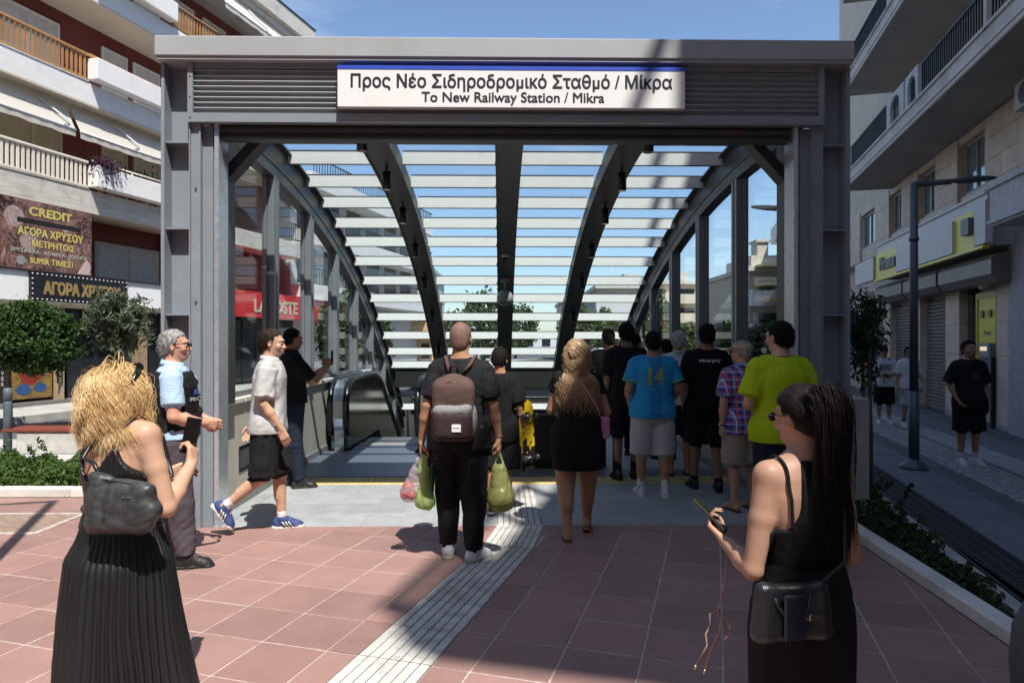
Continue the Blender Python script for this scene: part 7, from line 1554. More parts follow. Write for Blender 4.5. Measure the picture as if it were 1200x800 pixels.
# --- walkers on the right
STY = 'people on the shaded street at the right'
p = Person('young man in black T-shirt and shorts standing near the yellow cash machine', px_at(1135,9.1), 9.1, 1.65, R(178), girth=.96, sk=SK2, group=STY, z=.012, elbow={1:(.28,-.04,1.14),-1:(-.27,-.02,1.13)}, wrist={1:(.22,.08,.93),-1:(-.26,.05,.88)}); p.body(); p.shirt(C_black2, hem=.80, ease=.03, sl_ease=.04, sleeve=.9); p.pants(C_black, ease=.04, crop=1.02); p.shoes(S_white, S_white, S_sock, .10); p.hair(H_dark, .013, amp=.006); p.brows(H_dark)
me = gridpatch(-.045,.045,1.22*p.sc,1.30*p.sc, mat('red_print', (0.16,0.02,0.02), .7, var=.6, scale=50), n=5); p.stick(me, 'print', side='front')
p = Person('young man in white printed T-shirt, black shorts and cap on right pavement', px_at(1036,13.6), 13.6, 1.55, R(165), girth=1.02, sk=SK2, group=STY, z=.012, hw=.011, elbow={1:(.24,.02,1.13),-1:(-.24,.02,1.13)}, wrist={1:(.08,.2,1.10),-1:(-.08,.2,1.10)}); p.body(); p.shirt(C_white, hem=.84, ease=.028, sl_ease=.035, sleeve=.85); p.pants(C_black, ease=.035); p.shoes(S_white, S_white, S_sock, .08); p.glasses()
c = p.hc; F = p.fld(c-.2, c+.22, .009); F.ell(p.hp((0,-.01,.045)), (.09,.11,.075), p.M, 0); F.plane((0,0,-1), -(c[2]+.045)); F.cone(p.hp((0,.09,.05)), p.hp((0,.15,.045)), .03, .02, .02); p.part('cap', F, C_black)
me = gridpatch(-.10,.10,1.2*p.sc,1.34*p.sc, mat('ink_print', (0.02,0.02,0.025), .7, var=.9, scale=26, col2=(0.7,0.7,0.7)), n=5); p.stick(me, 'print', side='front')
p = Person('young man in plain white T-shirt and grey shorts walking beside the printed one', px_at(1065,13.2), 13.2, 1.53, R(175), girth=1.02, sk=SK2, group=STY, z=.012, hw=.011, knee={1:(.1,.05,.49),-1:(-.1,0,.49)}); p.body(); p.shirt(C_white, hem=.84, ease=.028, sl_ease=.035, sleeve=.85); p.pants(C_lgrey, ease=.03); p.shoes(S_white, S_white, S_sblack, .08); p.hair(H_dark, .012); p.glasses()

# --- woman with long curly hair
p = CUR = Person('woman with long curly balayage hair in a short black dress with a pink strap bag', px_at(676,5.8), 5.8, 1.67, -.05, sex='f', girth=1.17, sk=SK2, hw=.0075, thigh=1.25, elbow={1:(.30,.05,1.10),-1:(-.26,.03,1.12)}, wrist={1:(.18,.26,1.22),-1:(-.14,.22,1.12)}, curl=(.4,.7), palm={1:(-1,0,.2)}, knee={1:(.10,.09,.50),-1:(-.10,-.02,.49)}, ankle={1:(.10,.17,.105),-1:(-.09,-.17,.085)}, toep=(0,18), toe=(4,10), head=(-.1,.1,0))
p.body(); F = p.fld((-.36,-.32,.58),(.36,.34,1.52)); T_ = [(.60,.205,.150,0,0),(.70,.212,.158,0,0),(.82,.218,.162,0,0)]+[r for r in p.T if .88 < r[0] < 1.45]+[(1.46,*prof_at(p.T,1.46))]; F.loft(T_, .01, ease=.010, capk=.012)
for sg in (1,-1): S, E = np.array(p.sh[sg]), np.array(p.elb[sg]); F.cone((S[0]*.5,S[1],S[2]+.015), S, .06, .062, .05); F.cone(S, S+(E-S)*.42, .066, .062, .02, flat=True)
F.folds(.006, 24, 5); F.hug(p.bodyF, zmin=.60, zmax=1.46); o, V, Q = p.part('dress', F, C_black); p.shirt_o, p.tV, p.tQ = o, V*p.sc, Q
p.sandals(mat('pink_rubber', (0.45,0.20,0.17), .6))
def scalp(p, n, seed, up=.0, back=-.02, r=(.082,.100,.096)):
    g = np.random.default_rng(seed); d = g.normal(size=(n*3,3)); d /= np.linalg.norm(d,axis=1)[:,None]; d = d[(d[:,2] > -.45)&(d[:,1]*.8-d[:,2]*.6 < .18)][:n]; q = d*np.array(r)+np.array((0,-.012,.030)); return np.array([p.hp(v) for v in q])*p.sc, d@p.M.T
def shell(p, rx, ry, out_=0.0):     # pushes locks out of head, neck and shoulders
    hc = p.hc*p.sc
    def f(B):
        v = B-hc; k = np.sqrt((v[:,0]/rx)**2+(v[:,1]/ry)**2+(np.minimum(v[:,2],0)*0)**2+(np.maximum(v[:,2],0)/(rx*1.15))**2); m = (k < 1)&(v[:,2] > -.14); B[m,:2] = hc[:2]+v[m,:2]/np.maximum(k[m],.2)[:,None]
        a, b_, cx, cy = prof_at(p.T, B[:,2]/p.sc); u = (B[:,0]/p.sc-cx)/(a+.018); w = (B[:,1]/p.sc-cy)/(b_+.022); kk = np.sqrt(u*u+w*w); m = (kk < 1)&(B[:,2]/p.sc < 1.44); B[m,0] = (cx[m]+u[m]/np.maximum(kk[m],.15)*(a[m]+.018))*p.sc; B[m,1] = (cy[m]+w[m]/np.maximum(kk[m],.15)*(b_[m]+.022))*p.sc; return B
    return f
c = p.hc; F = p.fld(c-np.array((.19,.2,.30)), c+.17, .008); F.ell(p.hp((0,-.02,.03)), (.092,.105,.102), p.M, 0); F.ell(p.hp((0,-.055,-.10)), (.105,.07,.19), p.M, .05); F.plane(p.M@vnorm((0,.8,-.25)), float((p.M@vnorm((0,.8,-.25)))@p.hp((0,.035,0)))); F.noise(.008, 60, 3); hm = p.part('hair', F, H_balay)[0]
rt, dr = scalp(p, 800, 3); g_ = np.random.default_rng(4); dd = dr*.8+np.array((0,-.4,-.5)); strands('curls', rt, dd, g_.uniform(.34,.56,len(rt))*p.sc, H_balay, hm, grav=5, wave=.011, wfreq=62, r=.0034, seg=26, sides=4, drape=shell(p,.100,.112), seed=5)
rt, dr = scalp(p, 900, 6); dd = dr*.8+np.array((0,-.4,-.5)); strands('curls', rt, dd, g_.uniform(.30,.60,len(rt))*p.sc, H_balay, hm, grav=5, wave=.009, wfreq=70, r=.0018, seg=26, sides=3, drape=shell(p,.106,.118), seed=7)

# --- blonde woman in the foreground
p = BLN = Person('blonde curly haired woman in a long pleated black dress filming with a phone', px_at(142,2.85), 2.85, 1.575, R(-20), sex='f', girth=1.10, sk=SK1, hw=.0062, arm=1.12, elbow={1:(.27,.03,1.075),-1:(-.21,.10,1.12)}, wrist={1:(.155,.27,1.225),-1:(-.06,.30,1.16)}, hand={1:(-.15,.35,.9)}, palm={1:(-.8,.1,.4)}, curl=(.5,.75), head=(R(-14),.05,0), hd=(-.035,.0,-.04))
p.body(); zs = lambda a: a
F = p.fld((-.3,-.26,.98),(.3,.28,1.44)); F.loft([(.98,*prof_at(p.T,.98))]+[r for r in p.T if 1.0 < r[0] < 1.42]+[(1.42,*prof_at(p.T,1.42))], .01, ease=.011, capk=.006)
def neckline(X, Y):
    x = X+0*Y; zb = np.interp(x, [-.18,-.13,-.03,.085,.12,.18], [1.31,1.285,1.185,1.37,1.30,1.225]); zf = np.interp(x, [-.18,-.10,0,.10,.18], [1.25,1.36,1.22,1.36,1.25]); return np.where(Y < 0, zb, zf)
F.topcut(neckline, .8); F.folds(.004, 30, 8)
X, Y, Z = F._grid((slice(None),)*3); F.D = F.D+(.0018*np.sin(np.arctan2(Y, X)*46)).astype(np.float32)
C_satin = mat('black_satin', (0.010,0.010,0.011), .38, var=.1, spec=.6, bump=.1, bscale=300)
F.hug(p.bodyF, .004, .012); F.topcut(neckline, .8); o, V, Q = p.part('bodice', F, C_satin); p.shirt_o, p.tV, p.tQ = o, V*p.sc, Q
def pleated(p, rows, npl, amp0, amp1, m, name='skirt', per=8, sharp=.6):
    """rows: z, a, b, cx, cy; accordion pleats that open toward the hem"""
    P = np.array(rows); n = npl*per; zz = np.linspace(P[0,0], P[-1,0], 46) if True else 0; th = np.linspace(0, 2*math.pi, n, endpoint=False); g = np.random.default_rng(2); V = []
    zo = P[::-1,0] if P[0,0] > P[-1,0] else P[:,0]; Po = P[::-1] if P[0,0] > P[-1,0] else P
    for z in zz:
        a, b_, cx, cy = [np.interp(z, Po[:,0], Po[:,j]) for j in (1,2,3,4)]; f = (P[0,0]-z)/(P[0,0]-P[-1,0]); am = amp0+(amp1-amp0)*f; t2 = th+.05*np.sin(th*3+z*4)*f+.02*np.sin(th*7-z*9)*f
        tri = np.abs(((t2*npl/(2*math.pi)+.12*np.sin(th*5)) % 1)*2-1)**sharp; big = 1+(.05*np.sin(th*4+1.3+z*1.2)+.035*np.sin(th*9+z*3))*f
        r_a, r_b = a*big+am*(tri-.5), b_*big+am*(tri-.5); V.append(np.stack([cx+r_a*np.cos(th), cy+r_b*np.sin(th), np.full(n, z)], 1))
    V = np.concatenate(V)*p.sc; i = np.arange(n); F = []
    for k in range(len(zz)-1): F.append(np.stack([k*n+i, (k+1)*n+i, (k+1)*n+(i+1)%n, k*n+(i+1)%n], 1))
    return link(name, np_mesh(name, V, np.concatenate(F), m, True), p.e)
pleated(p, [(1.075,.168,.134,0,0),(1.03,.168,.134,0,0),(.93,.205,.158,0,0),(.84,.255,.19,.0,-.01),(.60,.275,.225,.02,-.02),(.22,.31,.28,.06,-.02),(.07,.33,.31,.075,-.02)], 46, .006, .030, C_satin)
b = MB(); b.tube([Vector(np.array((.170*math.cos(t), .136*math.sin(t), 1.07))*p.sc) for t in np.linspace(0,6.283,28)], .012, 6); link('waistband', b.mesh('waistband', mat('brown_belt', (0.05,0.035,0.025), .5)), p.e)
def surf_tube(p, pts, r, m, name, off=.004, n=16, parent=None, bodyV=None):
    bvh = BVHTree.FromPolygons([tuple(v) for v in (p.bV*p.sc)], [tuple(int(i) for i in q) for q in p.bQ]); out = []
    P = [Vector(np.array(q)*p.sc) for q in pts]; L_ = []
    for i in range(len(P)-1):
        for k in range(n): L_.append(P[i].lerp(P[i+1], k/n))
    L_.append(P[-1])
    for q in L_:
        h = bvh.find_nearest(q); dirv = (q-h[0]); sgn = 1 if dirv.dot(h[1]) >= 0 else -1; out.append(h[0]+h[1]*(off+r))
    b = MB(); b.tube(out, r, 6); return link(name, b.mesh(name, m), parent or p.e)
surf_tube(p, [(.085,-.115,1.36),(.092,-.07,1.43),(.095,0,1.46),(.09,.06,1.42),(.085,.10,1.35)], .005, C_satin, 'dress_strap')
surf_tube(p, [(-.115,-.10,1.29),(-.10,-.06,1.42),(-.095,0,1.46),(-.09,.06,1.42),(-.085,.10,1.35)], .005, C_satin, 'dress_strap')
tt = bpy.data.meshes.new('tattoo'); bmb = MB(); 
for (x0,z0,a0,l0) in ((.06,1.335,.3,.05),(.065,1.325,1.5,.04),(.055,1.33,2.6,.045),(.05,1.32,3.9,.05),(.062,1.31,5.0,.045),(.04,1.345,2.0,.025),(.075,1.30,5.6,.03)):
    dx, dz = math.cos(a0), math.sin(a0); bmb.add([(x0,0,z0),(x0+dx*l0*.5-dz*.006,0,z0+dz*l0*.5+dx*.006),(x0+dx*l0,0,z0+dz*l0),(x0+dx*l0*.5+dz*.006,0,z0+dz*l0*.5-dx*.006)], [(0,1,2,3)])
me = bmb.mesh('tattoo', skin('tattoo_ink', (0.20,0.15,0.13)))
for v in me.vertices: v.co *= p.sc; v.co.z -= .0
sv = (p.tV, p.tQ); p.tV, p.tQ = p.bV*p.sc, p.bQ; p.stick(me, 'tattoo', off=.0012, parent=p.e); p.tV, p.tQ = sv
c = p.hc; F = p.fld(c-np.array((.2,.2,.26)), c+.19, .006); F.ell(p.hp((0,-.018,.032)), (.087,.103,.097), p.M, 0); F.ell(p.hp((0,-.045,-.055)), (.094,.078,.100), p.M, .05); n_ = p.M@vnorm((0,.8,-.3)); F.plane(n_, float(n_@p.hp((0,.035,0)))); F.noise(.010, 55, 3); hm = p.part('hair', F, H_blond)[0]
g_ = np.random.default_rng(14)
def wavy(n, sd, rr, rad, l0, wv, r_, sg_, sh):
    rt, dr = scalp(p, n, sd, r=rr); dd = dr*1.1+g_.normal(size=dr.shape)*.08+np.array((0,-.1,-.5)); ln = (.145+.17*np.clip((dr@np.array((0,0,1.))+.35),0,1.1))*g_.uniform(.85,1.12,len(rt))
    strands('curls', rt, dd, ln*p.sc*l0, H_blond, hm, grav=3.4, wave=wv, wfreq=34, r=r_, seg=sg_, sides=3, drape=shell(p,*sh), seed=sd, taper=.2)
wavy(3200, 13, (.084,.100,.094), 0, 1.0, .011, .0023, 18, (.094,.108)); wavy(2600, 23, (.088,.104,.098), 0, 1.05, .014, .0013, 18, (.100,.114)); wavy(500, 29, (.090,.106,.100), 0, 1.12, .022, .0008, 18, (.106,.120))
sgx = Thing('sunglasses', 'black sunglasses pushed up on the blonde woman hair', 'sunglasses', 0, (0,0,0)); sgx.e.location = p.W(p.hp((0,.06,.12))); sgx.e.rotation_euler = (0,0,p.yaw)
o_ = p.hp((0,.06,.12)); rel = lambda v: (np.array(p.hp(v))-o_)*p.sc; b = MB()
for q in (-1,1): b.sphere(rel((q*.042,.065,.128)), .032, 14, 8, 0, (.95,.45,.75)); b.tube([rel((q*.080,.045,.128)), rel((q*.112,.02,.095)), rel((q*.122,-.005,.045)), rel((q*.120,-.02,.0))], [.010,.010,.008,.005], 8, 1)
b.tube([rel((-.085,.05,.142)), rel((0,.06,.150)), rel((.085,.05,.142))], .006, 6, 1)
sgx.part('frame', b, [M_lens, mat('black_acetate', (0.008,0.008,0.008), .2)])
wp = np.array(p.wri[1]); phone(p.W((wp[0]-.045, wp[1]+.045, wp[2]+.135)), p.yaw+R(6), R(-12), 'black phone held up in the right hand of the blonde woman', (.078,.165,.010), R(6))
# handbag on her right hip
def bag_field(lo, hi, h): return Field(lo, hi, h)
hb = Thing('handbag', 'soft charcoal monogram handbag hanging at the back of the blonde woman', 'handbag', 0, (0,0,0)); hb.e.location = p.W((.215,-.18,1.17)); hb.e.rotation_euler = (0,0,p.yaw+R(14)); 
F = Field((-.2,-.12,-.22),(.2,.12,.13), .005); F.cone((-.115,0,.075),(.115,0,.03), .016,.016,.03); F.cone((-.085,0,-.09),(.085,0,-.095), .052,.045,.05); F.cone((-.11,0,-.02),(.13,0,-.05), .040,.034,.04); F.cone((-.08,0,.02),(.08,0,.0),.036,.036,.05); F.folds(.010, 30, 4); F.folds(.005, 60, 9); V, Q = F.extract()
mb_ = mat('coated_canvas', (0.045,0.048,0.052), .42, var=.35, scale=26, bump=.15, bscale=200, spec=.5); o = link('bag_body', np_mesh('bag_body', V, Q, mb_), hb.e)
b = MB(); b.tube([(-.12,-.018,.070),(-.05,-.022,.068),(.05,-.02,.055),(.12,-.016,.04)], .0022, 5); link('seam', b.mesh('seam', S_black), o)
link('lettering', text_mesh('GUESS', .02, mat('rose_metal', (0.35,0.27,0.24), .3, .8), .001, 0, width=.035), o, (.055,-.050,.005))
def strap(T_, pts, r, m, flat=.35, name='strap', parent=None):
    b = MB(); b.tube(pts, r, 8); return link(name, b.mesh(name, m), parent or T_.e)
inv = lambda w, T_: T_.e.matrix_basis.inverted() @ w
M_strapb = mat('strap_leather', (0.014,0.014,0.015), .35)
pts = [inv(p.W(v), hb) for v in ((.09,-.18,1.25),(.04,-.17,1.30),(-.035,-.165,1.32),(.02,-.13,1.43),(.05,-.05,1.49),(.07,.03,1.475),(.10,.14,1.38),(.18,.12,1.20),(.205,-.05,1.14),(.17,-.20,1.12))]
strap(hb, pts, .0095, M_strapb)
b = MB(); b.tube([Vector(pts[0])+Vector((.012*math.cos(t),0,.012*math.sin(t)-.012)) for t in np.linspace(0,6.283,12)], .003, 6); link('ring', b.mesh('ring', M_inox), hb.e)
# --- dark haired woman in the right foreground
p = DRK = Person('woman with a long black ponytail in a black dress standing in the right foreground', px_at(940,2.3), 2.3, 1.50, R(14), sex='f', girth=1.06, sk=skin('skin_bronze', (0.40,0.235,0.165)), hw=.0062, arm=1.08, elbow={1:(.245,-.01,1.07),-1:(-.25,-.01,1.05)}, wrist={1:(.10,.22,1.12),-1:(-.235,.20,1.10)}, hand={-1:(-.25,.6,.45)}, palm={-1:(.55,-.25,.75)}, curl=(.7,.5), head=(R(18),.12,0))
p.body(); F = p.fld((-.3,-.26,.94),(.3,.28,1.50)); F.loft([(.94,*prof_at(p.T,.94))]+[r for r in p.T if .96 < r[0] < 1.46]+[(1.47,*prof_at(p.T,1.47))], .01, ease=.010, capk=.006)
nl2 = lambda X, Y: np.where(Y+0*X < 0, np.interp(X+0*Y, [-.17,-.12,-.085,-.055,.10,.13,.17], [1.20,1.215,1.28,1.47,1.47,1.40,1.25]), np.interp(X+0*Y, [-.17,-.10,-.06,0,.06,.10,.17], [1.24,1.30,1.47,1.33,1.47,1.38,1.25]))
F.folds(.004, 26, 12); F.hug(p.bodyF, .005, .02); F.topcut(nl2, .8); o, V, Q = p.part('bodice', F, C_black); p.shirt_o = o
pleated(p, [(1.07,.166,.134,0,0),(.97,.182,.148,0,0),(.90,.205,.160,0,0),(.80,.212,.168,0,0),(.55,.205,.165,0,0),(.12,.225,.19,0,0)], 9, .0, .010, C_black, sharp=2)
surf_tube(p, [(-.115,-.10,1.22),(-.118,-.10,1.33),(-.112,-.05,1.43),(-.105,.03,1.44),(-.10,.10,1.34)], .005, C_black, 'bra_strap')
p.hair(H_black, .012, amp=.003, line=(.82,-.52,.02)); p.glasses(); p.brows(H_dark)
hq = p.hp((0,-.105,.075)); g_ = np.random.default_rng(31); n = 3000; d = g_.normal(size=(n,3)); rt = (np.array(hq)+d*np.array((.020,.018,.02)))*p.sc; dd = np.tile(np.array((.12,-1,-.25)), (n,1))+g_.normal(size=(n,3))*.13
def pdrape(B):
    a, b_, cx, cy = prof_at(p.T, B[:,2]/p.sc); m = B[:,2]/p.sc < 1.46; B[m,1] = np.minimum(B[m,1], (cy-b_-.022)[m]*p.sc); B[:,1] = np.minimum(B[:,1], (-.115)*p.sc+B[:,0]*0); return B
rt[:,0] += g_.normal(size=n)*.013; strands('ponytail', rt, dd, g_.uniform(.38,.60,n)*p.sc, H_black, p.e, grav=6, wave=.004, wfreq=16, r=.0026, seg=24, sides=3, seed=32, drape=pdrape, taper=.3)
rt2 = rt[:700]+g_.normal(size=(700,3))*np.array((.014,.004,.004)); strands('ponytail', rt2, dd[:700], g_.uniform(.30,.58,700)*p.sc, H_black, p.e, grav=5, wave=.006, wfreq=14, r=.0013, seg=24, sides=3, seed=37, drape=pdrape, taper=.3)
rt, dr = scalp(p, 2200, 33, r=(.087,.105,.099)); tgt = np.array(hq)*p.sc; dd = tgt-rt; strands('pulled_hair', rt, dd, np.linalg.norm(dd,axis=1)*.95, H_black, p.e, grav=0, wave=.0004, wfreq=10, r=.0012, seg=8, sides=3, seed=34, drape=shell(p,.089,.105))
b = MB(); b.tube([Vector(np.array(hq)*p.sc)+Vector((.024*math.cos(t),-.01,.024*math.sin(t))) for t in np.linspace(0,6.283,14)], .006, 6); link('hair_tie', b.mesh('hair_tie', M_rubber), p.e)
b = MB(); b.tube([Vector(np.array(p.hp(v))*p.sc) for v in ((-.04,-.092,.088),(-.055,-.075,.10))], .003, 6); link('hair_clip', b.mesh('hair_clip', M_inox), p.e)
ph2 = phone(Vector((0,0,0)), 0, 0, 'phone held low in the left hand of the black ponytail woman', (.078,.16,.010))
d_ = Vector(vnorm(p.hand[-1])); n_ = Vector(p.palm[-1]); n_ = (n_-d_*n_.dot(d_)).normalized(); z_ = (d_+Vector((-.55,0,.0))).normalized(); z_ = (z_-n_*z_.dot(n_)).normalized(); y_ = -n_; x_ = y_.cross(z_); M3 = Matrix((x_, y_, z_)).transposed()
ph2.e.matrix_basis = Matrix.Translation(p.W(np.array(p.wri[-1])+np.array(d_)*.10+np.array(n_)*.030+np.array(z_)*.02)) @ (Matrix.Rotation(p.yaw, 3, 'Z') @ M3).to_4x4()
# crossbody bag, phone pouch and cord
cb_ = Thing('crossbody_bag', 'small black crossbody bag hanging behind the left hip of the ponytail woman', 'bag', 0, (0,0,0)); cb_.e.location = p.W((-.20,-.205,.975)); cb_.e.rotation_euler = (0,0,p.yaw-R(6))
F = Field((-.15,-.07,-.11),(.15,.07,.10), .005); 
for xx in (-.10,.10): F.cone((xx*.92,0,.055),(xx,0,-.07), .022,.028,.01)
for k in range(7): xx = -.10+.2*k/6; F.cone((xx*.92,0,.055),(xx,0,-.07), .022,.028,.02)
F.noise(.002,40,3); V, Q = F.extract(); o = link('bag_body', np_mesh('bag_body', V, Q, mat('bag_leather', (0.012,0.014,0.018), .32, bump=.2, bscale=260, spec=.6)), cb_.e)
b = MB(); b.bbox(-.045,.028,-.045,-.033,-.085,.055,.006); link('phone_pouch', b.mesh('phone_pouch', mat('navy_case', (0.012,0.018,0.035), .25)), cb_.e)
b = MB(); b.bbox(.04,.05,-.034,-.028,-.03,-.008,.002); link('clasp', b.mesh('clasp', M_inox), o); b = MB(); b.tube([(-.07,-.01,.06),(-.06,-.03,.02),(-.02,-.035,-.03),(.03,-.035,-.01),(.055,-.02,.06)], .006, 8); link('handle', b.mesh('handle', M_strapb), cb_.e)
pts = [inv(p.W(v), cb_) for v in ((-.105,-.205,1.035),(.03,-.20,1.12),(.06,-.16,1.30),(.085,-.09,1.43),(.09,0,1.475),(.05,.10,1.40),(-.10,.16,1.20),(-.20,.08,1.02),(-.215,-.12,.98))]; strap(cb_, pts, .005, M_strapb)
b = MB(); b.tube([Vector(pts[0])+Vector((.010*math.cos(t),0,.018*math.sin(t))) for t in np.linspace(0,6.283,12)], .003, 6); link('ring', b.mesh('ring', mat('brass', (0.5,0.38,0.2), .3, .9)), cb_.e)
cd = Thing('phone_lanyard', 'thin pink cord with metal tips dangling from the hand of the ponytail woman', 'lanyard', 0, (0,0,0)); cd.e.location = p.W(p.wri[-1]); c0 = Vector((0,0,0)); m_ = mat('pink_cord', (0.42,0.25,0.20), .6); mt = MATS['brass']
b = MB(); L1 = [(.01,.0,-.02),(.0,-.01,-.12),(-.02,-.02,-.20),(-.035,-.02,-.24)]; b.tube(L1, .0032, 6); cd.part('cord', b, m_)
b = MB(); b.tube([(-.035,-.02,-.24),(-.06,-.02,-.25),(-.055,-.01,-.29),(-.075,-.02,-.32),(-.07,-.02,-.36),(-.11,-.02,-.43)], .0032, 6); cd.part('cord', b, m_)
b = MB(); b.tube([(-.035,-.02,-.24),(-.02,-.02,-.27),(-.025,-.02,-.31),(-.05,-.01,-.37),(-.075,-.01,-.45)], .0032, 6); cd.part('cord', b, m_)
b = MB(); b.tube([(-.035,-.02,-.24),(0,-.01,-.26),(.02,0,-.32),(-.01,0,-.36),(-.05,-.01,-.37)], .0028, 6); cd.part('cord', b, m_)
for v in ((-.11,-.02,-.43),(-.075,-.01,-.45)): b = MB(); b.tube([v,(v[0]-.004,v[1],v[2]-.016)], .0045, 8); cd.part('cord_tip', b, mt)
# --- backpack
p = BLD; bp = Thing('backpack', 'brown and dark maroon backpack with grey trim on the bald man', 'backpack', 0, (0,0,0)); bp.e.location = p.W((-.03,-.215,1.15)); bp.e.rotation_euler = (0,0,p.yaw+.02)
def rbox(F, x, y, z0, z1, r, taper=1.0, cy=0.0):
    for i in range(6):
        for j in range(3): F.cone(((-x+2*x*i/5), cy-y+2*y*j/2, z0),((-x+2*x*i/5)*taper, cy-y+2*y*j/2, z1), r, r, .008)
F = Field((-.22,-.17,-.29),(.22,.17,.31), .007); rbox(F, .105,.035,-.20,.13,.05,.92); F.ell((0,0,.12),(.135,.082,.115),None,.06); F.folds(.006,22,7); V, Q = F.extract(); o = link('main_compartment', np_mesh('main_compartment', V, Q, mat('brown_canvas', (0.10,0.058,0.048), .85, var=.1, bump=.3, bscale=300)), bp.e)
F = Field((-.20,-.20,-.28),(.20,.10,.02), .007); rbox(F, .095,.028,-.19,-.08,.05,1.0,-.045); F.folds(.004,25,8); V, Q = F.extract(); pk = link('front_pocket', np_mesh('front_pocket', V, Q, mat('maroon_canvas', (0.030,0.014,0.015), .8, bump=.3, bscale=300)), bp.e)
F = Field((-.20,-.20,-.10),(.20,.10,.08), .006); F.cone((-.10,-.075,-.03),(.10,-.075,-.025),.035,.035,.02); F.cone((-.10,-.06,-.03),(.10,-.06,-.02),.045,.042,.02); F.plane((0,0,-1),.055); F.noise(.003,50,2); V, Q = F.extract(); gy = mat('grey_melange', (0.25,0.25,0.26), .9, var=.2, scale=90, bump=.3, bscale=300); link('grey_flap', np_mesh('grey_flap', V, Q, gy), bp.e)
F = Field((.05,-.12,-.22),(.22,.12,.06), .007); F.ell((.135,-.005,-.10),(.040,.065,.115),None,0); F.folds(.003,30,3); V, Q = F.extract(); link('side_pocket', np_mesh('side_pocket', V, Q, gy), bp.e)
b = MB(); b.bbox(.0,.065,-.132,-.126,-.175,-.12,.002); lb2 = link('label_patch', b.mesh('label_patch', M_white), bp.e); link('lettering', text_mesh('Herschel', .012, M_ink, 0, 0, width=.045), lb2, (.032,-.1335,-.15))
b = MB(); b.tube([(-.11,-.065,.05),(-.09,-.083,.13),(-.03,-.085,.175),(.03,-.085,.175),(.09,-.083,.13),(.12,-.065,.04)], .0035, 6); link('zip', b.mesh('zip', M_rubber), bp.e)
b = MB(); b.tube([(-.03,.05,.23),(-.025,.03,.285),(0,.02,.30),(.025,.03,.285),(.03,.05,.23)], .009, 8); link('grab_handle', b.mesh('grab_handle', MATS['maroon_canvas']), bp.e)
for q in (-1,1):
    pts = [inv(p.W(v), bp) for v in ((q*.05-.02,-.14,1.38),(q*.085,-.125,1.445),(q*.105,-.06,1.492),(q*.11,.03,1.475),(q*.12,.12,1.38),(q*.13,.155,1.25),(q*.16,.12,1.08),(q*.16,-.12,.98))]
    b = MB(); vs = []; b.tube(pts, .014, 8); 
    link('shoulder_strap', b.mesh('shoulder_strap', MATS['brown_canvas']), bp.e)
# --- plastic shopping bags
def filmmat(name, col, a=.5):
    m = bpy.data.materials.new(name); m.use_nodes = True; MATS[name] = m; n = m.node_tree; P = n.nodes['Principled BSDF']; P.inputs['Base Color'].default_value = (*col,1); P.inputs['Roughness'].default_value = .3; P.inputs['Specular IOR Level'].default_value = .6; l = n.links.new
    t = n.nodes.new('ShaderNodeBsdfTransparent'); t.inputs[0].default_value = (*[min(1,c*1.1+.1) for c in col],1); tl = n.nodes.new('ShaderNodeBsdfTranslucent'); tl.inputs[0].default_value = (*col,1); x = n.nodes.new('ShaderNodeMixShader'); x.inputs[0].default_value = .4; y = n.nodes.new('ShaderNodeMixShader'); y.inputs[0].default_value = a
    l(P.outputs[0], x.inputs[1]); l(tl.outputs[0], x.inputs[2]); l(x.outputs[0], y.inputs[1]); l(t.outputs[0], y.inputs[2]); l(y.outputs[0], n.nodes['Material Output'].inputs[0]); return m
def pbag(label, hand, dx, w_, hgt, d_, m, contents, seed, handles=True):
    T_ = Thing('shopping_bag', label, 'shopping bag', 0, (0,0,0)); T_.e.location = hand; F = Field((dx-w_-.05,-d_-.05,-hgt-.05),(dx+w_+.05,d_+.05,.03), .006); zc = -hgt+w_*.95
    F.ell((dx,0,zc),(w_,d_,w_*1.0),None,0); F.cone((dx*.9,0,zc+w_*.1),(dx*.45,0,-.14),w_*.88,w_*.50,.03); 
    if handles: F.cone((dx*.45-w_*.42,0,-.13),(-.004,0,.0),.016,.009,.012); F.cone((dx*.45+w_*.42,0,-.13),(0.004,0,.0),.016,.009,.012)
    F.noise(.009, 40, seed, (1,1,.3)); F.folds(.006, 30, seed); V, Q = F.extract(); link('film', np_mesh('film', V, Q, m), T_.e)
    for nm, kind, c, r, mm in contents:
        b = MB()
        if kind == 's': b.sphere(c, r, 14, 10)
        else: b.tube([Vector(c)+Vector(r)*t for t in np.linspace(-1,1,7)], [.012,.024,.028,.029,.028,.024,.010], 10)
        T_.part(nm, b, mm)
    return T_
M_tom = mat('tomato_red', (0.55,0.03,0.02), .25, var=.1); M_cuc = mat('cucumber_green', (0.03,0.07,0.015), .4, var=.3, scale=20); M_lg = mat('pale_green_veg', (0.30,0.42,0.12), .5, var=.2)
f_clear = filmmat('clear_film', (0.75,0.70,0.72), .62); f_green = filmmat('green_film', (0.55,0.66,0.30), .40); f_yel = filmmat('olive_film', (0.42,0.45,0.18), .32)
hL = BLD.W(np.array(BLD.wri[-1])+np.array((.0,.0,-.10))); hR = BLD.W(np.array(BLD.wri[1])+np.array((.0,.0,-.10)))
pbag('clear plastic bag of red tomatoes in the left hand of the bald man', hL, -.085, .075, .36, .06, f_clear, [('tomato','s',(-.10,0,-.25),.045,M_tom),('tomato','s',(-.075,0,-.31),.040,M_tom),('tomato','s',(-.13,.0,-.31),.035,M_tom)], 3)
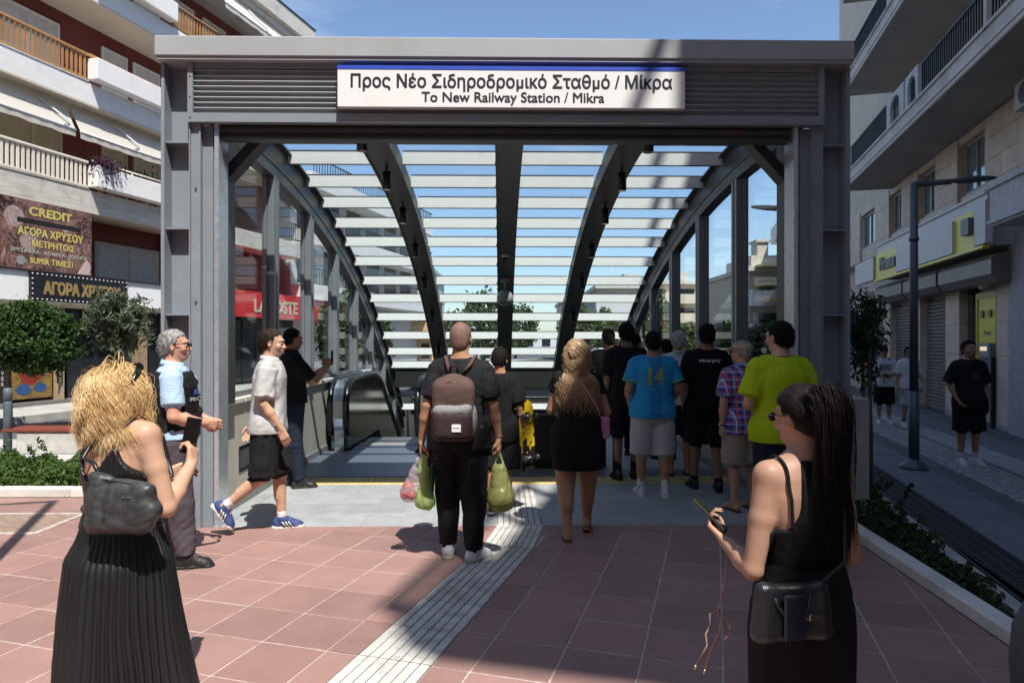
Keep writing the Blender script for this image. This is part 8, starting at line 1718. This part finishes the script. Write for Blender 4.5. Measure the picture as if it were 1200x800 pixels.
pbag('pale green plastic bag of cucumbers in the left hand of the bald man', hL+Vector((.01,-.03,0)), .03, .075, .42, .06, f_green, [('cucumber','t',(.065,.0,-.22),(.01,0,.15),M_cuc),('cucumber','t',(.0,-.01,-.28),(.02,0,.12),M_lg),('cucumber','t',(.03,-.02,-.30),(.01,0,.11),M_lg)], 4)
pbag('yellow green plastic bag hanging from the right hand of the bald man', hR, .02, .105, .45, .085, f_yel, [('melon','s',(.03,.0,-.33),.078,mat('brown_produce',(0.22,0.13,0.06),.6,var=.3)),('apple','s',(-.03,-.02,-.33),.035,M_tom)], 5)
# --- skateboard
p = BOY; sk = Thing('skateboard', 'yellow and black skateboard held upright by the boy', 'skateboard', 0, (0,0,0)); sk.e.location = p.W((.285,.05,.80)); sk.e.rotation_euler = (R(-3),0,p.yaw+R(52))
out = []; 
for k in range(24):
    t = 2*math.pi*k/24; x_ = .10*math.cos(t); z_ = (.26 if math.sin(t) > 0 else -.26)+.10*math.sin(t); out.append((x_, z_))
b = MB(); n = 24; vs = [(x_, -.006+.10*max(0,abs(z_)-.26)**1.0, z_) for x_, z_ in out]+[(x_, .006+.10*max(0,abs(z_)-.26), z_) for x_, z_ in out]
b.add(vs, [tuple(range(n)), tuple(range(n,2*n))[::-1]]+[(i,(i+1)%n,n+(i+1)%n,n+i)[::-1] for i in range(n)])
ym = mat('deck_yellow', (0.72,0.50,0.02), .35, var=.02); n_ = ym.node_tree; P_ = n_.nodes['Principled BSDF']; t_ = n_.nodes.new('ShaderNodeTexCoord'); nz_ = n_.nodes.new('ShaderNodeTexNoise'); nz_.inputs['Scale'].default_value = 16; nz_.inputs['Detail'].default_value = 1; sx_ = n_.nodes.new('ShaderNodeSeparateXYZ'); n_.links.new(t_.outputs['Object'], sx_.inputs[0]); n_.links.new(t_.outputs['Object'], nz_.inputs[0])
mr_ = n_.nodes.new('ShaderNodeMapRange'); mr_.inputs[1].default_value = .0; mr_.inputs[2].default_value = -.16; mr_.inputs[3].default_value = -.06; mr_.inputs[4].default_value = .30; n_.links.new(sx_.outputs['Z'], mr_.inputs[0]); ad_ = n_.nodes.new('ShaderNodeMath'); ad_.operation = 'ADD'; n_.links.new(nz_.outputs['Fac'], ad_.inputs[0]); n_.links.new(mr_.outputs[0], ad_.inputs[1]); gt_ = n_.nodes.new('ShaderNodeMath'); gt_.operation = 'GREATER_THAN'; gt_.inputs[1].default_value = .62; n_.links.new(ad_.outputs[0], gt_.inputs[0])
mx_ = n_.nodes.new('ShaderNodeMix'); mx_.data_type = 'RGBA'; mx_.inputs[6].default_value = (0.72,0.50,0.02,1); mx_.inputs[7].default_value = (0.015,0.015,0.015,1); n_.links.new(gt_.outputs[0], mx_.inputs[0]); n_.links.new(mx_.outputs[2], P_.inputs['Base Color'])
sk.part('deck', b, ym); b = MB(); b.prism([(x_*.96, z_) for x_, z_ in out if abs(z_) < .30], .007, .009, 1) if False else b.box(-.095,.095,.0065,.0085,-.26,.26); sk.part('grip_tape', b, M_rubber)
for z_ in (-.20,.20):
    b = MB(); b.box(-.03,.03,-.014,-.006,z_-.04,z_+.04); b.tube([(-.075,-.045,z_),(.075,-.045,z_)], .009, 8); b.tube([(0,-.01,z_),(0,-.045,z_)], .018, 8); tr = sk.part('truck', b, M_inox)
    for x_ in (-.085,.085): b = MB(); b.tube([(x_-.016,-.045,z_),(x_+.016,-.045,z_)], .027, 14); sk.part('wheel', b, mat('wheel_dark', (0.05,0.05,0.05), .4), parent=tr)
# --- small pink bag of the curly haired woman and her phone
p = CUR; pb = Thing('pink_bag', 'small pink phone bag on a pink strap worn by the curly haired woman', 'bag', 0, (0,0,0)); pb.e.location = p.W((.235,-.02,.97)); pb.e.rotation_euler = (0,0,p.yaw); m_ = mat('pink_leather', (0.50,0.20,0.34), .5)
b = MB(); b.bbox(-.02,.05,-.045,.045,-.09,.09,.012); pb.part('pouch', b, m_); pts = [inv(p.W(v), pb) for v in ((.215,-.03,1.04),(.17,-.155,1.15),(.08,-.165,1.30),(0.0,-.125,1.42),(-.06,-.04,1.475))]; strap(pb, pts, .007, m_)
phone(p.W((.165,.30,1.36)), p.yaw, R(-20), 'phone held by the curly haired woman in front of her shoulder', (.075,.155,.01))
